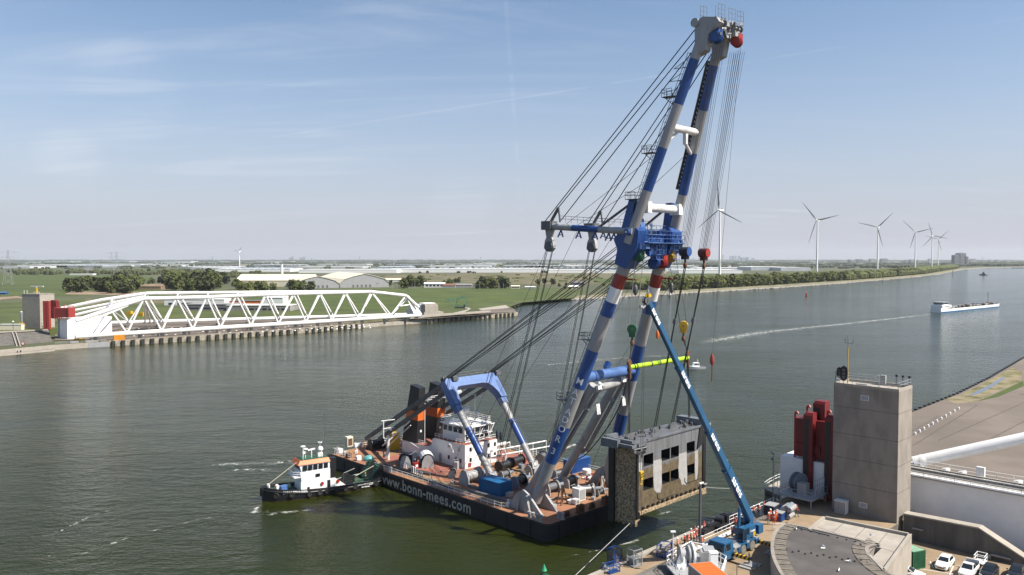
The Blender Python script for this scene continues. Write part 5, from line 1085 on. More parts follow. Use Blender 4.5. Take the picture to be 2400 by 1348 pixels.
q = MB(); q.lathe([(.9, -.9), (.9, -.8), (.55, -.8), (.55, .8), (.9, .8), (.9, .9)], (-5.4, 0, 2.2), (0, 1, 0), 14); q.box(-6.3, -4.6, -1.3, 1.3, .9, 1.5); q.tube([(-4.2, 1.2, 1), (-4.4, .9, 3.4), (-7.0, .4, 3.9)], .14, 6); q.cbox((-6.8, -.6, 1.6), (1, .8, 1.3)); part(TG, 'tow_winch', q, 'black')
q = MB()
for sy in (-1, 1): q.tube([(-3.2, sy * 2.5, 1.2), (-6.6, sy * 3.15, 1.55), (-9.4, sy * 3.15, 1.5)], .07, 5)
part(TG, 'rail', q, 'lgreen')
for sy in (-1, 1):
    q = MB(); y_ = sy * 2.1; pts = [(-12.6, 1.2), (-12.6, 4.4), (-11.6, 4.6), (-9.6, 1.2)]
    q.plate([(a, y_ - .8, b_) for a, b_ in pts], (0, 1.6, 0), 0)
    for i in range(7): t_0 = i / 7; q.box(-11.6 + 2 * t_0 - .05, -11.2 + 2 * t_0, y_ - .85, y_ + .85, 4.5 - 3.4 * t_0 - .25, 4.5 - 3.4 * t_0 - .05, 1)
    part(TG, 'stern_fender', q, ['black', 'green'])
q = MB(); q.tube([(-7, 1.0, 2.4), (-12.2, 1.4, 4.6)], .06, 5); part(TG, 'rope', q, 'cream')
q = MB(); q.cbox((8.4, .6, 2.2), (1.4, 1, .9), .3, 0); q.cbox((7.2, -.6, 2.1), (1.2, .9, .6), .1, 1); q.lathe([(.4, -.6), (.4, .6)], (9.4, 0, 2.4), (0, 1, 0), 10, 2); q.tube([(11.2, -.4, 2.6), (11.2, -.4, 3.2)], .2, 8, 3); q.tube([(11.2, .4, 2.6), (11.2, .4, 3.2)], .2, 8, 3); part(TG, 'anchor_winch', q, ['lblue', 'lgreen', 'white', 'white'])
# ================================================================ OTHER CRAFT AND MARKS
p = W(1631, 865); b0 = thing('patrol_boat', 'small white launch with dark windows passing behind the lime spreader bar', 'boat', p, R(185), 'W')
q = MB(); st2 = [(-4.2, 1.3, 1.0), (-1, 1.5, 1.0), (2, 1.4, 1.25), (3.8, .8, 1.5), (4.6, .1, 1.6)]
q.cols([[(x_, 0, -.5), (x_, -w_ * .8, 0), (x_, -w_, z_), (x_, w_, z_), (x_, w_ * .8, 0)] for x_, w_, z_ in st2]); 
for i, f_ in enumerate(q.f):
    if max(q.v[j].z for j in f_) < .3: q.m[i] = 1
part(b0, 'hull', q, ['white2', 'black'])
q = MB(); q.hexa([(-1.4, -1.1, 1.1), (2.0, -1.05, 1.1), (2.0, 1.05, 1.1), (-1.4, 1.1, 1.1), (-1.2, -1.0, 2.9), (1.2, -.95, 2.9), (1.2, .95, 2.9), (-1.2, 1.0, 2.9)]); cb = part(b0, 'cabin', q, 'white2')
q = MB()
for sy in (-1, 1):
    for i in range(3): q.box(-1.1 + i * .75, -.55 + i * .75, sy * 1.02, sy * 1.09, 1.9, 2.6)
part(b0, 'window', q, 'glass', cb)
q = MB(); q.tube([(-.6, 0, 2.9), (-.6, 0, 4.4)], .06, 5); q.bar((-.9, -.8, 3.6), (-.9, .8, 3.6), .1); part(b0, 'mast', q, 'white2'); q = MB(); q.box(-4.0, -1.6, -1.1, 1.1, 1.02, 1.3, 0); q.tube([(-3.6, -.8, 1), (-3.6, -.8, 2.3), (-3.6, .8, 2.3), (-3.6, .8, 1)], .08, 5, 0); part(b0, 'aft_deck', q, 'dgrey')
a, b_ = W(2193, 733), W(2336, 718.5); ctr = a.lerp(b_, .5); L = (b_ - a).length; hd = math.atan2(b_.y - a.y, b_.x - a.x)
TK = thing('tanker_barge', 'long white river tanker with wheelhouse aft, trailing a white wake', 'ship', ctr, hd, 'W')
h_ = L / 2; q = MB(); st3 = [(-h_, 4.6, 4.4), (-h_ + 4, 5.6, 4.2), (-h_ + 20, 5.7, 3.2), (h_ - 14, 5.7, 3.2), (h_ - 5, 4, 3.8), (h_, .4, 4.6)]
q.cols([[(x_, 0, -1), (x_, -w_, -.4), (x_, -w_, 1.0), (x_, -w_, z_), (x_, w_, z_), (x_, w_, 1.0), (x_, w_, -.4)] for x_, w_, z_ in st3])
for i, f_ in enumerate(q.f):
    zc = sum(q.v[j].z for j in f_) / len(f_)
    q.m[i] = 1 if zc < .4 else (2 if min(q.v[j].z for j in f_) > 3 and len(f_) == 4 else 0)
part(TK, 'hull', q, ['white2', 'cblue', 'dgrey'])
q = MB(); q.box(-h_ + 2, -h_ + 22, -5, 5, 4.2, 6.6, 0); q.box(-h_ + 5, -h_ + 16, -4, 4, 6.6, 9.2, 0); wh = part(TK, 'deckhouse', q, 'white2')
q = MB(); q.box(-h_ + 4.9, -h_ + 16.1, -4.1, 4.1, 7.4, 8.6); part(TK, 'window_band', q, 'glass', wh); q = MB(); q.box(-h_ + 3.5, -h_ + 17, -4.8, 4.8, 9.2, 9.6, 0); part(TK, 'roof', q, 'grey', wh)
q = MB()
for i in range(5): q.box(-h_ + 8 + i * 2.4, -h_ + 9.4 + i * 2.4, -5.08, -5.0, 5, 6)
part(TK, 'window', q, 'glass', wh)
q = MB()
for i in range(90):
    x_ = rr.uniform(-h_ + 24, h_ - 10); y_ = rr.uniform(-4.5, 4.5); s_ = rr.uniform(.7, 2.0); q.cbox((x_, y_, 3.3 + s_ * .5), (s_ * rr.uniform(1, 3), s_, s_), rr.choice((0, 1.57)), rr.choice((0, 0, 1, 2)))
for y_ in (-3, -1, 1, 3): q.tube([(-h_ + 24, y_, 4.2), (h_ - 12, y_, 4.2)], .3, 6, 0)
part(TK, 'deck_piping', q, ['lgrey', 'dgrey', 'rust'])
q = MB(); q.tube([(h_ - 24, 0, 3), (h_ - 24, 0, 15)], .25, 6); q.bar((h_ - 26, 0, 14), (h_ - 22, 0, 14), .3); part(TK, 'mast', q, 'dgrey')
p = W(2305, 645); b0 = thing('small_tug', 'tiny dark workboat far up the river', 'boat', p, R(150), 'W')
q = MB(); q.cols([[(x_, 0, -.6), (x_, -w_, 0), (x_, -w_, z_), (x_, w_, z_), (x_, w_, 0)] for x_, w_, z_ in ((-10, 3, 2), (4, 3.4, 2.2), (9, 2, 3), (11, .3, 3.4))]); part(b0, 'hull', q, 'black'); q = MB(); q.box(-4, 4, -2.4, 2.4, 2.1, 6, 0); q.box(-2, 3, -2, 2, 6, 9, 0); q.tube([(-1, 0, 9), (-1, 0, 14)], .3, 5, 0); part(b0, 'wheelhouse', q, ['facade2'])
p = W(2394, 629); b0 = thing('cargo_ship', 'low dark barge cut by the right picture edge far up the river', 'ship', p, R(170), 'W'); q = MB(); q.cols([[(x_, 0, -1), (x_, -w_, 0), (x_, -w_, z_), (x_, w_, z_), (x_, w_, 0)] for x_, w_, z_ in ((-45, 5, 3), (35, 5.5, 3), (44, 3, 4), (48, .3, 5))]); part(b0, 'hull', q, 'facade2'); q = MB(); q.box(-40, -28, -4, 4, 3, 9); part(b0, 'wheelhouse', q, 'white')
def buoy(label, x, y, cat, prof, mats_, segs):
    p = W(x, y); t_ = thing('buoy' if cat == 'buoy' else 'beacon', label, cat, p, 0, 'W')
    for nm, pr, m_ in segs: q = MB(); q.lathe(pr, (0, 0, 0), n=12); part(t_, nm, q, m_)
buoy('red channel buoy on open water below the first right hand wind turbines', 1890, 695, 'buoy', 0, 0, [('float', [(1.6, -.5), (1.8, .3), (1.6, .9), (.9, 1.2)], 'lred'), ('tower', [(.9, 1.2), (1.1, 3.4), (.7, 4.8), (.3, 5.4)], 'lred'), ('lantern', [(.25, 5.4), (.3, 6.2), (.1, 6.4)], 'white')])
buoy('white beacon with red cap standing in the water off the grassy bank', 1570, 697, 'beacon', 0, 0, [('pile', [(1.5, -1), (1.5, 3)], 'dgrey'), ('column', [(1.4, 3), (1.5, 9.5)], 'white'), ('cap', [(1.9, 9.5), (1.9, 10.4), (1.2, 11.2)], 'white2')])
for x, y, h_ in ((2069, 661, 9), (2233, 645, 14), (1459, 699, 6)):
    p = W(x, y); q = MB(); q.tube([(0, 0, -1), (0, 0, h_)], .45 * h_ / 9, 6, 0); q.tube([(0, 0, h_ * .86), (0, 0, h_)], .6 * h_ / 9, 6, 1)
    solo('marker_pole', {2069: 'dark marker pole in the river off the tree belt below two wind turbines', 2233: 'thin far marker pole near the river bend', 1459: 'short dark marker pole at the bank between the two boom legs'}[x], 'marker pole', q, ['dgrey', 'black'], p, 0, 'W')
p = W(1275, 1352); t_ = thing('buoy', 'green cone topped buoy at the bottom edge of the picture', 'buoy', p, 0, 'W')
q = MB(); q.lathe([(.9, -.6), (1.0, .1), (.7, .3)], (0, 0, 0), n=14); part(t_, 'float', q, 'green')
q = MB()
for i in range(4): a = i * math.pi / 2; q.tube([(.55 * math.cos(a), .55 * math.sin(a), .2), (.2 * math.cos(a), .2 * math.sin(a), 1.2)], .05, 5)
part(t_, 'frame', q, 'green'); q = MB(); q.lathe([(.48, 1.0), (.42, 1.08), (.05, 2.0)], (0, 0, 0), n=12); part(t_, 'topmark', q, mat('buoygreen', (.02, .36, .16), .5))
# ================================================================ FAR BANK: storm barrier gate
BG = thing('barrier_arm', 'long white tubular truss arm of the flood barrier lying parked along the far quay', 'barrier gate', W(560, 768, LZ), 0, 'W', ab=True)
NB0, NB1 = W(176, 789, 6.2), W(985, 739, 6.2)
FB0, FB1 = W(181, 759, 6.2), W(986, 736.5, 6.2)
def vplane(x, y, A_, B_):   # point on the upright plane through A_ and B_
    n = (B_ - A_).cross(Vec((0, 0, 1))); d = ray(x, y); return O + d * (n.dot(A_ - O) / n.dot(d))
def tubeP(name, pts, r, n=10, m_='trussw'):
    q = MB(); q.tube(pts, r, n); return part(BG, name, q, m_)
nt_ = [vplane(x, y, NB0, NB1) for x, y in ((178, 752), (258, 725), (337, 700), (484, 696.5), (622, 690.5), (748, 687), (869.5, 684), (900, 687), (951, 693), (981, 720))]
ft_ = [vplane(x, y, FB0, FB1) for x, y in ((140, 724), (240, 703), (346, 687.5), (480, 686.5), (648, 684.5), (760, 684), (868, 683.5), (950, 692.5), (980, 719))]
tubeP('top_chord', nt_, 1.15); tubeP('top_chord', ft_, 1.15); tubeP('bottom_chord', [NB0, NB1], 1.25); tubeP('bottom_chord', [FB0, FB1], 1.25)
tubeP('middle_chord', [vplane(140, 734, FB0, FB1), vplane(260, 711, FB0, FB1), vplane(342, 692, FB0, FB1)], .8); tubeP('middle_chord', [NB0 + Vec((0, 0, 5)), vplane(300, 716, NB0, NB1)], .7)
tubeP('middle_chord', [vplane(150, 745, FB0, FB1), vplane(260, 718, FB0, FB1), vplane(337, 697, FB0, FB1)], 1.0)
bx = [219, 298, 379, 452, 516.6, 588, 653, 717, 778, 840, 912.5]; tx = [258, 337, 413, 484, 554, 622, 687, 748, 808, 869.5, 951]
def onl(P_, x):           # point of a polyline at picture column x
    for a, b_ in zip(P_[:-1], P_[1:]):
        xa, xb = px_of(a), px_of(b_)
        if xa <= x <= xb: 
            lo, hi = 0.0, 1.0
            for _ in range(24):
                md = (lo + hi) / 2
                if px_of(a.lerp(b_, md)) < x: lo = md
                else: hi = md
            return a.lerp(b_, lo)
    return P_[-1] if x > px_of(P_[-1]) else P_[0]
def px_of(p):
    cp, sp_ = math.cos(PITCH), math.sin(PITCH); d = p - O; wz = d.y * cp - d.z * sp_; return CX + F * d.x / wz
for i, x in enumerate(bx):
    b_ = onl([NB0, NB1], x); fb = onl([FB0, FB1], x + 4)
    for j in (i - 1, i):
        if 0 <= j < len(tx):
            tubeP('brace', [b_, onl(nt_, tx[j])], .56, 7)
            tubeP('brace', [fb, onl(ft_, tx[j] + (6 if j < 7 else 1))], .5, 7)
            if j == i: tubeP('cross_brace', [b_, onl(ft_, tx[j] + 5)], .42, 6)
            if j == i - 1 and i < 8: tubeP('cross_brace', [onl(nt_, tx[j]), fb], .4, 6)
for j in range(0, len(tx), 2): tubeP('cross_brace', [onl(nt_, tx[j]), onl(ft_, tx[j] + 6)], .4, 6)
for x in (340, 352, 362, 374): tubeP('cross_brace', [onl(nt_, 338), onl([FB0, FB1], x)], .55, 7)
e_ = nt_[-1]; q = MB(); a_, b_ = W(951, 741, 5), W(1000, 741, 5)
q.plate([onl(nt_, 951), onl(nt_, 955), W(984, 737, 6.5), W(972, 739, 6.5)], (1.5, 3, 0)); q.plate([W(948, 739, 5), W(960, 712, 14), W(966, 728, 10), W(972, 740, 5)], (1, 3, 0)); q.tube([W(935, 718, 12), W(962, 714, 13)], .5, 6); part(BG, 'end_frame', q, 'trussw')
for x in range(225, 960, 52):
    c_ = onl([NB0, NB1], x); q = MB(); q.cbox(c_ + Vec((0, 0, -2.4)), (2.2, 1.5, 2.6)); part(BG, 'support_block', q, 'dgrey')
# ball joint seat
p = W(996, 738, LZ); t_ = thing('joint_block', 'stepped white and grey concrete ball joint block at the pointed end of the white truss', 'foundation', p, R(-55), 'W')
q = MB(); q.box(-17, 15, -9, 9, 0, 3.2, 1); q.box(-10, 0, -7, 5, 3.2, 8.5, 0); q.box(-4, 5, -3, 7, 3.2, 10.0, 0); q.box(1.2, 7, -7.4, 2, 3.2, 8.8, 0); q.box(8, 15, -8, 4, 3.2, 8.6, 1); part(t_, 'block', q, ['white2', 'concrete_light'])
q = MB()
for i in range(6): q.box(8.4 + i * 1.1, 9.0 + i * 1.1, -8, 3.6, 8.6, 9.8)
part(t_, 'buttress', q, 'concrete_light'); q = MB(); q.lathe([(2.5, 0), (3.2, 2), (2.6, 4)], (-8, -6, 4), (0, 1, 0), 12); part(t_, 'bearing', q, 'white')
p = W(1052, 746, LZ); q = MB(); a, b_ = W(935, 757, .6), W(1150, 738, .6); nn = (b_ - a).normalized()
q.plate([a + Vec((0, 0, .2)), b_ + Vec((0, 0, .2)), b_ + Vec((0, 0, 3.6)), a + Vec((0, 0, 4.6))], Vec((-nn.y, nn.x, 0)) * 3); solo('quay_wall', 'stained pale concrete retaining wall right of the ball joint block', 'wall', q, 'concrete_light', p, 0, 'W', ab=True)
# gate end box (the retaining wall's end), drive and tower
p = W(152, 805, 0); t_ = thing('gate_wall', 'white box shaped end of the far barrier wall with a ladder, red drive unit above it', 'barrier gate', p, R(-38), 'W')
q = MB(); q.box(-6.6, 6.6, -1.2, 24, -1, 14.6, 0); gwl = part(t_, 'wall_plate', q, ['white2'])
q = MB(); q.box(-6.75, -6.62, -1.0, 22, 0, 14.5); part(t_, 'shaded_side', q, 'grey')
q = MB()
for d in (-5.2, -3.8): q.box(d, d + .15, -1.5, -1.2, 1, 14.6)
for i in range(8): q.box(-5.2, -3.8, -1.5, -1.3, 1.6 + i * 1.6, 1.8 + i * 1.6)
part(t_, 'ladder', q, 'lgrey')
p = W(150, 806, 0) ; t_ = thing('drive_unit', 'red drive machine housing on top of the far white wall end', 'machine', p + Vec((0, 0, 14.6)), R(-12), 'W')
q = MB(); q.box(-4.6, 5.0, -2, 3, .9, 6.2, 0); q.box(-5.0, -4.2, -2.2, 3, .7, 6.4, 0); q.box(4.6, 5.4, -2.2, 3, .7, 6.4, 0)
for i in range(8): q.box(-4.4 + i * 1.2, -4.0 + i * 1.2, -2.4, -2, 0, .9, 0)
part(t_, 'housing', q, 'red')
q = MB(); q.box(-8.4, -6.6, 0, 3, 0, 10.6); q.box(-6.5, -5.2, 0.2, 3, 1, 10); part(t_, 'mast', q, 'dred')
q = MB(); q.rail([(3.4, -1, 6.2), (5, -1, 6.2), (5, 2, 6.2)], h=1.4, gap=1, r=.12); q.tube([(.6, 0, 6.2), (.6, 0, 8.4)], .2, 5); part(t_, 'railing', q, 'lred')
p = W(110, 772, 7); t_ = thing('guide_mast', 'red twin guide mast standing in front of the far concrete tower', 'mast', p, 0, 'W')
for d in (-1.6, .4): q = MB(); q.box(d, d + 1.5, -1, 1.2, 0, 17); part(t_, 'column', q, 'red')
p0 = W(90, 768, 7); t_ = thing('concrete_tower', 'distant concrete tower with an orange radar post on its roof at the far left', 'tower', p0, R(-14), 'W')
q = MB(); q.box(-6.6, 6.4, -5, 6, 0, 20.4); part(t_, 'shaft', q, 'concrete_light'); q = MB(); q.box(-6.7, 6.5, -5.1, 6.1, 20.4, 20.9); part(t_, 'parapet', q, 'concrete')
q = MB(); q.tube([(-.6, 0, 20.9), (-.6, 0, 24.6)], .85, 10, 0); q.box(-5, 4.2, -.3, .3, 25.0, 25.6, 1); q.tube([(-.6, 0, 24.6), (-.6, 0, 25.2)], .4, 8, 1); part(t_, 'radar', q, ['yellow', 'white'])
q = MB()
for x_ in (-6, -3.8): q.tube([(x_, -4, 20.9), (x_, -4, 22.4)], .12, 5); q.ball((x_, -4, 22.6), .3, 6)
q.rail([(2, -5, 20.9), (6.4, -5, 20.9)], h=1.2, gap=1.2, r=.08); part(t_, 'lamp', q, 'white')
p = W(57, 762, 7); t_ = thing('water_tank', 'upright white tank beside the far concrete tower', 'tank', p, 0, 'W'); q = MB(); q.lathe([(2.1, 1.5), (2.3, 7), (2.3, 8.4), (1.8, 8.8)], n=14); part(t_, 'vessel', q, 'white'); q = MB(); q.tube([(0, 0, 0), (0, 0, 2)], 1.0, 8); part(t_, 'base', q, 'lgrey')
p = W(51, 769, 7); t_ = thing('excavator', 'yellow machine parked left of the far concrete tower', 'machine', p, 0, 'W'); q = MB(); q.box(-3.6, 2.4, -1, 1, .6, 2.4, 0); q.box(-1, 1, -1, 1, 2.4, 3.6, 0); part(t_, 'body', q, 'yellow'); q = MB(); q.box(-3, 2, -1.1, 1.1, 0, .6); part(t_, 'track', q, 'black')
p = W(28, 773, 7); t_ = thing('white_shed', 'low white shed on the crest of the paved slope at the far left', 'shed', p, 0, 'W'); q = MB(); q.box(-6.5, 6.5, -1.5, 1.5, 0, 3.2); part(t_, 'wall', q, 'cream'); q = MB(); q.box(-6.7, 6.7, -1.7, 1.7, 3.2, 3.4); part(t_, 'roof', q, 'white')
p = W(31, 775, 7); t_ = thing('street_lamp', 'white globe lamp on the crest of the paved slope', 'lamp', p, 0, 'W'); q = MB(); q.tube([(0, 0, 0), (0, 0, 5)], .16, 5); part(t_, 'pole', q, 'dgrey'); q = MB(); q.ball((0, 0, 5.3), .5, 8); part(t_, 'lamp_shade', q, 'white2')
p = W(96, 769, 7); t_ = thing('winch_platform', 'small white winch platform in front of the far concrete tower', 'platform', p, R(-10), 'W'); q = MB(); q.rail([(-4, -2, 0), (6, -2, 0)], h=4, gap=2, r=.14); q.cbox((-2, 0, 1.5), (3, 2, 3)); part(t_, 'railing', q, 'white')
p = W(54, 820, .6); t_ = thing('round_sign', 'round red and white sign at the foot of the far paved slope', 'sign', p, 0, 'W'); q = MB(); q.lathe([(1.1, -.06), (1.1, .06)], (0, 0, 3.4), (0, -1, 0), 14, 0); q.lathe([(.75, .07), (.75, .09)], (0, 0, 3.4), (0, -1, 0), 14, 1); part(t_, 'disc', q, ['lred', 'white']); q = MB(); q.tube([(0, .1, 0), (0, .1, 3.4)], .1, 5); part(t_, 'pole', q, 'lgrey')
# grey pontoon and orange float
a, b_ = W(120, 818), W(256, 811); c_ = a.lerp(b_, .5); L = (b_ - a).length; hd = math.atan2((b_ - a).y, (b_ - a).x)
t_ = thing('pontoon', 'long grey pontoon moored below the far white wall end', 'pontoon', c_ + Vec((.6, -1.6, 0)), hd, 'W'); q = MB(); q.box(-L * .46, L * .5, -2.4, 2.4, -.6, 2.6); q.box(-L * .5, -L * .46, -2, 2, -.4, 1.6); part(t_, 'hull', q, 'grey')
q = MB(); q.rail([(-L * .42, -2.2, 2.6), (L * .46, -2.2, 2.6)], h=1.3, gap=2.4, r=.09); q.cbox((-L * .1, 0, 3.2), (4, 2, 1.2)); q.cbox((L * .2, 0, 3.1), (6, 2, 1)); part(t_, 'railing', q, 'lgrey')
p = W(279, 806, 1.0); container('orange_float', 'bright orange box on the edge of the far quay', 'box', p, 5.6, 2.6, 5.0, R(35), 'amber', 'W')
p = W(189, 801, 2.8); q = MB(); q.box(-4, 2, -1, 1, 0, 1.6); q.cbox((-1, 0, 2), (2, 1.5, 1)); solo('yellow_machine', 'low yellow machine between the white wall end and the truss', 'machine', q, 'yellow', p, R(-20), 'W')
p = W(320, 741, LZ); q = MB(); q.box(-9, 7, -2, 2, 0, 2.2); q.cbox((-6, 0, 3), (4, 3, 2)); q.cbox((5, 0, 2.6), (4, 3, 1.4)); solo('yellow_machine', 'yellow construction plant behind the truss near its sloping left end', 'machine', q, 'yellow', p, R(-10), 'W')
b0 = None; rr = random.Random(21)
for i in range(46):
    x = 300 + i * 12.6; yq = 797 - (x - 300) * .0445
    for dy in ((-22, -8) if i % 2 else (-26, -14)):
        y = yq + dy * (1 - (x - 300) / 900); p = W(x + rr.uniform(-3, 3), y, LZ + .1)
        if b0 is None: q = MB(); q.cbox((0, 0, .2), (1.1, .8, .45), 0, 0, .8); b0 = solo('concrete_block', 'small white block on the brown apron below the white truss', 'block', q, 'white2', p, 0, 'W', 'white blocks on the far quay apron')
        else: dup(b0, p, rr.random(), 'W')
# outlying objects on the far grass
p = W(1067, 722, LZ + .6); t_ = thing('green_buoy', 'big teal tubular frame lying on the grass right of the ball joint', 'frame', p, 0, 'W'); rr = random.Random(2)
q = MB()
for i in range(7):
    a_ = R(-60 + i * 40); q.tube([(6 + 5 * math.cos(a_), 1.4 * i % 3, 5 + 5.5 * math.sin(a_)), (6 + 5 * math.cos(a_ + .8), 1.4, 5 + 5.5 * math.sin(a_ + .8))], .25, 5)
q.tube([(-9, 0, 8), (8, 0, 9.6)], .22, 5); q.tube([(-9, 0, 6.4), (4, 0, 8)], .2, 5); q.tube([(-9, 0, 8), (-8.6, 0, 6.3)], .2, 5); q.tube([(-6, 0, 8), (0, 0, 1)], .25, 5); q.tube([(0, 0, .6), (9, 0, .6)], .5, 6)
for i in range(6): q.tube([(-7 + i * 2.4, 0, 8.2), (-5 + i * 2.2, 0, 6.9)], .12, 4); q.tube([(i * 1.6, 0, .6), (1 + i * 1.4, 0, 3.4)], .12, 4)
part(t_, 'frame', q, mat('tealframe', (.02, .22, .17), .6)); q = MB(); q.box(-.5, 9, -1, 1, 0, 1.2); q.cbox((8.5, 0, 2), (1.4, 1.2, 2.6)); part(t_, 'base', q, 'navy')
def hut(name, label, cat, x, y, wd, hh, dp, wm, rm, ridge=0, z=LZ, yaw=0, fr='W'):
    p = W(x, y, z); s_ = (p - O).length / F; wd *= s_; hh *= s_
    t_ = thing(name, label, cat, p, yaw, fr); q = MB(); q.box(-wd / 2, wd / 2, 0, dp, -.2, hh); part(t_, 'wall', q, wm, smooth=False)
    q = MB()
    if ridge: r_ = ridge * s_; q.plate([(-wd / 2 - .4, -.5, hh), (-wd / 2 - .4, dp + .5, hh), (-wd / 2 - .4, dp / 2, hh + r_)], (wd + .8, 0, 0))
    else: q.box(-wd / 2 - .3, wd / 2 + .3, -.3, dp + .3, hh, hh + max(.3, hh * .06))
    part(t_, 'roof', q, rm, smooth=False); return t_, wd, hh
def wins(t_, wd, hh, n, z0, z1, m_='glass', f0=.05, f1=.95):
    for i in range(n): q = MB(); x_ = -wd / 2 + wd * (f0 + (f1 - f0) * (i + .15) / n); q.box(x_, x_ + wd * (f1 - f0) * .7 / n, -.12, -.02, hh * z0, hh * z1); part(t_, 'window', q, m_)
t_, wd, hh = hut('visitor_centre', 'long low pale building with a strip of dark windows behind the truss', 'building', 605, 729, 145, 12, 24, 'facade', 'roofwhite', yaw=R(-3)); wins(t_, wd, hh, 7, .22, .5, f0=.25)
t_, wd, hh = hut('visitor_centre', 'grey low hall left of the long pale building behind the truss', 'building', 487, 728, 105, 13, 26, 'facade2', 'facade'); wins(t_, wd, hh, 3, .3, .5)
t_, wd, hh = hut('white_pavilion', 'white flat roofed pavilion seen through the left half of the truss', 'building', 455, 716, 130, 13, 20, 'white', 'white2'); wins(t_, wd, hh, 6, .1, .45)
t_, wd, hh = hut('white_pavilion', 'small white domed pavilion behind the middle of the truss', 'building', 640, 716, 44, 18, 20, 'white', 'white2', ridge=8)
t_, wd, hh = hut('brick_building', 'low building with orange stripe behind the truss middle', 'building', 566, 714, 84, 8, 16, 'orange', 'facade2')
# big cream hall with two curved gables and a chimney
p = W(705, 676, LZ); t_ = thing('exhibition_hall', 'huge cream roofed hall with two curved gable ends behind trees', 'hall', p, R(24), 'W')
arch = [(0, 0), (0, 8), (6, 14), (20, 19), (36, 23), (52, 19), (66, 14), (72, 8), (72, 0)]
for k, (x0, s_) in enumerate(((-8, .95), (62, 1.12))):
    q = MB(); q.plate([(x0 + a_ * s_, -.6, b_ * .86 * s_) for a_, b_ in arch], (0, 1, 0)); part(t_, 'gable_wall', q, 'grey')
    q = MB(); L0 = 190 if k == 0 else 205
    for (a0, b0_), (a1, b1_) in zip(arch[1:-2], arch[2:-1]): q.plate([(x0 + a0 * s_, -1.5, b0_ * .86 * s_), (x0 + a1 * s_, -1.5, b1_ * .86 * s_), (x0 + a1 * s_, L0, b1_ * .86 * s_), (x0 + a0 * s_, L0, b0_ * .86 * s_)], (0, 0, .6))
    part(t_, 'roof', q, 'cream', smooth=False)
    q = MB(); q.box(x0, x0 + 72 * s_, .4, L0, 0, 7); part(t_, 'wall', q, 'cream')
    for i in range(5): q = MB(); q.box(x0 + 20 + i * 7, x0 + 23 + i * 7, -.75, -.62, .5, 4.5); part(t_, 'door', q, 'dgrey')
t_2, wd, hh = hut('exhibition_hall', 'long low cream roof stretching left of the twin gabled hall', 'hall', 640, 672, 170, 14, 60, 'cream', 'cream', ridge=13)
p = W(661, 668, LZ); t_ = thing('chimney', 'tall slim white chimney rising behind the cream hall', 'chimney', p, 0, 'W'); q = MB(); q.lathe([(2.6, 0), (2.1, 36), (2.1, 37)], n=12); part(t_, 'shaft', q, 'white'); q = MB(); q.lathe([(2.3, 37), (2.3, 39)], n=12); part(t_, 'cap', q, 'facade2')
# farm buildings on the dike
for a in (('white_house', 'long white house with pale roof behind the dike, left of the red barn', 'house', 1018, 674, 48, 9, 14, 'white', 'white2', 3), ('red_barn', 'small red roofed barn on the dike beside the long white house', 'barn', 1052, 675, 30, 6, 12, 'lgrey', 'brick', 4), ('farm_shed', 'long brown roofed shed right of the red barn', 'shed', 1085, 674, 42, 6, 14, 'lgrey', 'facade', 3), ('cream_house', 'small cream hut at the right end of the dike trees', 'house', 1208, 677, 20, 6, 8, 'cream', 'cream', 2), ('grey_hall', 'dark roofed house near the hanging rear blocks on the dike', 'house', 1354, 671, 30, 8, 16, 'facade2', 'facade2', 3), ('white_house', 'pale house below the dark roofed house beside the boom ropes', 'house', 1344, 678, 26, 6, 10, 'cream', 'roofwhite', 3), ('black_barn', 'dark roofed barn right of the twin gabled hall', 'barn', 870, 671, 40, 5, 14, 'facade2', 'black', 3), ('pale_hall', 'long pale roof behind trees right of the cream hall', 'hall', 900, 662, 90, 6, 40, 'roofwhite', 'cream', 3), ('blue_shed', 'low blue sheet covered stack at the left picture edge', 'stack', 6, 690, 12, 3, 6, 'blue', 'lblue', 2), ('grey_barn', 'grey pitched farmhouse among the left tree rows', 'house', 203, 640, 12, 5, 20, 'facade', 'facade2', 6), ('light_shed', 'pale low shed at the edge of the big left field', 'shed', 190, 645, 48, 3, 20, 'white', 'roofwhite', 0), ('pale_barn', 'pale low barn under the right hand dike lamp posts', 'barn', 1243, 677, 24, 4, 8, 'lgrey', 'roofwhite', 2), ('wood_stack', 'brown timber pile between the two dark groves', 'timber pile', 352, 679, 46, 7, 14, 'dirt', 'dirt', 5)):
    t_, wd, hh = hut(*a)
    if a[0] in ('white_house', 'cream_house'): wins(t_, wd, hh, 5, .3, .7)
# road lamps along the dike
b0 = None
for x in (920, 930, 966, 972, 1085, 1112, 1124, 1168, 1180, 1240, 1253): 
    p = W(x, 678, LZ)
    if b0 is None: b0 = thing('lamp_post', 'slim pale lamp post on the grassy dike road', 'lamp post', p, 0, 'W', 'lamp posts on the dike'); q = MB(); q.tube([(0, 0, 0), (0, 0, 9.5)], .22, 5); part(b0, 'pole', q, 'lgrey'); q = MB(); q.cbox((.5, 0, 9.5), (1.6, .4, .25)); part(b0, 'lamp_head', q, 'lgrey')
    else: dup(b0, p, 0, 'W')
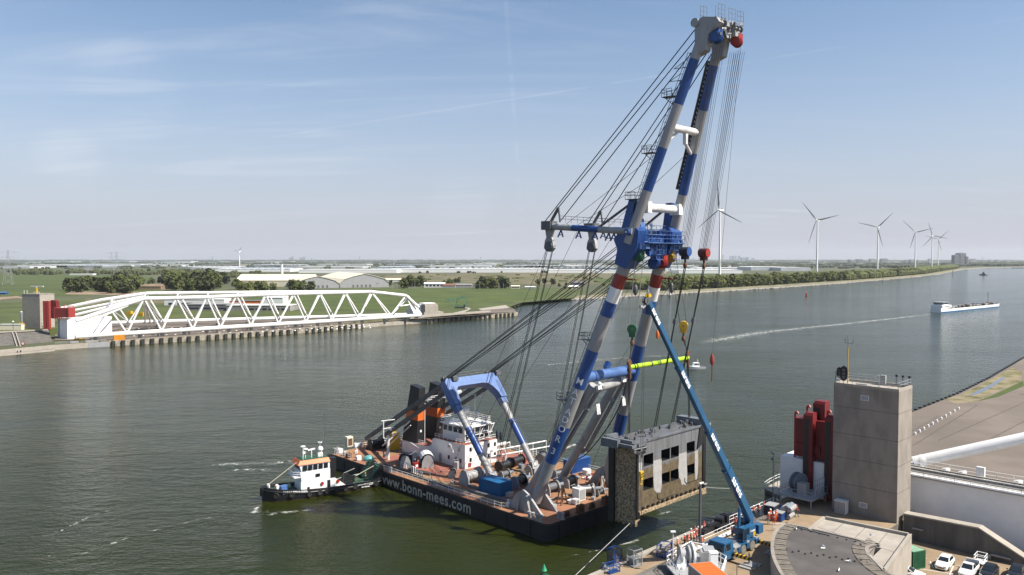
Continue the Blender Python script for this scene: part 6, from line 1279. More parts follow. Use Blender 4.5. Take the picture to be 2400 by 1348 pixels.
# ---------------------------------------------------------------- greenhouses, sheds and town on the polder (each a thing)
rr = random.Random(42); GH = []
def gh(x0, x1, y, hp, m_, ridge=False):
    p0_, p1_ = W(x0, y, LZ), W(x1, y, LZ); L = (p1_ - p0_).length; t_ = None; s_ = (p0_ - O).length / F; hh = hp * s_; dp = min(260, 110 + (p0_.y - 1500) * .05)
    q = MB(); q.box(-L / 2, L / 2, 0, dp, 0, hh, 0)
    n_ = max(2, int(L / 24))
    if ridge:
        for i in range(min(n_, 40)): w_ = L / min(n_, 40); x_ = -L / 2 + i * w_; q.plate([(x_, -.4, hh), (x_ + w_, -.4, hh), (x_ + w_ / 2, -.4, hh + w_ * .09)], (0, dp, 0), 1)
    else: q.box(-L / 2 - .5, L / 2 + .5, -.5, dp, hh, hh + .5, 1)
    c_ = p0_.lerp(p1_, .5); return q, c_
rows = [(640, 5.5, 1), (636.5, 5, .9), (633, 4.4, .9), (629, 3.6, .8), (625.5, 3, .8), (622.5, 2.4, .7), (619.5, 2.0, .55), (617, 1.7, .5)]
spec = [(640, 700, 930, 'roofwhite'), (639, 905, 1280, 'roofwhite'), (640, 1285, 1400, 'roofwhite'), (640.5, 1400, 1560, 'glasshouse'), (641, 1590, 1740, 'roofwhite'), (637, 500, 680, 'glasshouse'), (635, 1060, 1290, 'glasshouse'), (634, 560, 660, 'glasshouse2'), (636, 860, 1060, 'glasshouse2'), (634.5, 1300, 1450, 'glasshouse2'), (636, 1560, 1700, 'glasshouse'), (632, 1640, 1760, 'roofwhite'), (634, 1760, 1850, 'roofwhite'), (635, 1830, 1900, 'roofwhite'), (630, 420, 540, 'glasshouse'), (629, 690, 850, 'roofwhite'), (630, 880, 960, 'glasshouse'), (629, 0, 70, 'roofwhite'), (627, 120, 240, 'glasshouse'), (632, 440, 520, 'roofwhite'), (628, 1000, 1150, 'roofwhite'), (627, 1180, 1320, 'glasshouse'), (628, 1330, 1440, 'roofwhite'), (624, 40, 150, 'roofwhite'), (622, 180, 330, 'roofwhite'), (624, 300, 420, 'roofwhite'), (623, 470, 560, 'facade'), (624, 590, 700, 'glasshouse'), (622, 740, 860, 'roofwhite'), (623, 900, 1010, 'glasshouse2'), (622, 1040, 1160, 'roofwhite'), (623, 1200, 1290, 'facade'), (622, 1310, 1420, 'roofwhite'), (627, 1520, 1640, 'roofwhite'), (630, 1720, 1800, 'glasshouse')]
for i in range(46):
    x0 = rr.uniform(-40, 1650); spec.append((rr.choice((620.5, 619, 617.8, 616.5, 615.5, 625, 627)), x0, x0 + rr.uniform(16, 70), rr.choice(('roofwhite', 'facade', 'facade2', 'glasshouse', 'roofwhite', 'haze_tower'))))
pos_w = lambda x: 'far left' if x < 200 else 'left' if x < 500 else 'middle left' if x < 800 else 'middle' if x < 1150 else 'middle right' if x < 1450 else 'right'
for k, (y, x0, x1, m_) in enumerate(spec):
    gl = m_.startswith('glass'); q, c_ = gh(x0, x1, y, (7.5 if m_ == 'roofwhite' else 5.5) if y > 633 else 4.0 if y > 626 else 2.7, m_, gl)
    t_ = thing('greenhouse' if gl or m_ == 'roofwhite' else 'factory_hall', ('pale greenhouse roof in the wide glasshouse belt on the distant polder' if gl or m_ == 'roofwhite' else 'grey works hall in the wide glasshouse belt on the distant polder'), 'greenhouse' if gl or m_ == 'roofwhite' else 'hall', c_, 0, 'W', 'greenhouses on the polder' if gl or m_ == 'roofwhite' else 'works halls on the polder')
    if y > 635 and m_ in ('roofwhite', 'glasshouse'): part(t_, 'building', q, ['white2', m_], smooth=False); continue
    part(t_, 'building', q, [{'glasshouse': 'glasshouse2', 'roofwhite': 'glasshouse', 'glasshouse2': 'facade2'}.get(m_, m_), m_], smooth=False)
# ---------------------------------------------------------------- skyline
def tower(x, yb, wd, hp, label, m_='haze_tower', cat='tower block', nm='tower_block', y0=None, nw=3):
    p = W(x, yb, LZ); s_ = (p - O).length / F; q = MB(); w_ = wd * s_; h_ = hp * s_; t_ = thing(nm, label, cat, p, 0, 'W'); q.box(-w_ / 2, w_ / 2, 0, w_, 0, h_); part(t_, 'wall', q, m_)
    q = MB(); q.box(-w_ * .2, w_ * .2, w_ * .2, w_ * .6, h_, h_ * 1.04); part(t_, 'roof', q, m_); return t_, w_, h_
for x, wd, hp, d in ((2244, 12, 23, 'left lower'), (2256, 14, 27, 'tall central'), (2265, 8, 20, 'right lower')):
    t_, w_, h_ = tower(x, 624.5, wd, hp, f'{d} slab of the grey blue flat cluster at the river bend', 'haze_tower', 'flats', 'apartment_block')
    for i in range(4):
        for j in range(8): q = MB(); q.box(-w_ * .42 + i * w_ * .22, -w_ * .42 + i * w_ * .22 + w_ * .14, -.4, -.05, h_ * (.08 + j * .11), h_ * (.14 + j * .11)); part(t_, 'window', q, 'facade2')
for i, (x, wd, hp) in enumerate(((1694, 3, 14), (1712, 3, 11), (1722, 9, 12), (1733, 4, 12), (1745, 12, 8), (1752, 6, 9), (1765, 5, 7), (1640, 4, 7), (1625, 6, 6), (1612, 4, 8), (712, 7, 10), (704, 4, 8), (686, 5, 11), (680, 5, 8), (730, 4, 6), (843, 2, 11), (498, 2, 10), (1126, 2, 10))):
    tower(x, 612.4, wd, hp, 'pale hazy tower block among others on the horizon')[0]['group'] = 'hazy tower blocks on the horizon'
# ---------------------------------------------------------------- wind turbines
def turbine(label, x, yh, a0, Hh, Rb, yaw, grp=None):
    k = (Hh - H) / (608 - yh); Y = k * F; p = WY(x, yh, Y); p.z = LZ
    t_ = thing('wind_turbine', label, 'wind turbine', p, yaw, 'W'); hz_ = Hh - LZ
    q = MB(); q.tube([(0, 0, 0), (0, 0, hz_ * .5), (0, 0, hz_ - 1.5)], [2.6, 2.1, 1.5], 14); part(t_, 'tower', q, 'white2')
    q = MB(); q.hexa([(-1.9, -3.5, hz_ - 1.8), (1.9, -3.5, hz_ - 1.8), (1.9, 8.5, hz_ - 1.2), (-1.9, 8.5, hz_ - 1.2), (-1.9, -3.5, hz_ + 2), (1.9, -3.5, hz_ + 2), (1.9, 8.5, hz_ + 2.2), (-1.9, 8.5, hz_ + 2.2)]); part(t_, 'nacelle', q, 'white2')
    q = MB(); q.box(-1, 1, 4.6, 7.6, hz_ + 2.2, hz_ + 3.6); q.tube([(0, 7, hz_ + 2), (0, 7, hz_ + 5)], .15, 4); part(t_, 'cooler', q, 'dgrey')
    q = MB(); q.lathe([(1.9, 0), (2.0, 1.4), (1.3, 2.8), (.2, 3.6)], (0, -3.4, hz_), (0, -1, 0), 12); hub = part(t_, 'hub', q, 'white2')
    for i in range(3):
        a = R(a0 + 120 * i); d = Vec((math.sin(a), 0, math.cos(a))); e = Vec((math.cos(a), 0, -math.sin(a))); c = Vec((0, -5.2, hz_)); q = MB(); rings = []
        for r_, ch, th, tw in ((1.2, 1.1, 1.0, .2), (4, 1.2, 1.0, .5), (Rb * .2, 2.3, .55, .55), (Rb * .45, 1.6, .35, .35), (Rb * .75, .95, .22, .2), (Rb * .96, .5, .12, .1), (Rb, .12, .06, .1)):
            f_ = e * math.cos(tw) + Vec((0, 1, 0)) * math.sin(tw); g = d.cross(f_); o_ = c + d * r_
            rings.append([o_ - f_ * ch * .5, o_ + g * th * .6, o_ + f_ * ch * 1.2, o_ - g * th * .6])
        q.cols(rings); part(t_, 'blade', q, 'grey', hub)
turbine('wind turbine half behind the crane ropes, nearest of the right bank row', 1688, 493, -4, 148, 62, R(-52))
turbine('large wind turbine standing alone right of the crane ropes', 1916, 517, -40, 148, 62, R(-52))
turbine('wind turbine second from the lone large one, blade hanging straight down', 2058, 533, 45, 148, 62, R(-40))
turbine('wind turbine left of the close overlapping pair', 2146, 545, -44, 148, 62, R(-36))
turbine('left of the two overlapping wind turbines, facing the other way', 2185, 553, 18, 148, 62, R(130))
turbine('right of the two overlapping wind turbines, farthest of the row', 2200, 561, 46, 148, 62, R(-40))
turbine('tiny white wind turbine on the left horizon above the truss', 561, 589, 40, 88, 30, R(-20))
# ---------------------------------------------------------------- pylons
def pylon(label, x, yb, hp, k=1):
    p = W(x, yb, LZ); s_ = (p - O).length / F; h_ = hp * s_; t_ = thing('pylon', label, 'pylon', p, R(20), 'W'); q = MB(); b_ = h_ * .11
    zz_ = [0, .2, .38, .52, .64, .74, .83, .9, 1]; wv = lambda f_: b_ * (1 - f_) ** 1.3 + h_ * .014
    for sx in (-1, 1):
        for sy in (-1, 1):
            for f0, f1 in zip(zz_[:-1], zz_[1:]): q.bar((sx * wv(f0), sy * wv(f0), f0 * h_), (sx * wv(f1), sy * wv(f1), f1 * h_), .32)
    for f0, f1 in zip(zz_[:-1], zz_[1:]):
        for s__ in (-1, 1): q.bar((wv(f0), s__ * wv(f0), f0 * h_), (-wv(f1), s__ * wv(f1), f1 * h_), .2); q.bar((-wv(f0), s__ * wv(f0), f0 * h_), (wv(f1), s__ * wv(f1), f1 * h_), .2); q.bar((s__ * wv(f0), wv(f0), f0 * h_), (s__ * wv(f1), -wv(f1), f1 * h_), .2)
    part(t_, 'mast', q, 'galv')
    for f_, L in ((.78, .26), (.93, .30)):
        q = MB()
        for s__ in (-1, 1): q.bar((s__ * L * h_, 0, f_ * h_), (0, 0, (f_ + .05) * h_), .25); q.bar((s__ * L * h_, 0, f_ * h_), (0, 0, f_ * h_), .25); q.bar((s__ * L * h_, 0, f_ * h_), (s__ * L * h_, 0, f_ * h_ - 3), .2); q.bar((s__ * L * h_ * .5, 0, f_ * h_), (s__ * L * h_ * .5, 0, f_ * h_ - 3), .2); q.bar((s__ * L * h_ * .5, 0, f_ * h_), (s__ * L * h_ * .7, 0, (f_ + .02) * h_), .2)
        part(t_, 'cross_arm', q, 'galv')
pylon('lattice pylon in the green field at the left picture edge', 20, 668, 69); pylon('lattice pylon rising behind the dark grove', 274, 656, 60)
pylon('second lattice pylon close behind the grove pylon', 262, 640, 44)
q = MB()
for x, yb, hp in ((2303, 622, 18), (2096, 613, 10)):
    p = W(x, yb, LZ); s_ = (p - O).length / F; q = MB(); q.tube([(0, 0, 0), (0, 0, hp * s_)], [1.6, .6], 5); q.bar((-9, 0, hp * s_ * .8), (9, 0, hp * s_ * .8), 1); q.bar((-7, 0, hp * s_ * .95), (7, 0, hp * s_ * .95), 1)
    solo('pylon', {2303: 'faint tall pylon on the horizon right of the flat cluster', 2096: 'faint pylon on the horizon between two wind turbines'}[x], 'pylon', q, 'haze_tower', p, 0, 'W')
# ---------------------------------------------------------------- trees
def crown_mesh(seed, n, hgt, wd, mtl, form=0):
    r_ = random.Random(seed); q = MB(); lob = []
    for i in range(9 if form == 0 else 14):
        a = r_.uniform(0, 6.28); z = r_.uniform(.22, .9) if form == 0 else r_.uniform(.12, .92); rad = wd * .5 * (1 - abs(z - .5) ** 1.6 * 1.3) * r_.uniform(.25, .8); lob.append((Vec((math.cos(a) * rad, math.sin(a) * rad, z * hgt)), wd * r_.uniform(.2, .34)))
    for i in range(n):
        c, r0 = lob[i % len(lob)]; v = Vec((r_.gauss(0, 1), r_.gauss(0, 1), r_.gauss(0, 1))).normalized(); p = c + v * r0 * r_.uniform(.55, 1.12); p.z = max(p.z, hgt * .08)
        s_ = wd * r_.uniform(.05, .10); e = Vec((r_.gauss(0, 1), r_.gauss(0, 1), r_.gauss(0, .7))).normalized(); f_ = e.cross(v + Vec((.01, .3, .1)))
        if f_.length < .05: continue
        f_.normalize(); q.add([p - e * s_ - f_ * s_ * .5, p + e * s_ * .3 - f_ * s_, p + e * s_ + f_ * s_ * .6, p - e * s_ * .4 + f_ * s_], [(0, 1, 2, 3)])
    return q
protos = []
for k, (form, hgt, wd, mt) in enumerate(((0, 12, 10, 'leaf'), (0, 11, 11, 'leaf3'), (0, 13, 9, 'leaf2'), (1, 11, 10, 'leaf'), (1, 9, 10, 'leaf2'))):
    t_ = thing('tree', 'x', 'tree', (0, 0, -500), 0, 'W'); part(t_, 'crown', crown_mesh(k + 1, 620, hgt, wd, mt, form), mt, smooth=False)
    q = MB(); q.tube([(0, 0, -.5), (.1, 0, hgt * .35), (.3, .1, hgt * .7)], [.45, .3, .1], 6)
    for a in (0, 2.1, 4.2): q.tube([(.1, 0, hgt * .3), (math.cos(a) * wd * .25, math.sin(a) * wd * .25, hgt * .62)], [.2, .07], 5)
    part(t_, 'trunk', q, 'bark'); protos.append(t_)
rr = random.Random(77); NT = [0]
def plant(x, y, hp, k, label, grp, z=LZ):
    p = W(x, y, z); s_ = (p - O).length / F; h_ = hp * s_ / 12.0; NT[0] += 1
    dup(protos[k], p, rr.uniform(0, 6.28), 'W', label, (h_ * rr.uniform(.95, 1.25), h_ * rr.uniform(.95, 1.25), h_), grp)
def grove(xs, ys, n, hp, ks, label, grp, jit=1):
    for i in range(n):
        x = rr.uniform(*xs); f_ = rr.random() ** 1.0; y = ys[0] + (ys[1] - ys[0]) * f_; plant(x, y, hp * rr.uniform(.8, 1.15), rr.choice(ks), label, grp)
grove((158, 318), (672, 689), 30, 28, (1, 1, 0), 'dark leafy tree in the dense grove behind the far concrete tower', 'trees of the dark grove')
grove((322, 378), (660, 668), 6, 13, (1, 0), 'small dark tree between the two left groves', 'trees between the groves')
grove((384, 535), (662, 686), 28, 31, (1, 0, 0), 'dark leafy tree in the second grove above the truss', 'trees of the second grove')
grove((548, 725), (676, 688), 18, 21, (0, 2, 0), 'green tree in the row in front of the cream hall', 'trees before the cream hall')
plant(728, 684, 24, 1, 'single round tree in front of the gable of the cream hall', None); plant(815, 672, 11, 2, 'small bright tree at the right gable of the cream hall', None)
grove((862, 915), (668, 676), 6, 15, (0, 1), 'leafy tree right of the dark roofed barn on the dike', 'trees by the black barn')
grove((938, 985), (670, 677), 8, 24, (1, 0), 'tall tree left of the long white house on the dike', 'trees by the long white house')
grove((1040, 1075), (662, 668), 6, 12, (0, 2), 'small tree behind the red barn', 'trees behind the red barn')
grove((1108, 1188), (670, 678), 14, 22, (0, 1, 2), 'tree in the clump right of the long brown roofed shed', 'trees by the brown shed')
grove((1255, 1300), (664, 668), 4, 11, (0, 1), 'lone small tree behind the ropes of the rear strut', 'trees behind the strut ropes')
grove((1300, 1420), (668, 680), 6, 8, (4, 2), 'low bush on the dike behind the boom ropes', 'bushes on the dike')
grove((1590, 1640), (668, 679), 9, 13, (3, 4, 1), 'bushy tree at the left end of the river tree belt', 'bushes at the belt end')
# belt along the right bank: follows the shore
belt = inset(PR, 70); 
def along(P_, f_):
    i = min(int(f_), len(P_) - 2); return P_[i].lerp(P_[i + 1], f_ - i)
nb = 0
i0 = [i for i, p in enumerate(shoreR) if p[0] >= 1580][0]
for row, off in enumerate((46, 70)):
    PB = inset(PR, off); x_end = 2225; f_ = i0 + .35
    while f_ < len(PB) - 2 and nb < (96, 158)[row]:
        p = along(PB, f_); seg = (PB[min(int(f_) + 1, len(PB) - 1)] - PB[int(f_)]).length; xx = px_of(Vec((p.x, p.y, LZ)))
        if xx > 2236: break
        step = (13 + (p.y - 1000) * .006) * rr.uniform(.8, 1.2); f_ += step / seg; hgt = rr.uniform(15, 21) * (1 if p.y < 3200 else .9) / 12
        dup(protos[rr.choice((3, 3, 4, 2, 0))], (p.x + rr.uniform(-6, 6), p.y + rr.uniform(-6, 6), LZ), rr.uniform(0, 6), 'W', 'bright green tree in the long belt along the right river bank', (hgt * 1.15, hgt * 1.15, hgt), 'trees of the river belt'); nb += 1
for t_ in protos:
    for c_ in list(t_.children): bpy.data.objects.remove(c_)
    bpy.data.objects.remove(t_)
belt_end = PB
# far woods, hedges and town greenery: one mass
def humps(name, n, xr, yr, hr, seed, m_='woods', wr=(12, 60)):
    r_ = random.Random(seed); q = MB()
    for i in range(n):
        x = r_.uniform(*xr); y = r_.uniform(*yr); p = W(x, y, LZ); s_ = (p - O).length / F; h_ = r_.uniform(*hr) ; w_ = r_.uniform(*wr) * (.6 + p.y / 6000)
        for k in range(4):
            c = p + Vec((r_.uniform(-.5, .5) * w_, r_.uniform(-.3, .3) * w_, h_ * .4)); q.ball(c, 1, 6, None, (w_ * r_.uniform(.22, .4), w_ * .3, h_ * r_.uniform(.45, .75)))
    return struct(name, q, m_, kind='stuff', smooth=False)
humps('far_woods', 700, (-60, 1700), (612.6, 622), (9, 17), 1); humps('far_woods', 260, (-60, 1760), (622, 631), (7, 12), 2, wr=(8, 26)); humps('far_woods', 60, (640, 1500), (631, 641), (5, 9), 5, wr=(6, 14)); humps('far_woods', 420, (-60, 2460), (611.2, 613.2), (24, 40), 3, wr=(40, 160))
humps('far_woods', 260, (1640, 2240), (614, 630), (10, 20), 4, wr=(15, 60)); humps('far_woods', 120, (0, 500), (636, 645), (9, 15), 6, 'leaf3', (9, 22)); humps('far_woods', 80, (2225, 2400), (614, 625), (14, 24), 8, wr=(20, 90)); humps('field_hedge', 60, (860, 1640), (644, 664), (2, 4), 9, 'leaf', (6, 20)); humps('field_hedge', 40, (370, 640), (640, 656), (7, 12), 10, 'leaf3', (9, 22))
q = MB(); r_ = random.Random(31)
for row, off in enumerate((50, 78, 100, 125)):
    PB = inset(PR, off); 
    for k in range(260 if row < 2 else 200):
        f_ = i0 + .35 + (len(PB) - 2.6 - i0) * (k / (260 if row < 2 else 200)); p = along(PB, f_)
        if row < 2 and p.y < 1750: continue
        xx = px_of(Vec((p.x, p.y, LZ)))
        if xx > 2238: continue
        for j in range(3): h_ = r_.uniform(13, 19); w_ = r_.uniform(6, 11) * (1 + p.y / 6000); q.ball((p.x + r_.uniform(-8, 8), p.y + r_.uniform(-14, 14), LZ + h_ * .45), 1, 6, None, (w_, w_, h_ * .55))
struct('far_woods', q, 'leaf', kind='stuff', smooth=False)
# industry on the right horizon
rr = random.Random(9)
for i in range(22):
    x = rr.uniform(1990, 2400); tower(x, rr.uniform(615, 618), rr.uniform(3, 14), rr.uniform(3, 9), 'hazy grey works building on the right horizon', rr.choice(('haze_tower', 'facade2', 'facade')), 'works building', 'works_building')[0]['group'] = 'works buildings on the right horizon'
# ================================================================ NEAR QUAY
# ---- concrete tower
TX0, TX1, TY0, TY1 = 31.5, 37.35, -46.1, -35.75
t_ = thing('concrete_tower', 'tall square concrete tower with signal lamps on its railed roof, standing on the near quay', 'tower', (34.4, -41, UPZ), ab=True)
q = MB(); q.box(TX0, TX1, TY0, TY1, 1, 27.9)
tw = part(t_, 'shaft', q, 'concrete', smooth=False)
q = MB()
for z in (11.7, 16.0, 20.0, 24.4): q.box(TX0 - .012, TX1 + .012, TY0 - .012, TY1 + .012, z, z + .07)
part(t_, 'pour_joint', q, 'concrete_dark', tw)
q = MB()
for a, b_, c_, d in ((TX0, TX1, TY0, TY0 + .3), (TX0, TX1, TY1 - .3, TY1), (TX0, TX0 + .3, TY0 + .3, TY1 - .3), (TX1 - .3, TX1, TY0 + .3, TY1 - .3)): q.box(a, b_, c_, d, 27.9, 28.35)
part(t_, 'parapet', q, 'concrete_light'); q = MB(); q.box(TX0 + .3, TX1 - .3, TY0 + .3, TY1 - .3, 27.9, 27.96); part(t_, 'roof', q, 'concrete_light')
q = MB(); z = 28.35; q.rail([(TX0 + .15, TY1 - .15, z), (TX0 + .15, TY0 + .15, z), (TX1 - .15, TY0 + .15, z), (TX1 - .15, TY1 - .15, z), (TX0 + .15, TY1 - .15, z)], h=1.0, gap=1.5, r=.03); part(t_, 'railing', q, 'galv')
for p in (SX(2027, 933, TX0), SX(2023, 1184, TX0)):
    q = MB(); q.box(TX0 - .05, TX0 - .01, p.y - .65, p.y + .65, p.z - .42, p.z + .42, 0); q.box(TX0 - .07, TX0 - .05, p.y - .57, p.y + .57, p.z - .34, p.z + .34, 1); part(t_, 'window', q, ['white', 'galv'])
for dx, dy, s_ in ((-.1, 0, 1.0), (.5, 1.0, .72)):
    q = MB(); c_ = Vec((TX0 + .2 + dx, TY1 - 1.6 + dy, 30.0)); n_ = Vec((-1, -.35, 0)).normalized(); pts = []
    e = n_.cross(Vec((0, 0, 1)))
    for a in range(0, 360, 20): pts.append(c_ + e * .62 * s_ * math.cos(R(a)) + Vec((0, 0, 1)) * (1.0 * s_ * math.sin(R(a)) + (.25 if math.sin(R(a)) > 0 else -.25) * s_))
    q.plate(pts, n_ * .25, 0)
    for dz in (-.6, .0, .6): q.lathe([(.2 * s_, 0), (.24 * s_, .25)], c_ + n_ * .25 + Vec((0, 0, dz * s_)), n_, 10, 1)
    sg = part(t_, 'signal_lamp', q, ['black', 'dgrey']); q = MB(); q.tube([c_ + Vec((0, 0, -2)), c_ - n_ * .1], .06, 5); part(t_, 'lamp_post', q, 'galv', sg)
q = MB(); b_ = Vec((TX0 + .9, TY1 - 1.9, 28)); q.tube([b_, b_ + Vec((0, 0, 2.4))], .1, 6, 0); q.tube([b_ + Vec((0, 0, 2.4)), b_ + Vec((0, 0, 6.3))], .09, 6, 1); q.tube([b_ + Vec((0, 0, 6.3)), b_ + Vec((.0, .1, 8.2))], .03, 4, 2); q.bar(b_ + Vec((0, -.8, 6.9)), b_ + Vec((0, .5, 7.1)), .06, k=2); q.tube([b_ + Vec((0, -.8, 6.9)), b_ + Vec((0, -.8, 7.5))], .05, 4, 2); q.tube([b_ + Vec((0, .5, 7)), b_ + Vec((0, .4, 7.8))], .04, 4, 2); part(t_, 'mast', q, ['yellow', 'yellow', 'dgrey'])
q = MB(); q.box(TX0 + 1, TX0 + 1.8, TY1 - 5, TY1 - 3.2, 28.0, 28.4); q.box(TX1 - .9, TX1 - .3, TY1 - 6.4, TY1 - 5.6, 28, 29.6)
q.tube([(TX0 + .3, TY0 + 3.2, 28), (TX0 + .3, TY0 + 3.2, 30)], .05, 5); q.ball((TX0 + .3, TY0 + 3.2, 30.1), .14, 6); q.ball((TX0 + .2, TY1 - .2, 30.2), .16, 6); q.tube([(TX0 + .2, TY1 - .2, 28), (TX0 + .2, TY1 - .2, 30.2)], .05, 5)
part(t_, 'roof_box', q, 'lgrey'); q = MB()
for i in range(3): q.cbox((TX1 - .3, TY0 + .4 + i * 1.0, 29.7), (.5, .35, .3), .4); q.tube([(TX1 - .3, TY0 + .4 + i, 28.3), (TX1 - .3, TY0 + .4 + i, 29.7)], .04, 4)
part(t_, 'floodlight', q, 'black')
p = S(1972, 1203, UPZ); t_ = thing('electric_cabinet', 'pale double door cabinet at the foot of the near concrete tower', 'cabinet', (TX0 - 1.1, p.y, UPZ)); q = MB(); q.box(-.6, .6, -.9, .9, .1, 2.1); q.box(-.68, .68, -.98, .98, 2.1, 2.2); part(t_, 'body', q, 'white'); q = MB()
for d in (-.86, .02): q.box(-.64, -.6, d, d + .84, .2, 2.0)
part(t_, 'door', q, 'lgrey')
# ---- white end wall of the near gate, red drive
GX = 38.2
t_ = thing('gate_wall', 'near white barrier wall with a railed walkway on top, running right from the concrete tower', 'barrier gate', (41, -70, ZA), ab=True)
def arc(y): return 40.0 + .0009 * (y + 45) ** 2
q = MB(); ys = [-24.2 - i * 4.6 for i in range(21)]; zt = 13.2
for y0, y1 in zip(ys[:-1], ys[1:]):
    a0, a1 = arc(y0), arc(y1); q.hexa([(a0, y1 if 0 else y0, -1), (a1, y1, -1), (a1 + 5, y1, -1), (a0 + 5, y0, -1), (a0, y0, zt), (a1, y1, zt), (a1 + 5, y1, zt), (a0 + 5, y0, zt)])
part(t_, 'wall_plate', q, 'white2', smooth=False)
q = MB(); yy = [y for y in ys if y < -38]
for off, z0, w_, k in ((-.12, zt - .25, .5, 0), (.9, zt + .25, .35, 1), (1.7, zt + .1, .6, 2), (2.4, zt + .45, .4, 1), (3.1, zt + .2, .5, 2), (3.7, zt + .5, .35, 1)):
    for y0, y1 in zip(yy[:-1], yy[1:]): q.bar((arc(y0) + off, y0, z0), (arc(y1) + off, y1, z0), w_, .22, k)
part(t_, 'rail_track', q, ['lgrey', 'concrete_light', 'dgrey'])
q = MB(); q.rail([(arc(y) - .05, y, zt) for y in yy], h=1.1, gap=2.3, r=.035); part(t_, 'railing', q, 'galv')
q = MB(); q.rail([(arc(y) + 5.4, y, zt) for y in yy], h=1.3, gap=2.3, r=.045); part(t_, 'railing', q, 'white')
for y in (-49, -51.5, -59.4, -66, -69): q = MB(); q.lathe([(.55, -.3), (.7, 0), (.55, .3)], (arc(y) + 5.0, y, zt + .4), (0, .3, 1), 12); part(t_, 'guide_roller', q, 'white')
q = MB(); q.box(arc(-54) + 4.6, arc(-54) + 5.2, -54.8, -53.6, zt, zt + 1.9); part(t_, 'cabinet', q, 'white')
q = MB(); c_ = GX; q.box(35.6, 39.9, -33.8, -24.4, -1, 13.3); q.box(37.2, 39.9, -30.5, -27.4, 13.3, 14.6, 0); part(t_, 'end_wall', q, 'white2', smooth=False)
p0, p1 = SX(2146, 1082, 47.5), SX(2430, 1021, 55)
t_2 = thing('barrier_arm', 'thick white tube of the near barrier arm slanting up to the right picture edge', 'barrier gate', p0, ab=True); q = MB(); d = (p1 - p0); q.tube([p0 - d * .02, p1], [.95, .98], 20); part(t_2, 'tube', q, 'trussw'); q = MB(); q.lathe([(1.1, -.5), (1.2, 0), (1.1, .5)], p0 + d * .06 + Vec((0, 0, -.2)), d, 14); q.cbox(p0 + Vec((0, 0, -1.2)), (2.4, 3, 1.6)); part(t_2, 'collar', q, 'trussw')
t_ = thing('drive_unit', 'dark red drive machine with upright columns left of the near concrete tower', 'machine', (37, -29, UPZ), ab=True)
def colm(xx, px0, px1, ztop, zbot, m_='dred', name='column', dp=1.6, slot=True):
    y0 = SX(px0, 1050, xx).y; y1 = SX(px1, 1050, xx).y; q = MB(); q.box(xx, xx + dp, y1, y0, zbot, ztop, 0); q.hexa([(xx, y1, ztop), (xx + dp, y1, ztop), (xx + dp, y0, ztop), (xx, y0, ztop), (xx + .3, y1, ztop + .5), (xx + dp, y1, ztop + .5), (xx + dp, y0 - .3, ztop + .5), (xx + .3, y0 - .3, ztop + .5)], 0)
    if slot: w_ = y0 - y1; q.box(xx - .03, xx, y1 + w_ * .42, y1 + w_ * .9, zbot + 1, ztop - .6, 1)
    part(t_, name, q, [m_, 'black'])
colm(35.0, 1882, 1904, 21.4, 8.4); colm(35.0, 1932, 1956, 21.4, 7.2); colm(37.5, 1904, 1932, 23.2, 12, dp=2)
q = MB(); q.box(36.4, 39.2, SX(1866, 1000, 36.4).y * 0 - 33.0, -26.6, 13.6, 20.4); q.box(36.0, 36.4, -31.5, -27.0, 14.6, 16); part(t_, 'housing', q, 'dred')
for y, z in ((-26.7, 21), (-28.9, 22.4), (-32.6, 22)): q = MB(); q.tube([(36.5, y, z - 8 if y > -27 else z - 3), (36.5, y, z), (36.4, y - .1, z + .45), (36.4, y - .4, z + .5), (36.4, y - .6, z + .2)], .2, 8); part(t_, 'vent_pipe', q, 'lred')
# winch platform in front of the white end wall
t_ = thing('winch_platform', 'railed grey steel platform with a cable drum below the red drive machine', 'platform', (31.5, -30.5, UPZ), ab=True)
q = MB(); q.box(28.6, 34.8, -33.6, -27.6, 8.3, 8.6)
for x_, y_ in ((28.9, -33.3), (28.9, -27.9), (34.5, -33.3), (34.5, -27.9)): q.tube([(x_, y_, UPZ), (x_, y_, 8.3)], .12, 5)
part(t_, 'deck', q, 'galv'); q = MB(); q.rail([(28.7, -27.7, 8.6), (28.7, -33.5, 8.6), (34.7, -33.5, 8.6)], h=1.15, gap=1.2, r=.045, mids=(.5,)); q.rail([(28.7, -27.7, 8.6), (34.7, -27.7, 8.6)], h=1.15, gap=1.2, r=.045); q.rail([(30, -33.5, 9.2), (33.5, -33.5, 9.2)], h=2.4, gap=.9, r=.05, mids=(.3, .6)); q.rail([(28.7, -27.4, 7), (28.7, -26.8, 7)], h=6.4, gap=.6, r=.05, mids=(.2, .4, .6, .8)); part(t_, 'railing', q, 'galv')
q = MB(); q.lathe([(1.7, -.6), (1.7, -.45), (1.1, -.4), (1.1, .4), (1.7, .45), (1.7, .6)], (32.0, -29.6, 10.2), (.3, 1, 0), 18); part(t_, 'cable_drum', q, 'bluegrey'); q = MB(); q.box(30.2, 31.6, -31.8, -30.2, 8.6, 10.6); part(t_, 'cabinet', q, 'lgrey')
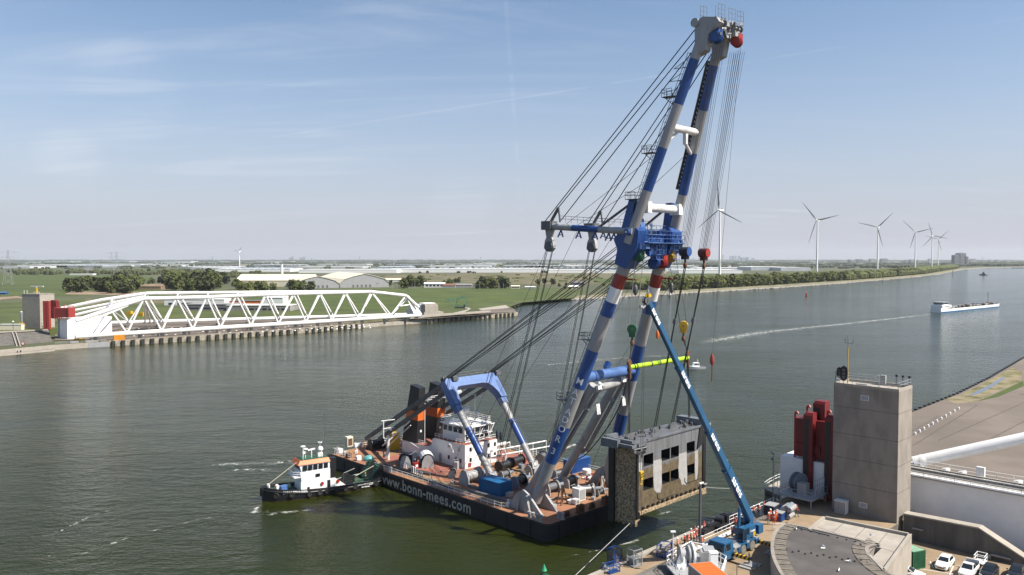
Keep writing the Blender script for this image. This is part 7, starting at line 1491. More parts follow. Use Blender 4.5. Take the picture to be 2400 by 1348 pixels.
# floating pontoon landing
t_ = thing('landing_stage', 'small curved concrete landing stage with white railing left of the winch platform', 'landing stage', (44, -20, 0), ab=True)
pts = [tuple(S(x, y, 5)[:2]) for x, y in ((1792, 1146), (1803, 1138), (1822, 1128), (1852, 1120), (1860, 1160), (1846, 1170))]
q = MB(); q.prism(pts, 4.2, 5.0, 1, 0); q.prism([tuple(S(x, y, 5)[:2]) for x, y in ((1792, 1147), (1800, 1142), (1824, 1166), (1815, 1172))], -2, 4.19, 2); q.prism([tuple(S(x, y, 5)[:2]) for x, y in ((1850, 1128), (1858, 1122), (1864, 1160), (1846, 1168))], -2, 4.19, 1); part(t_, 'deck', q, ['concrete_light', 'concrete_dark', 'wet'])
q = MB(); q.rail([tuple(S(x, y, 5)) for x, y in ((1792, 1145), (1803, 1137), (1822, 1127), (1852, 1119))], h=1.2, gap=1.6, r=.05); part(t_, 'railing', q, 'white'); q = MB(); q.prism([tuple(S(x, y, 3)[:2]) for x, y in ((1799, 1164), (1811, 1157), (1818, 1168), (1808, 1178))], 2.6, 3.0); part(t_, 'fender_board', q, 'algae')
# ---- annex roof and round building
AZ = 10.1
aq = [S(1930, 1210, AZ), S(2137, 1252, AZ), S(2074, 1340, AZ), S(1880, 1246, AZ)]
t_ = thing('concrete_annex', 'flat roofed concrete annex with pale parapet between the round building and the tower', 'building', (11, -48, PKZ), ab=True)
aq2 = [S(x, y, AZ) for x, y in ((1930, 1210), (2137, 1252), (2076, 1338), (2042, 1303), (2066, 1280), (1893, 1241))]
q = MB(); q.prism([(p.x, p.y) for p in aq2], 1, AZ - .35); part(t_, 'wall', q, 'concrete_light', smooth=False)
q = MB(); 
for a, b_ in ((aq2[0], aq2[1]), (aq2[1], aq2[2]), (aq2[2], aq2[3]), (aq2[5], aq2[0])):
    d = (b_ - a).normalized(); nn = Vec((-d.y, d.x, 0)); cpt = (aq[0] + aq[2]) / 2
    if nn.dot(cpt - a) < 0: nn = -nn
    q.plate([a + Vec((0, 0, -.36)), b_ + Vec((0, 0, -.36)), b_ + Vec((0, 0, .12)), a + Vec((0, 0, .12))], nn * .38)
part(t_, 'parapet', q, 'concrete_light', smooth=False); q = MB(); q.prism([(p.x, p.y) for p in aq2], AZ - .35, AZ - .3, 0); 
part(t_, 'roof', q, 'concrete_light', smooth=False); q = MB()
for f_ in (.25, .5, .75): q.bar(aq[0].lerp(aq[1], f_) + Vec((0, 0, -.29)), aq[3].lerp(aq[2], f_) + Vec((0, 0, -.29)), .06, .02)
q.bar(aq[0].lerp(aq[3], .5) + Vec((0, 0, -.29)), aq[1].lerp(aq[2], .5) + Vec((0, 0, -.29)), .06, .02); part(t_, 'roof_joint', q, 'dgrey')
RZ = 10.0
outer = [(1842, 1226), (1826, 1234), (1815, 1246), (1808, 1262), (1806, 1280), (1807, 1296), (1811, 1312), (1818, 1328), (1828, 1346), (1845, 1372), (1868, 1400), (1900, 1430)]
inner = [(2064, 1277), (2050, 1279), (2038, 1283), (2036, 1292), (2042, 1306), (2056, 1322), (2076, 1338), (2100, 1352), (2130, 1372), (2150, 1390), (2160, 1430)]
top_e = [(1842, 1226), (1870, 1232), (1920, 1243), (1980, 1257), (2064, 1277)]
Po = [S(x, y, RZ) for x, y in outer]; Pi = [S(x, y, RZ) for x, y in inner]; Pt = [S(x, y, RZ) for x, y in top_e]
t_ = thing('round_building', 'curved building with dark flat roof and tile border at the bottom right', 'building', (0, -46, PKZ), ab=True)
ring = [(p.x, p.y) for p in Po[::-1] + Pt[1:-1] + Pi]
q = MB(); q.prism(ring, 2, RZ - .2, 0); part(t_, 'wall', q, 'concrete_light')
q = MB(); q.prism(ring, RZ - .2, RZ - .01, 0); part(t_, 'roof', q, 'roofing', smooth=False)
def offs(P_, d):
    o = []
    for i, p in enumerate(P_):
        tg = (P_[min(i + 1, len(P_) - 1)] - P_[max(i - 1, 0)]).normalized(); o.append(p + Vec((-tg.y, tg.x, 0)) * d)
    return o
def refine(P_, n=4):
    o = []
    for i in range(len(P_) - 1):
        for k in range(n):
            f_ = k / n; a = P_[max(i - 1, 0)]; b_, c_, d = P_[i], P_[i + 1], P_[min(i + 2, len(P_) - 1)]
            o.append(.5 * ((2 * b_) + (c_ - a) * f_ + (2 * a - 5 * b_ + 4 * c_ - d) * f_ ** 2 + (3 * b_ - a - 3 * c_ + d) * f_ ** 3))
    return o + [P_[-1]]
ctr_ = S(1950, 1320, RZ)
for Pq, nm in ((refine(Po), 'outer'), (refine(Pi), 'inner'), (refine(Pt), 'back')):
    sg = 1 if (offs(Pq, 1)[len(Pq) // 2] - ctr_).length < (Pq[len(Pq) // 2] - ctr_).length else -1
    e0, e1, e2 = Pq, offs(Pq, .45 * sg), offs(Pq, 2.0 * sg); q = MB(); U3 = Vec((0, 0, .12))
    for i in range(len(Pq) - 1): q.hexa([e0[i] - U3 * 2, e0[i + 1] - U3 * 2, e1[i + 1] - U3 * 2, e1[i] - U3 * 2, e0[i] + U3, e0[i + 1] + U3, e1[i + 1] + U3, e1[i] + U3])
    part(t_, 'roof_edge', q, 'concrete')
    if nm != 'back':
        q = MB(); L = 0
        for i in range(len(Pq) - 1):
            a, b_ = e1[i], e1[i + 1]; c_, d = e2[i], e2[i + 1]; k = max(1, int((b_ - a).length / .42))
            for j in range(k):
                f0, f1 = (j + .06) / k, (j + .86) / k; q.hexa([a.lerp(b_, f0), a.lerp(b_, f1), c_.lerp(d, f1), c_.lerp(d, f0)] + [v + Vec((0, 0, .06 + .025 * ((i + j) % 3))) for v in (a.lerp(b_, f0), a.lerp(b_, f1), c_.lerp(d, f1), c_.lerp(d, f0))])
        part(t_, 'tile_border', q, 'rooftile')
q = MB()
for i in range(16): p = S(1815 + i * 14.5, 1286 + i * 2.2 + (2 if i % 2 else -2), RZ); q.lathe([(.14, 0), (.2, .02), (.12, .14)], p, n=8)
for i in range(9): p = S(1858 + i * 21, 1238 + i * 4.6, RZ); q.lathe([(.12, 0), (.15, .02), (.1, .12)], p, n=8)
part(t_, 'roof_vent', q, 'black')
q = MB(); a, b_ = S(1866, 1236, RZ), S(1940, 1255, RZ); q.bar(a + Vec((0, 0, .05)), b_ + Vec((0, 0, .05)), .2, .12); part(t_, 'cable_duct', q, 'dgrey')
# gulls resting on the roofs
b0 = None
for i, (x, y, z) in enumerate(((1866, 1242, RZ), (1929, 1282, RZ), (1929, 1288, RZ), (2018, 1278, RZ), (1987, 1318, RZ), (1966, 1339, RZ), (2044, 1258, AZ))):
    p = S(x, y, z)
    if b0 is None:
        q = MB(); q.cols([[(x_, w_, .14 + h_ * .2), (x_, 0, .14 + h_ + .03), (x_, -w_, .14 + h_ * .2), (x_, 0, .12 - h_ * .6)] for x_, w_, h_ in ((-.32, .02, .01), (-.15, .07, .05), (.0, .10, .10), (.12, .08, .11), (.17, .04, .15), (.22, .05, .19), (.27, .04, .17), (.32, .012, .13))]); 
        b0 = solo('gull', 'white gull resting on the flat roofs at the bottom right', 'bird', q, 'bird', p + Vec((0, 0, .02)), .5, group='gulls on the roofs'); b0.scale = (1.1,) * 3
    else: dup(b0, p + Vec((0, 0, .02)), i * 1.3, scale=1.1)
# ---- retaining wall beside the parking
t_ = thing('retaining_wall', 'dark streaked concrete retaining wall with pale coping sloping down behind the parked cars', 'wall', (33, -54, PKZ), ab=True)
wy = [(-46.6, 0), (-57.3, 0), (-66.5, 1), (-80, 1)]
def wtop(y): return 8.3 + (y + 46.6) * -.03 if y > -57.3 else 8.62 - (-57.3 - y) * .5
ws_ = [-46.6, -52, -57.3, -60, -63, -66.5, -69]
q = MB()
for y0, y1 in zip(ws_[:-1], ws_[1:]): q.hexa([(32.9, y0, 1), (32.9, y1, 1), (34.2, y1, 1), (34.2, y0, 1), (32.9, y0, wtop(y0)), (32.9, y1, max(1.1, wtop(y1))), (34.2, y1, max(1.1, wtop(y1))), (34.2, y0, wtop(y0))])
part(t_, 'wall', q, 'concrete_dark', smooth=False); q = MB()
for y0, y1 in zip(ws_[:-1], ws_[1:]): q.hexa([(32.75, y0, wtop(y0)), (32.75, y1, max(1.1, wtop(y1))), (34.5, y1, max(1.1, wtop(y1))), (34.5, y0, wtop(y0))] + [(32.75, y0, wtop(y0) + .22), (32.75, y1, max(1.1, wtop(y1)) + .22), (34.5, y1, max(1.1, wtop(y1)) + .22), (34.5, y0, wtop(y0) + .22)])
part(t_, 'coping', q, 'concrete_light', smooth=False)
q = MB(); q.box(32.6, 32.88, -49.6, -48.0, 6.4, 6.6, 0); p = SX(2340, 1310, 32.7); q.box(32.5, 32.88, p.y - 1.6, p.y + 1.6, p.z + .3, p.z + .5, 0); q.box(32.5, 32.88, p.y + 1.0, p.y + 1.6, p.z - .3, p.z + .5, 0); part(t_, 'wall_fitting', q, 'lgrey')
# ---- green container and cars
p = S(2140, 1330, PKZ); c_ = S(2118, 1318, PKZ)
container('green_container', 'dark green shipping container with pale green roof in the parking corner', 'container', (S(2150, 1342, PKZ).x + 2.6, S(2150, 1342, PKZ).y + 3.0, PKZ + .02), 6.0, 2.44, 2.6, R(68), 'green', roofm='lgreen')
def car(name, label, x, y, rz, paint, L=4.4, Wd=1.82, Hh=1.5, kind='hatch'):
    p = S(x, y, PKZ); t_ = thing(name, label, 'car', (p.x, p.y, PKZ), rz); h_ = L / 2; w_ = Wd / 2
    prof = [(-h_, .55), (-h_ + .05, .95), (-h_ + .25, 1.02)] + [(h_ - 1.15, .98), (h_ - .25, .82), (h_, .62)]
    q = MB(); rings = []
    for x_, z_, wf in ((-h_, .8, .84), (-h_ + .12, .96, .93), (-h_ + .7, 1.0, 1), (0, 1.0, 1), (h_ - 1.2, .98, 1), (h_ - .5, .88, .96), (h_ - .12, .74, .88), (h_, .58, .76)):
        rings.append([(x_, -w_ * wf * .93, .25), (x_, -w_ * wf, .5), (x_, -w_ * wf * .98, z_ - .14), (x_, -w_ * wf * .84, z_), (x_, w_ * wf * .84, z_), (x_, w_ * wf * .98, z_ - .14), (x_, w_ * wf, .5), (x_, w_ * wf * .93, .25)])
    q.cols(rings); part(t_, 'body', q, paint)
    xr, xf = (-h_ + .35, h_ - 1.25)
    if kind == 'pickup': xr = -h_ + 1.6
    q = MB(); a0, a1 = w_ * .86, w_ * .68; r0, r1, f1_, f0_ = xr, xr + .55, xf - .85, xf
    b8 = [(r0, -a0, .98), (f0_, -a0, .98), (f0_, a0, .98), (r0, a0, .98), (r1, -a1, Hh), (f1_, -a1, Hh), (f1_, a1, Hh), (r1, a1, Hh)]
    q.hexa(b8, 0); cb = part(t_, 'cabin', q, paint)
    V_ = [Vec(v) for v in b8]
    def pane(i, j, k, l, nm, m0=.1, m1=.1):
        a, b_, c_, d = V_[i], V_[j], V_[k], V_[l]; P_ = lambda u, v: a.lerp(b_, u).lerp(d.lerp(c_, u), v); n_ = (b_ - a).cross(d - a).normalized() * .018
        q = MB(); q.plate([P_(m0, .1) + n_ * .2, P_(1 - m1, .1) + n_ * .2, P_(1 - m1, .88) + n_ * .2, P_(m0, .88) + n_ * .2], n_); part(t_, nm, q, 'glass', cb)
    pane(1, 2, 6, 5, 'windscreen', .06, .06); pane(3, 0, 4, 7, 'rear_window'); pane(0, 1, 5, 4, 'window', .08, .1); pane(2, 3, 7, 6, 'window', .1, .08)
    for sx in (-h_ + .82, h_ - .85):
        for sy in (-1, 1):
            q = MB(); q.lathe([(.2, -.1), (.31, -.1), (.325, 0), (.31, .1), (.2, .1)], (sx, sy * (w_ - .1), .325), (0, sy, 0), 14); wl_ = part(t_, 'wheel', q, 'tyre'); q = MB(); q.lathe([(.19, .06), (.2, .1), (.05, .11)], (sx, sy * (w_ - .1), .325), (0, sy, 0), 10); part(t_, 'rim', q, 'steel', wl_)
    for sy in (-1, 1):
        q = MB(); q.cbox((h_ - .12, sy * w_ * .66, .68), (.2, .34, .13)); part(t_, 'headlight', q, 'reflect'); q = MB(); q.cbox((xf - .45, sy * (w_ + .1), 1.02), (.14, .2, .14)); part(t_, 'wing_mirror', q, paint); q = MB(); q.cbox((-h_ + .06, sy * w_ * .72, .82), (.08, .3, .16)); part(t_, 'tail_light', q, 'lred')
    q = MB(); q.box(h_ - .06, h_ + .005, -.45, .45, .42, .56); part(t_, 'grille', q, 'black'); q = MB(); q.box(h_ + .0, h_ + .025, -.26, .26, .34, .44); part(t_, 'number_plate', q, 'yellow')
    if kind == 'estate': q = MB(); q.tube([(r1, -a1, Hh + .06), (f1_, -a1, Hh + .06)], .03, 4); q.tube([(r1, a1, Hh + .06), (f1_, a1, Hh + .06)], .03, 4); part(t_, 'roof_rail', q, 'black')
    if kind == 'pickup': q = MB(); q.box(-h_ + .1, xr, -w_ * .85, w_ * .85, 1.0, 1.04, 0); q.box(-h_ + .15, -h_ + .3, -w_ * .9, w_ * .9, 1.04, 1.5, 1); part(t_, 'load_bed', q, ['black', paint])
    return t_
car('parked_car', 'white hatchback parked nose out in front of the streaked retaining wall', 2214, 1328, R(183), 'carwhite')
car('parked_car', 'white pickup parked right of the white hatchback', 2270, 1345, R(183), 'carwhite', 4.9, 1.88, 1.6, 'pickup')
car('parked_car', 'black car between the white pickup and the picture edge', 2318, 1350, R(183), 'cardark', 4.5, 1.84, 1.5)
car('parked_car', 'dark car cut by the lower right picture corner', 2382, 1352, R(183), 'cardark', 4.5, 1.84, 1.5)
car('parked_car', 'white estate car half hidden under the round roof at the bottom edge', 2124, 1352, R(-80), 'carwhite', 4.7, 1.84, 1.5, 'estate')
t_ = thing('garden_bench', 'white open frame trailer behind the white pickup', 'trailer', (S(2294, 1327, PKZ).x + .8, S(2294, 1327, PKZ).y, PKZ), R(183)); t_.name = 'car_trailer'; t_.scale = (.8,) * 3; q = MB(); q.box(-1.3, 1.3, -.8, .8, .5, .62); q.rail([(-1.3, -.8, .6), (1.3, -.8, .6), (1.3, .8, .6), (-1.3, .8, .6), (-1.3, -.8, .6)], h=1.3, gap=1.3, r=.05); part(t_, 'frame', q, 'white2'); 
for sy in (-1, 1): q = MB(); q.lathe([(.28, -.08), (.28, .08)], (0, sy * .9, .28), (0, 1, 0), 12); part(t_, 'wheel', q, 'tyre')
# ---- lamps, railings, quay furniture
def lamp(label, x, y, z, h_, m_, arm=True, r=.09):
    p = S(x, y, z); t_ = thing('street_lamp', label, 'street lamp', p); q = MB(); q.tube([(0, 0, 0), (0, 0, h_)], [r, r * .7], 8); q.tube([(0, 0, 0), (0, 0, .3)], r * 1.7, 8); part(t_, 'pole', q, m_); q = MB()
    if arm: q.cbox((.35, .35, h_ + .02), (1.1, .35, .14), R(45)); q.cbox((0, .2, h_ - .9), (.4, .3, .4), .3)
    else: q.cbox((0, 0, h_ + .05), (.7, .35, .18), R(-40))
    part(t_, 'lamp_head', q, m_)
lamp('slim dark lamp post by the water left of the winch platform', 1811, 1181, UPZ, 8.6, 'dgrey'); lamp('slim white lamp post on the walkway beside the lined up workers', 1577, 1310, UPZ, 3.8, 'white', False, .08)
p = S(1640, 1284, LWZ); t_ = thing('guide_post', 'thick dark post with a flat white head standing among the workers', 'post', (p.x, p.y, LWZ)); q = MB(); q.tube([(0, 0, 0), (0, 0, 9.8)], .19, 8); part(t_, 'pole', q, 'dgrey'); q = MB(); q.box(-.2, .8, -.15, .15, 9.8, 9.95); part(t_, 'cap', q, 'white')
for x0, x1, y, z, lb in ((-6.8, 11.0, -29.45, UPZ, 'white railing between the walkway of workers and the blue crane truck'), (12.6, 27.0, -27.6, UPZ, 'white railing along the water edge left of the winch platform')):
    t_ = thing('guard_rail', lb, 'railing', ((x0 + x1) / 2, y, z), ab=True); q = MB(); q.rail([(x0, y, z), (x1, y, z)], h=1.15, gap=1.25, r=.045); part(t_, 'rail', q, 'white')
t_ = thing('gangway', 'long white tubular gangway lying along the railing beside the crane truck', 'gangway', (4, -30.6, UPZ), ab=True); q = MB()
for d in (0, .5): q.tube([(-5, -30.3 - d, UPZ + .5), (9, -30.3 - d, UPZ + .55)], .13, 8)
for i in range(8): q.bar((-5 + i * 2, -30.3, UPZ + .5), (-5 + i * 2, -30.8, UPZ + .5), .12)
for i in range(4): q.tube([(-4 + i * 4, -30.5, UPZ), (-4 + i * 4, -30.5, UPZ + .5)], .1, 5)
part(t_, 'tube', q, 'white')
t_ = thing('guard_rail', 'small grey railing at the back edge of the curved roof', 'railing', S(1810, 1245, UPZ)); q = MB(); q.rail([(0, 0, 0), (2.0, -1.6, 0)], h=1.1, gap=1.2, r=.04); part(t_, 'rail', q, 'galv')
t_ = thing('fender_stack', 'heap of black rubber fenders at the water edge beyond the crane truck', 'fender', (15, -24.2, LWZ + .1), ab=True)
for i, (x_, y_, dx, dy, dz, rz) in enumerate(((10.8, -24.6, 3.6, .9, .5, .12), (13.0, -24.3, 3.4, 1.2, .8, -.1), (15.4, -24.2, 2.6, 1.5, 1.3, .3), (17.3, -24.5, 2.2, 1.6, 1.5, -.15), (19.6, -24.8, 2.6, 1.5, .9, .35), (18.4, -25.8, 4.2, .8, .6, .1), (14.2, -25.6, 3.0, .8, .6, -.2))):
    q = MB(); q.cbox((x_, y_, LWZ + .36 + dz / 2), (dx, dy, dz), rz, 0, .9); q.cbox((x_, y_, LWZ + .36 + dz), (dx * .6, dy * .6, .2), rz); part(t_, 'fender_block', q, 'black')
def cage(label, x, y, z, d, m_, load=None, loadh=.5):
    p = S(x, y, z); t_ = thing('cage_pallet', label, 'crate', (p.x, p.y, z), R(rnd.uniform(-12, 12))); a, b_, h_ = d[0] / 2, d[1] / 2, d[2]; q = MB()
    for sx in (-1, 1):
        for sy in (-1, 1): q.bar((sx * a, sy * b_, 0), (sx * a, sy * b_, h_), .1)
    for zz_ in (.12, h_ * .5, h_ - .05):
        for sy in (-1, 1): q.bar((-a, sy * b_, zz_), (a, sy * b_, zz_), .08)
        for sx in (-1, 1): q.bar((sx * a, -b_, zz_), (sx * a, b_, zz_), .08)
    for i in range(5):
        f_ = -a + d[0] * (i + 1) / 6
        for sy in (-1, 1): q.bar((f_, sy * b_, .1), (f_, sy * b_, h_), .035)
    part(t_, 'frame', q, m_); q = MB(); q.box(-a, a, -b_, b_, .08, .16); part(t_, 'base', q, m_)
    if load:
        q = MB()
        for i in range(8): q.cbox((rnd.uniform(-a * .6, a * .6), rnd.uniform(-b_ * .6, b_ * .6), .16 + loadh * rnd.uniform(.2, .8)), (d[0] * .35, d[1] * .3, loadh * .6), rnd.random() * .4)
        part(t_, 'load', q, load)
    return t_
cage('tall blue wire cage loaded with brown gear near the left end of the walkway', 1440, 1323, LWZ, (1.5, 1.3, 2.4), 'blue', 'dirt', 2.4); cage('low blue crate in front of the tall blue wire cage', 1434, 1340, LWZ, (1.8, 1.3, 1.2), 'blue'); cage('grey wire cage stack right of the tall blue cage', 1487, 1325, LWZ, (1.6, 1.4, 2.5), 'galv', 'bluegrey', 1.2); cage('blue and white stacked frames behind the white slim lamp post', 1557, 1302, LWZ, (2.4, 1.3, 1.8), 'blue', 'lgrey', 1.6)
def bale(label, x, y, z, d, m_, lid, rz=0, strap=True):
    p = S(x, y, z); t_ = thing('storage_box', label, 'storage box', (p.x, p.y, z), rz); q = MB(); q.box(-d[0] / 2, d[0] / 2, -d[1] / 2, d[1] / 2, .06, d[2]); part(t_, 'box', q, m_); q = MB(); q.box(-d[0] / 2 - .05, d[0] / 2 + .05, -d[1] / 2 - .05, d[1] / 2 + .05, d[2], d[2] + .12); part(t_, 'lid', q, lid); q = MB()
    for i in range(5): x_ = -d[0] / 2 + d[0] * (i + .5) / 5; q.box(x_ - .04, x_ + .04, -d[1] / 2 - .03, d[1] / 2 + .03, .06, d[2] + .02)
    part(t_, 'rib', q, m_)
bale('large blue plastic box with grey lid, farther of two beside the workers', 1808, 1204, UPZ, (2.2, 1.6, 1.5), 'navy', 'lgrey', .1); bale('smaller blue plastic box with pale ribbed lid nearer the workers', 1826, 1219, UPZ, (1.7, 1.4, 1.3), 'blue', 'lgrey', .1)
for lb, x, y, z in (('upper of two pale wrapped rolls stacked under the lamp post', 1849, 1197, UPZ + 1.15), ('lower of two pale wrapped rolls stacked under the lamp post', 1846, 1213, UPZ)):
    p = S(x, y, z); q = MB()
    for k in range(3): q.tube([(-1.3, k * .5 - .5, .5 if k != 1 else .72), (1.3, k * .5 - .5, .5 if k != 1 else .72)], .42, 10, k % 2)
    q.box(-1.3, 1.3, -.7, .7, .04, .14, 1); solo('wrapped_roll', lb, 'roll', q, ['lgrey', 'bluegrey'], (p.x, p.y, z), .1)
p = S(1828, 1200, UPZ); q = MB(); q.cols([[(x_, -w_, .1), (x_, -w_, h_), (x_, -w_ * .6, h_ * .7), (x_, w_ * .6, h_ * .7), (x_, w_, h_), (x_, w_, .1)] for x_, w_, h_ in ((-1.2, .7, .7), (.4, .75, .7), (1.1, .4, .8), (1.35, .1, .85))]); solo('rubber_dinghy', 'small blue and white dinghy between the blue boxes and the wrapped rolls', 'dinghy', q, ['blue'], (p.x, p.y, UPZ), .3)
# coil and scrap on the walkway
p = S(1428, 1335, LWZ); q = MB(); q.lathe([(.25, 0), (.6, .1), (.6, .5), (.25, .6)], (0, 0, 0), n=12); q.lathe([(.2, .6), (.45, .65), (.2, 1.1)], (0, 0, 0), n=10); solo('rope_coil', 'grey coil of rope beside the low blue crate', 'rope coil', q, 'dgrey', (p.x - .9, p.y + .3, LWZ))
p = S(1460, 1320, LWZ); q = MB(); rr = random.Random(4)
for i in range(9): q.bar((rr.uniform(-.8, .8), rr.uniform(-.5, .5), .05), (rr.uniform(-.9, .9), rr.uniform(-.5, .5), rr.uniform(.3, 1.2)), .16, .1)
solo('timber_scrap', 'brown timber scrap between the two wire cages', 'timber', q, 'dirt', (p.x, p.y, LWZ))
q = MB()
for i in range(7): q.cbox((-14 + i * 3.4, -23.0, LWZ + .45), (.5, .5, .25), i)
P_ = None
# ---- white winch house at the bottom
t_ = thing('winch_house', 'white railed winch platform with big cable drum at the bottom edge beside the crane truck', 'winch', (-9, -36, UPZ), ab=True)
wz = 7.9; W4 = [S(1563, 1326, wz), S(1617, 1290, wz), S(1652, 1297, wz), S(1702, 1325, wz), S(1690, 1362, wz), S(1600, 1368, wz)]
q = MB(); q.prism([(p.x, p.y) for p in W4], wz - .25, wz); part(t_, 'deck', q, 'grey')
q = MB(); q.rail([tuple(W4[5]), tuple(W4[0]), tuple(W4[1]), tuple(W4[2]), tuple(W4[3]), tuple(W4[4])], h=1.25, gap=1.3, r=.055); part(t_, 'railing', q, 'white2')
p = S(1612, 1322, wz); q = MB(); q.lathe([(1.25, 0), (1.25, .3), (.8, .35), (.8, 1.1), (1.25, 1.15), (1.25, 1.4)], p + Vec((-.9, .8, 1.3)), (.75, -.66, 0), 22, 0); part(t_, 'cable_drum', q, 'grey')
q = MB(); q.lathe([(1.4, 0), (1.45, .05), (1.45, .3), (1.0, .32)], p + Vec((.35, -.3, 1.35)), (.75, -.66, 0), 22); q.plate([p + Vec((-1.7, .5, 0)), p + Vec((-.9, -.5, 0)), p + Vec((-.9, -.4, .9)), p + Vec((-1.3, .1, 1.7))], Vec((-.3, .15, 0))); part(t_, 'drum_guard', q, 'white2')
p = S(1655, 1318, wz); q = MB(); q.cbox(p + Vec((0, .2, .8)), (1.8, 1.2, 1.6), R(40)); q.cbox(p + Vec((.6, 0, 1.7)), (2.2, 1.5, .1), R(40)); part(t_, 'motor_cover', q, 'grey')
p = S(1672, 1330, wz); q = MB(); q.cbox(p + Vec((0, 0, 1.0)), (1.0, .9, 2.0), R(-42)); q.cbox(p + Vec((0, 0, 2.05)), (1.1, 1.0, .1), R(-42)); part(t_, 'cabinet', q, 'white2')
for i in range(4): p = S(1590 + (i % 2) * 9, 1330 + (i // 2) * 4, wz); q = MB(); q.lathe([(.22, 0), (.26, .3), (.2, .42)], p, n=10); part(t_, 'drum_canister', q, 'white2')
a, b_ = S(1613, 1321, 10.2), S(1666, 1316, 10.2); d = (b_ - a); n_ = Vec((d.y, -d.x, 0)).normalized()
if n_.y > 0: n_ = -n_
c_ = a.lerp(b_, .5) + n_ * 2.4
container('orange_container', 'container with plain bright orange roof cut by the bottom edge', 'container', (c_.x, c_.y, 7.6), 4.8, d.length, 2.6, math.atan2(n_.y, n_.x), 'lgrey', roofm='orange')
p = S(1727, 1350, UPZ); q = MB(); q.tube([(0, 0, 0), (0, 0, 1.6)], .06, 5); solo('sign_post', 'short dark post at the bottom edge right of the winch platform', 'post', q, 'dgrey', (p.x, p.y, UPZ))
# ================================================================ MOBILE CRANE (site frame, truck along -x)
MC = thing('mobile_crane', 'blue three axle mobile crane lettered sarens, telescopic boom reaching up past the gate', 'mobile crane', (3.3, -34.6, UPZ), ab=True)
def K(name, q, m_, par=None, **k): return part(MC, name, q, m_, par, **k)
yn, yf, zg = -36.0, -33.3, UPZ; yc = (yn + yf) / 2
q = MB(); q.box(-1.2, 6.4, yn + .25, yf - .25, zg + .75, zg + 1.5, 0); q.box(-.4, 6.4, yn, yf, zg + 1.5, zg + 1.72, 1)
for x0, x1 in ((-1.0, -.9), (.62, 1.2), (3.0, 3.7), (5.5, 6.4)):
    for a, b_ in ((yn, yn + .5), (yf - .5, yf)): q.box(x0, x1, a, b_, zg + .7, zg + 1.5, 0)
q.box(.2, 1.6, yn + .9, yf - .2, zg + 1.72, zg + 2.0, 2)
ch = K('chassis', q, ['truckblue', 'lgrey', 'dgrey'])
q = MB(); q.text('S', .5, lambda a, b_: (6.0 - a * -1, yn - .012, zg + 1.1 + b_)); 
for xw in (-.2, 2.1, 4.6):
    for y_, s_ in ((yn + .25, -1), (yf - .25, 1)):
        q = MB(); q.lathe([(.35, -.25), (.66, -.25), (.74, -.18), (.74, .18), (.66, .25), (.35, .25)], (xw, y_, zg + .74), (0, s_, 0), 20); wl_ = K('wheel', q, 'dusty'); q = MB(); q.lathe([(.36, .2), (.3, .1), (.18, .1), (.16, .24), (.05, .26)], (xw, y_, zg + .74), (0, s_, 0), 14); K('rim', q, 'lgrey', wl_)
    if xw > 0: 
        q = MB(); q.box(xw - .88, xw + .88, yn - .02, yn + .55, zg + 1.5, zg + 1.74); K('mudguard', q, 'truckblue', ch)
# carrier cab
q = MB(); q.hexa([(-3.3, yn, zg + .55), (-.7, yn, zg + .55), (-.7, yf, zg + .55), (-3.3, yf, zg + .55), (-3.35, yn, zg + 1.7), (-.7, yn, zg + 1.7), (-.7, yf, zg + 1.7), (-3.35, yf, zg + 1.7)]); q.hexa([(-3.35, yn, zg + 1.7), (-.7, yn, zg + 1.7), (-.7, yf, zg + 1.7), (-3.35, yf, zg + 1.7), (-2.85, yn + .12, zg + 2.85), (-.8, yn + .12, zg + 2.85), (-.8, yf - .12, zg + 2.85), (-2.85, yf - .12, zg + 2.85)])
cab = K('driver_cab', q, 'truckblue')
q = MB(); q.plate([(-3.33, yn + .2, zg + 1.78), (-3.33, yf - .2, zg + 1.78), (-2.92, yf - .28, zg + 2.7), (-2.92, yn + .28, zg + 2.7)], (-.02, 0, .01)); K('windscreen', q, 'glass', cab)
q = MB(); q.plate([(-2.9, yn + .0, zg + 1.8), (-1.5, yn + .0, zg + 1.8), (-1.5, yn + .1, zg + 2.65), (-2.6, yn + .1, zg + 2.65)], (0, -.03, 0)); K('window', q, 'glass', cab)
q = MB(); q.text('sarens', .42, lambda a, b_: (-3.375, yc - a, zg + 1.42 + b_), 0, .012); K('lettering', q, 'white2', cab)
q = MB(); q.box(-3.42, -3.3, yn + .05, yf - .05, zg + .55, zg + .85); K('bumper', q, 'dgrey', cab)
for y_ in (yn + .35, yf - .35): q = MB(); q.box(-3.44, -3.36, y_ - .2, y_ + .2, zg + .95, zg + 1.15); K('headlight', q, 'reflect', cab)
q = MB(); q.cbox((-3.2, yn - .25, zg + 2.2), (.1, .22, .5)); q.bar((-3.1, yn, zg + 2.5), (-3.2, yn - .25, zg + 2.4), .05); K('wing_mirror', q, 'dgrey', cab)
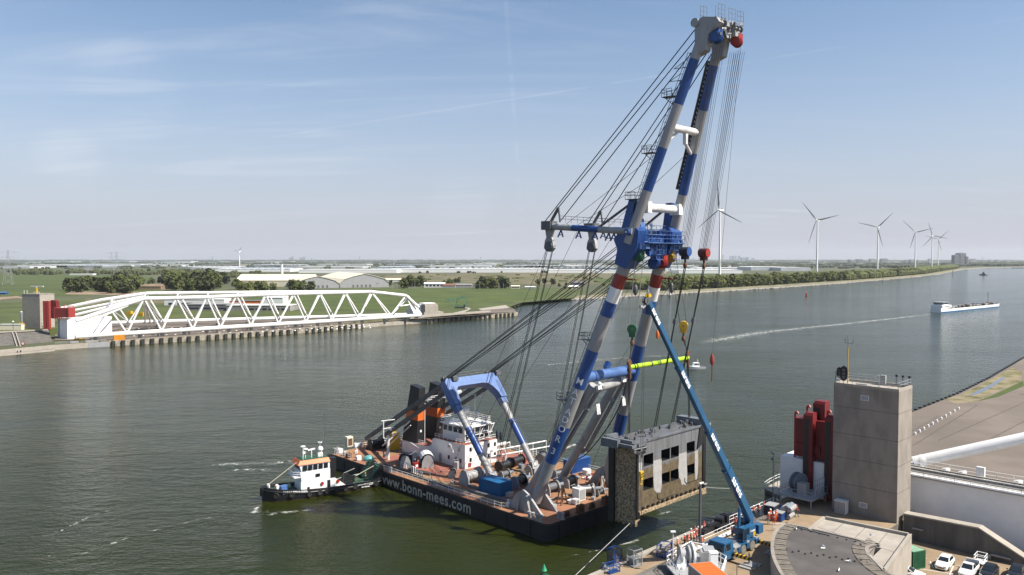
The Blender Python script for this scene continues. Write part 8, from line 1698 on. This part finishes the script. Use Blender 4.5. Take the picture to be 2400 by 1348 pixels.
# superstructure
def bxp(x0, x1, z0, z1, ya, yb): q = MB(); q.box(x0, x1, ya, yb, z0, z1); return q
sx = lambda x, y, yy: SY(x, y, yy)
q = MB(); q.lathe([(1.1, 0), (1.1, .45)], (4.2, yc, zg + 1.72), n=18); K('turntable', q, 'dgrey')
q = MB(); q.hexa([(3.6, yn + .05, zg + 2.1), (5.7, yn + .05, zg + 2.1), (5.7, yc - .35, zg + 2.1), (3.6, yc - .35, zg + 2.1), (3.7, yn + .1, zg + 3.6), (5.4, yn + .1, zg + 3.6), (5.4, yc - .35, zg + 3.6), (3.7, yc - .35, zg + 3.6)]); q.box(3.6, 5.7, yc + .35, yf - .05, zg + 2.1, zg + 3.1)
mh = K('machine_house', q, 'truckblue'); q = MB(); q.text('S sarens', .4, lambda a, b_: (4.62 + a, yn + .03, zg + 2.95 + b_), 0, .012); K('lettering', q, 'white2', mh)
q = MB(); q.lathe([(.35, -.03), (.35, .03)], (5.0, yn + .04, zg + 2.4), (0, 1, 0), 12); K('roundel', q, 'yellow', mh)
q = MB(); q.hexa([(1.9, yn + .0, zg + 1.95), (3.5, yn, zg + 1.95), (3.5, yc - .4, zg + 1.95), (1.9, yc - .4, zg + 1.95), (2.1, yn + .05, zg + 3.75), (3.5, yn + .05, zg + 3.75), (3.5, yc - .4, zg + 3.75), (2.1, yc - .4, zg + 3.75)]); cc_ = K('crane_cab', q, 'truckblue')
q = MB(); q.plate([(2.05, yn - .0, zg + 2.1), (2.75, yn - .0, zg + 2.1), (2.75, yn + .04, zg + 3.6), (2.2, yn + .04, zg + 3.6)], (0, -.03, 0)); K('door', q, 'black', cc_)
q = MB(); q.plate([(2.88, yn - .0, zg + 2.75), (3.44, yn - .0, zg + 2.75), (3.44, yn + .04, zg + 3.6), (2.88, yn + .04, zg + 3.6)], (0, -.03, 0)); K('window', q, 'glass', cc_); q = MB(); q.plate([(1.9, yn + .1, zg + 2.2), (1.9, yc - .5, zg + 2.2), (2.1, yc - .5, zg + 3.6), (2.1, yn + .12, zg + 3.6)], (-.03, 0, 0)); K('windscreen', q, 'glass', cc_)
q = MB(); q.box(6.2, 7.5, yn - .05, yf + .05, zg + 2.0, zg + 3.3); q.box(5.7, 6.2, yn + .3, yn + .8, zg + 2.1, zg + 2.7); q.box(5.7, 6.2, yf - .8, yf - .3, zg + 2.1, zg + 2.7); K('counterweight', q, 'truckblue')
q = MB(); q.lathe([(.5, -.5), (.5, -.4), (.35, -.4), (.35, .4), (.5, .4), (.5, .5)], (6.6, yc, zg + 3.7), (0, 1, 0), 14); q.lathe([(.4, -.4), (.4, .4)], (5.6, yc + .7, zg + 3.6), (0, 1, 0), 12); K('hoist_drum', q, 'dgrey'); q = MB()
for i in range(5): q.bar((5.2 + i * .4, yf - .3, zg + 3.1), (5.4 + i * .3, yf - .5, zg + 3.9), .12)
q.rail([(5.2, yf - .2, zg + 3.1), (7.2, yf - .2, zg + 3.1)], h=.9, gap=.6, r=.04); K('machinery', q, 'lgrey')
PV_ = Vec((6.0, yc, zg + 4.0)); TP = SY(1519, 708, yc); dB = (TP - PV_); LB_ = dB.length; dB.normalize(); uB = Vec((0, 1, 0)).cross(dB); uB = -uB if uB.z < 0 else uB
for y_ in (-.42, .42): q = MB(); q.plate([(4.6, yc + y_ - .05, zg + 2.1), (7.2, yc + y_ - .05, zg + 2.1), (6.5, yc + y_ - .05, zg + 4.4), (5.5, yc + y_ - .05, zg + 4.4)], (0, .1, 0)); K('boom_bracket', q, 'truckblue')
secs = [(0, .265, 1.0, 1.25), (.26, .45, .84, 1.05), (.445, .74, .70, .88), (.735, 1.0, .56, .72)]
bs = []
for i, (t0, t1, w_, h_) in enumerate(secs):
    q = MB(); a, b_ = PV_ + dB * LB_ * t0, PV_ + dB * LB_ * t1; e = Vec((0, w_ / 2, 0)); u_ = uB * h_ / 2; sec = lambda c: [c - e - u_ * .7, c - e * .55 - u_, c + e * .55 - u_, c + e - u_ * .7, c + e + u_, c - e + u_]
    q.cols([sec(a), sec(b_)]); q.cols([[c + (c - (b_ - dB * .15)) * .12 for c in sec(b_ - dB * .3)], [c + (c - b_) * .12 for c in sec(b_)]])
    s_ = K('boom_section', q, ['truckblue', 'white']); bs.append((s_, t0, t1, w_, h_))
for k, (tm, sz, i) in enumerate(((.175, 1.55, 0), (.40, 1.25, 1), (.685, 1.15, 2), (.945, 1.0, 3))):
    s_, t0, t1, w_, h_ = bs[i]; c = PV_ + dB * LB_ * tm + Vec((0, -w_ / 2 - .012, 0)); q = MB()
    q.text('sarens', sz, lambda a, b_: c - dB * a + uB * b_, 0, .02); K('lettering', q, 'white2', s_)
q = MB(); q.tube([(2.9, yc, zg + 2.5), PV_ + dB * LB_ * .085 - uB * .9], .22, 10, 0); q.tube([PV_ + dB * LB_ * .08 - uB * .95, PV_ + dB * LB_ * .19 - uB * .62], .14, 8, 1); K('lift_cylinder', q, ['truckblue', 'steel'])
q = MB(); c = PV_ + dB * LB_; q.cbox(c + dB * .2, (.9, .5, .9), 0, 0); 
for y_ in (-.2, .2): q.lathe([(.34, -.05), (.34, .05)], c + dB * .5 - uB * .35 + Vec((0, y_, 0)), (0, 1, 0), 12, 0); q.lathe([(.3, -.05), (.3, .05)], c + dB * .55 + uB * .5 + Vec((0, y_, 0)), (0, 1, 0), 12, 1)
q.bar(c + uB * .4, c + dB * 1.2 + uB * .9, .12, k=2); q.bar(c - uB * .4, c - uB * .9 - dB * .2 + Vec((-.6, 0, 0)), .2, k=2); q.cbox(c - uB * .8 + Vec((-.5, .2, 0)), (.5, .3, .3), 0, 2); K('boom_head', q, ['dgrey', 'yellow', 'lgrey'])
q = MB()
for t_0 in (.03, .12, .28, .46): p = PV_ + dB * LB_ * t_0 + uB * .75; q.tube([p, p + uB * .35], .05, 5); q.lathe([(.22, -.06), (.22, .06)], PV_ + dB * LB_ * (t_0 + .235 if t_0 < .2 else t_0) + uB * .7, (0, 1, 0), 10)
K('rope_guide', q, 'lgrey')
# outriggers
for i, (xo, pxy) in enumerate(((-.95, (1749, 1318)), (6.1, (1797, 1275)))):
    for s_, y0 in ((-1, yn), (1, yf)):
        if s_ > 0: continue
        L = 2.6; ye = y0 + s_ * L; q = MB(); q.box(xo - .3, xo + .3, y0 + .4, y0, zg + .75, zg + 1.25, 0); n_ = 9
        for j in range(n_):
            a0, a1 = y0 - L * j / n_, y0 - L * (j + 1) / n_; q.hexa([(xo - .26, a0, zg + .8), (xo - .26, a1, zg + .8), (xo + .26, a1, zg + .8), (xo + .26, a0, zg + .8), (xo - .26, a0 - .15, zg + 1.25), (xo - .26, a1 - .15, zg + 1.25), (xo + .26, a1 - .15, zg + 1.25), (xo + .26, a0 - .15, zg + 1.25)], 1 if j % 2 else 2)
        og = K('outrigger', q, ['truckblue', 'yellow', 'black']); q = MB(); q.tube([(xo, ye + .1, zg + .42), (xo, ye + .1, zg + 1.75)], .13, 10, 0); q.lathe([(.4, 0), (.3, .1), (.12, .18)], (xo, ye + .1, zg + .36), n=12, k=1); q.tube([(xo, ye + .1, zg + 1.75), (xo, ye + .1, zg + 2.0)], .1, 8, 2); K('jack', q, ['steel', 'dgrey', 'yellow'], og)
        tt = thing('timber_mat', ('front' if i == 0 else 'rear') + ' outrigger pad of timber sleepers with yellow and white ends under the blue crane', 'timber', (xo, ye, zg)); q = MB()
        for j in range(4): q.box(-1.4, 1.4, -1.0 + j * .5, -.53 + j * .5, .0, .2, 0)
        for j in range(3): q.box(-.8 + j * .55, -.32 + j * .55, -.8, .8, .2, .36, 0)
        for j in range(5): q.box(-1.4 + j * .56, -1.4 + (j + 1) * .56 - .02, -1.02, -1.0, 0, .2, 1 + j % 2)
        part(tt, 'sleepers', q, ['lgrey', 'yellow', 'white'])
# hook of the mobile crane
hp = SY(1503, 1112, yc); t_ = thing('crane_hook', 'yellow and black striped hook block hanging in front of the gate face', 'hook block', hp, ab=True)
HS = .62
q = MB(); q.hexa([hp + Vec(v) * HS for v in ((-.25, -.2, -1.1), (.25, -.2, -1.1), (.25, .2, -1.1), (-.25, .2, -1.1), (-.55, -.25, .6), (.55, -.25, .6), (.55, .25, .6), (-.55, .25, .6))], 0)
for j in range(2): q.plate([hp + HS * Vec((-.48 + j * .08, -.262, .1 - j * .5)), hp + HS * Vec((.45 - j * .1, -.262, .35 - j * .5)), hp + HS * Vec((.42 - j * .1, -.262, .12 - j * .5)), hp + HS * Vec((-.44 + j * .08, -.262, -.12 - j * .5))], (0, -.015, 0), 1)
part(t_, 'block', q, ['yellow', 'black']); q = MB(); q.tube([hp + HS * Vec((0, 0, -1.1)), hp + HS * Vec((0, 0, -1.5))], .1, 6); q.tube([hp + HS * Vec((.22 * math.sin(R(a)) , 0, -1.75 - .25 * math.cos(R(a)) * -1)) for a in range(0, 271, 30)], .09, 6); part(t_, 'hook', q, 'yellow')
for d in (-.22, .22): q = MB(); q.tube([hp + Vec((d, 0, .5)), TP + dB * .5 - uB * .5 + Vec((d * .5, 0, 0))], .035, 4); part(t_, 'hoist_rope', q, 'rope2')
q = MB(); q.tube([hp + Vec((0, 0, -1.9)), SY(1503, 1207, yc)], .05, 5); part(t_, 'pendant', q, 'dgrey')
# ================================================================ PEOPLE
def skinbody(joints, bones, tags, mats_, sub=1):
    me = bpy.data.meshes.new('b'); idx = {k: i for i, k in enumerate(joints)}
    me.from_pydata([joints[k][0] for k in joints], [(idx[a], idx[b_]) for a, b_ in bones], [])
    o = bpy.data.objects.new('b', me); C.objects.link(o); o.modifiers.new('s', 'SKIN'); o.modifiers.new('u', 'SUBSURF').levels = sub
    for i, k in enumerate(joints): r_ = joints[k][1]; me.skin_vertices[0].data[i].radius = (r_, r_ * (joints[k][2] if len(joints[k]) > 2 else 1))
    me.skin_vertices[0].data[idx['pelvis']].use_root = True
    ev = bpy.data.meshes.new_from_object(o.evaluated_get(bpy.context.evaluated_depsgraph_get())); bpy.data.objects.remove(o); bpy.data.meshes.remove(me)
    ev.materials.clear()
    for m_ in mats_: ev.materials.append(MATS[m_])
    seg = [(Vec(joints[a][0]), Vec(joints[b_][0]), tags[i]) for i, (a, b_) in enumerate(bones)]
    for p in ev.polygons:
        c = p.center; best = min(seg, key=lambda s_: (c - (s_[0] + (s_[1] - s_[0]) * max(0, min(1, (c - s_[0]).dot(s_[1] - s_[0]) / max(1e-6, (s_[1] - s_[0]).length_squared))))).length); p.material_index = best[2]; p.use_smooth = True
    return ev
def person_mesh(pose, top, legs_, name):
    J = {'pelvis': ((0, 0, .95), .15, .75), 'waist': ((0, .0, 1.1), .145, .7), 'chest': ((0, .0, 1.34), .175, .68), 'neck': ((0, .01, 1.53), .06), 'head': ((0, .03, 1.62), .095), 'crown': ((0, .03, 1.75), .085)}
    B = [('pelvis', 'waist', 0), ('waist', 'chest', 0), ('chest', 'neck', 0), ('neck', 'head', 2), ('head', 'crown', 2)]
    for s_, n_ in ((-1, 'l'), (1, 'r')):
        st = pose.get('step', 0) * s_
        J['hip' + n_] = ((s_ * .1, 0, .9), .1); J['knee' + n_] = ((s_ * .12, .04 + st * .5, .5), .07); J['ankle' + n_] = ((s_ * .13, -.02 + st, .09), .05); J['toe' + n_] = ((s_ * .15, .17 + st, .04), .045)
        B += [('pelvis', 'hip' + n_, 1), ('hip' + n_, 'knee' + n_, 1), ('knee' + n_, 'ankle' + n_, 1), ('ankle' + n_, 'toe' + n_, 3)]
        sh, el, ha = pose['arm' + n_]
        J['sh' + n_] = ((s_ * .2, 0, 1.45), .075); J['el' + n_] = (el, .052); J['wr' + n_] = (ha, .038); d = (Vec(ha) - Vec(el)).normalized(); e = d.cross(Vec((0, 1, .2))).normalized()
        pm = Vec(ha) + d * .08; J['palm' + n_] = (tuple(pm), .036, .6)
        B += [('chest', 'sh' + n_, 0), ('sh' + n_, 'el' + n_, 0), ('el' + n_, 'wr' + n_, 0), ('wr' + n_, 'palm' + n_, 2)]
        for k in range(4): q_ = pm + e * (.03 - .02 * k) + d * (.075 - .008 * abs(k - 1)) + Vec((0, .02, 0)); J[f'f{k}{n_}'] = (tuple(q_), .009); B.append(('palm' + n_, f'f{k}{n_}', 2))
        q_ = Vec(ha) + e * .055 + d * .07; J['th' + n_] = (tuple(q_), .011); B.append(('wr' + n_, 'th' + n_, 2))
    return skinbody(J, [b_[:2] for b_ in B], [b_[2] for b_ in B], [top, legs_, 'skin', 'black'])
poses = {'stand': {'arml': (0, (-.27, -.04, 1.16), (-.27, .06, .9)), 'armr': (0, (.27, -.04, 1.16), (.27, .06, .9))}, 'lean': {'arml': (0, (-.28, .1, 1.2), (-.2, .33, 1.12)), 'armr': (0, (.28, .1, 1.2), (.2, .33, 1.12)), 'step': .05}, 'walk': {'arml': (0, (-.28, -.14, 1.18), (-.26, -.1, .93)), 'armr': (0, (.28, .12, 1.2), (.25, .28, 1.0)), 'step': .2}, 'hips': {'arml': (0, (-.4, -.06, 1.2), (-.22, .08, 1.05)), 'armr': (0, (.4, -.06, 1.2), (.22, .08, 1.05)), 'step': .03}}
PM = {}
def person(label, x, y, z, rz, pose, top='hivis', legs_='navy', helmet='white2', group=None, dxyz=None):
    k = (pose, top, legs_)
    if k not in PM: PM[k] = person_mesh(poses[pose], top, legs_, 'body')
    p = S(x, y, z); t_ = thing('person', label, 'person', (p.x, p.y, z), rz, group=group); t_.scale = (1.08,) * 3
    o = bpy.data.objects.new('body', PM[k]); C.objects.link(o); o.parent = t_
    q = MB(); q.lathe([(.125, 0), (.135, .015), (.125, .05), (.1, .1), (.05, .135), (.005, .145)], (0, .03, 1.71), n=12); q.cbox((0, .15, 1.715), (.17, .1, .02)); part(t_, 'helmet', q, helmet)
    q = MB()
    for zz_ in (1.14, 1.26):
        pts = [(.2 * math.cos(R(a)) * (1 if zz_ > 1.2 else .93), .16 * math.sin(R(a)) * .95, zz_) for a in range(0, 361, 30)]
        for a, b_ in zip(pts[:-1], pts[1:]): q.bar(a, b_, .02, .05)
    part(t_, 'reflective_band', q, 'reflect')
    q = MB(); q.cbox((0, .125, 1.63), (.03, .04, .04)); q.cbox((-.035, .118, 1.66), (.02, .01, .012), 0, 1); q.cbox((.035, .118, 1.66), (.02, .01, .012), 0, 1); q.cbox((0, .117, 1.585), (.045, .01, .012), 0, 1); part(t_, 'face', q, ['skin', 'black'])
    return t_
person('worker in orange vest standing alone left end of the walkway group', 1588, 1291, LWZ, R(20), 'stand')
ln = [(1605, 1281), (1613, 1283), (1620, 1277), (1627, 1276), (1633, 1272), (1640, 1270), (1620, 1268), (1629, 1262), (1637, 1263)]
for i, (x, y) in enumerate(ln): person('worker in red hi-vis lined up along the railing watching the gate', x, y, LWZ, R(10 + 12 * (i % 3)), ('stand', 'lean', 'hips')[i % 3], 'hivis2' if i % 3 else 'hivis', 'navy', 'lred' if i % 3 == 1 else 'white2', 'workers lined up at the railing')
person('worker bending at the railing right of the thick dark post', 1650, 1250, LWZ, R(-40), 'lean', 'hivis2', 'navy', 'lred')
person('dark clothed person beside the white slim lamp post', 1575, 1297, LWZ, R(0), 'stand', 'navy', 'navy', 'dgrey')
person('worker in orange vest and jeans beside the crane truck cab', 1645, 1287, UPZ, R(30), 'stand', 'hivis', 'denim')
person('worker in white helmet standing behind the open crane cab', 1716, 1262, UPZ + .2, R(60), 'stand', 'hivis', 'navy')
person('two tone red jacketed worker left of the lifting cylinder', 1723, 1240, UPZ, R(70), 'lean', 'hivis2', 'navy', 'lred'); person('worker in orange close to the foot of the blue boom', 1731, 1237, UPZ, R(30), 'stand', 'hivis', 'navy')
person('worker in orange leaning over machinery behind the counterweight', 1766, 1213, UPZ, R(-60), 'lean', 'hivis', 'navy'); person('bending worker with broad orange back near the counterweight', 1779, 1210, UPZ, R(-80), 'lean', 'hivis', 'denim'); person('worker standing in front of the large blue plastic box', 1790, 1203, UPZ, R(-150), 'stand', 'hivis', 'navy', 'lred')
person('worker in orange with pale trousers, left of the chatting four', 1801, 1230, UPZ, R(-100), 'stand', 'hivis', 'lgrey'); person('worker in white helmet and dark trousers, rear of the chatting four', 1805, 1221, UPZ, R(170), 'hips', 'hivis', 'navy'); person('worker in all orange suit, right front of the chatting four', 1814, 1230, UPZ, R(100), 'stand', 'hivis', 'hivis'); person('worker in orange suit and red helmet, right rear of the chatting four', 1818, 1223, UPZ, R(130), 'stand', 'hivis', 'hivis', 'lred')
person('worker in red vest and jeans walking alone in the tower shadow', 1867, 1212, UPZ, R(-120), 'walk', 'hivis2', 'denim', 'lred')
person('deckhand in dark clothes and yellow helmet on the tug stern', 0, 900, 0, 0, 'hips', 'navy', 'navy', 'yellow')
t_ = [o for o in bpy.data.objects if o.get('label', '').startswith('deckhand')][0]; t_.matrix_world = TG.matrix_world; place(t_, Matrix.Translation(TG.location) @ Matrix.Rotation(hd * 0 + math.atan2(-12.7, -19.9), 4, 'Z') @ Vec((-9.3, .9, .95)), R(20), 'W')
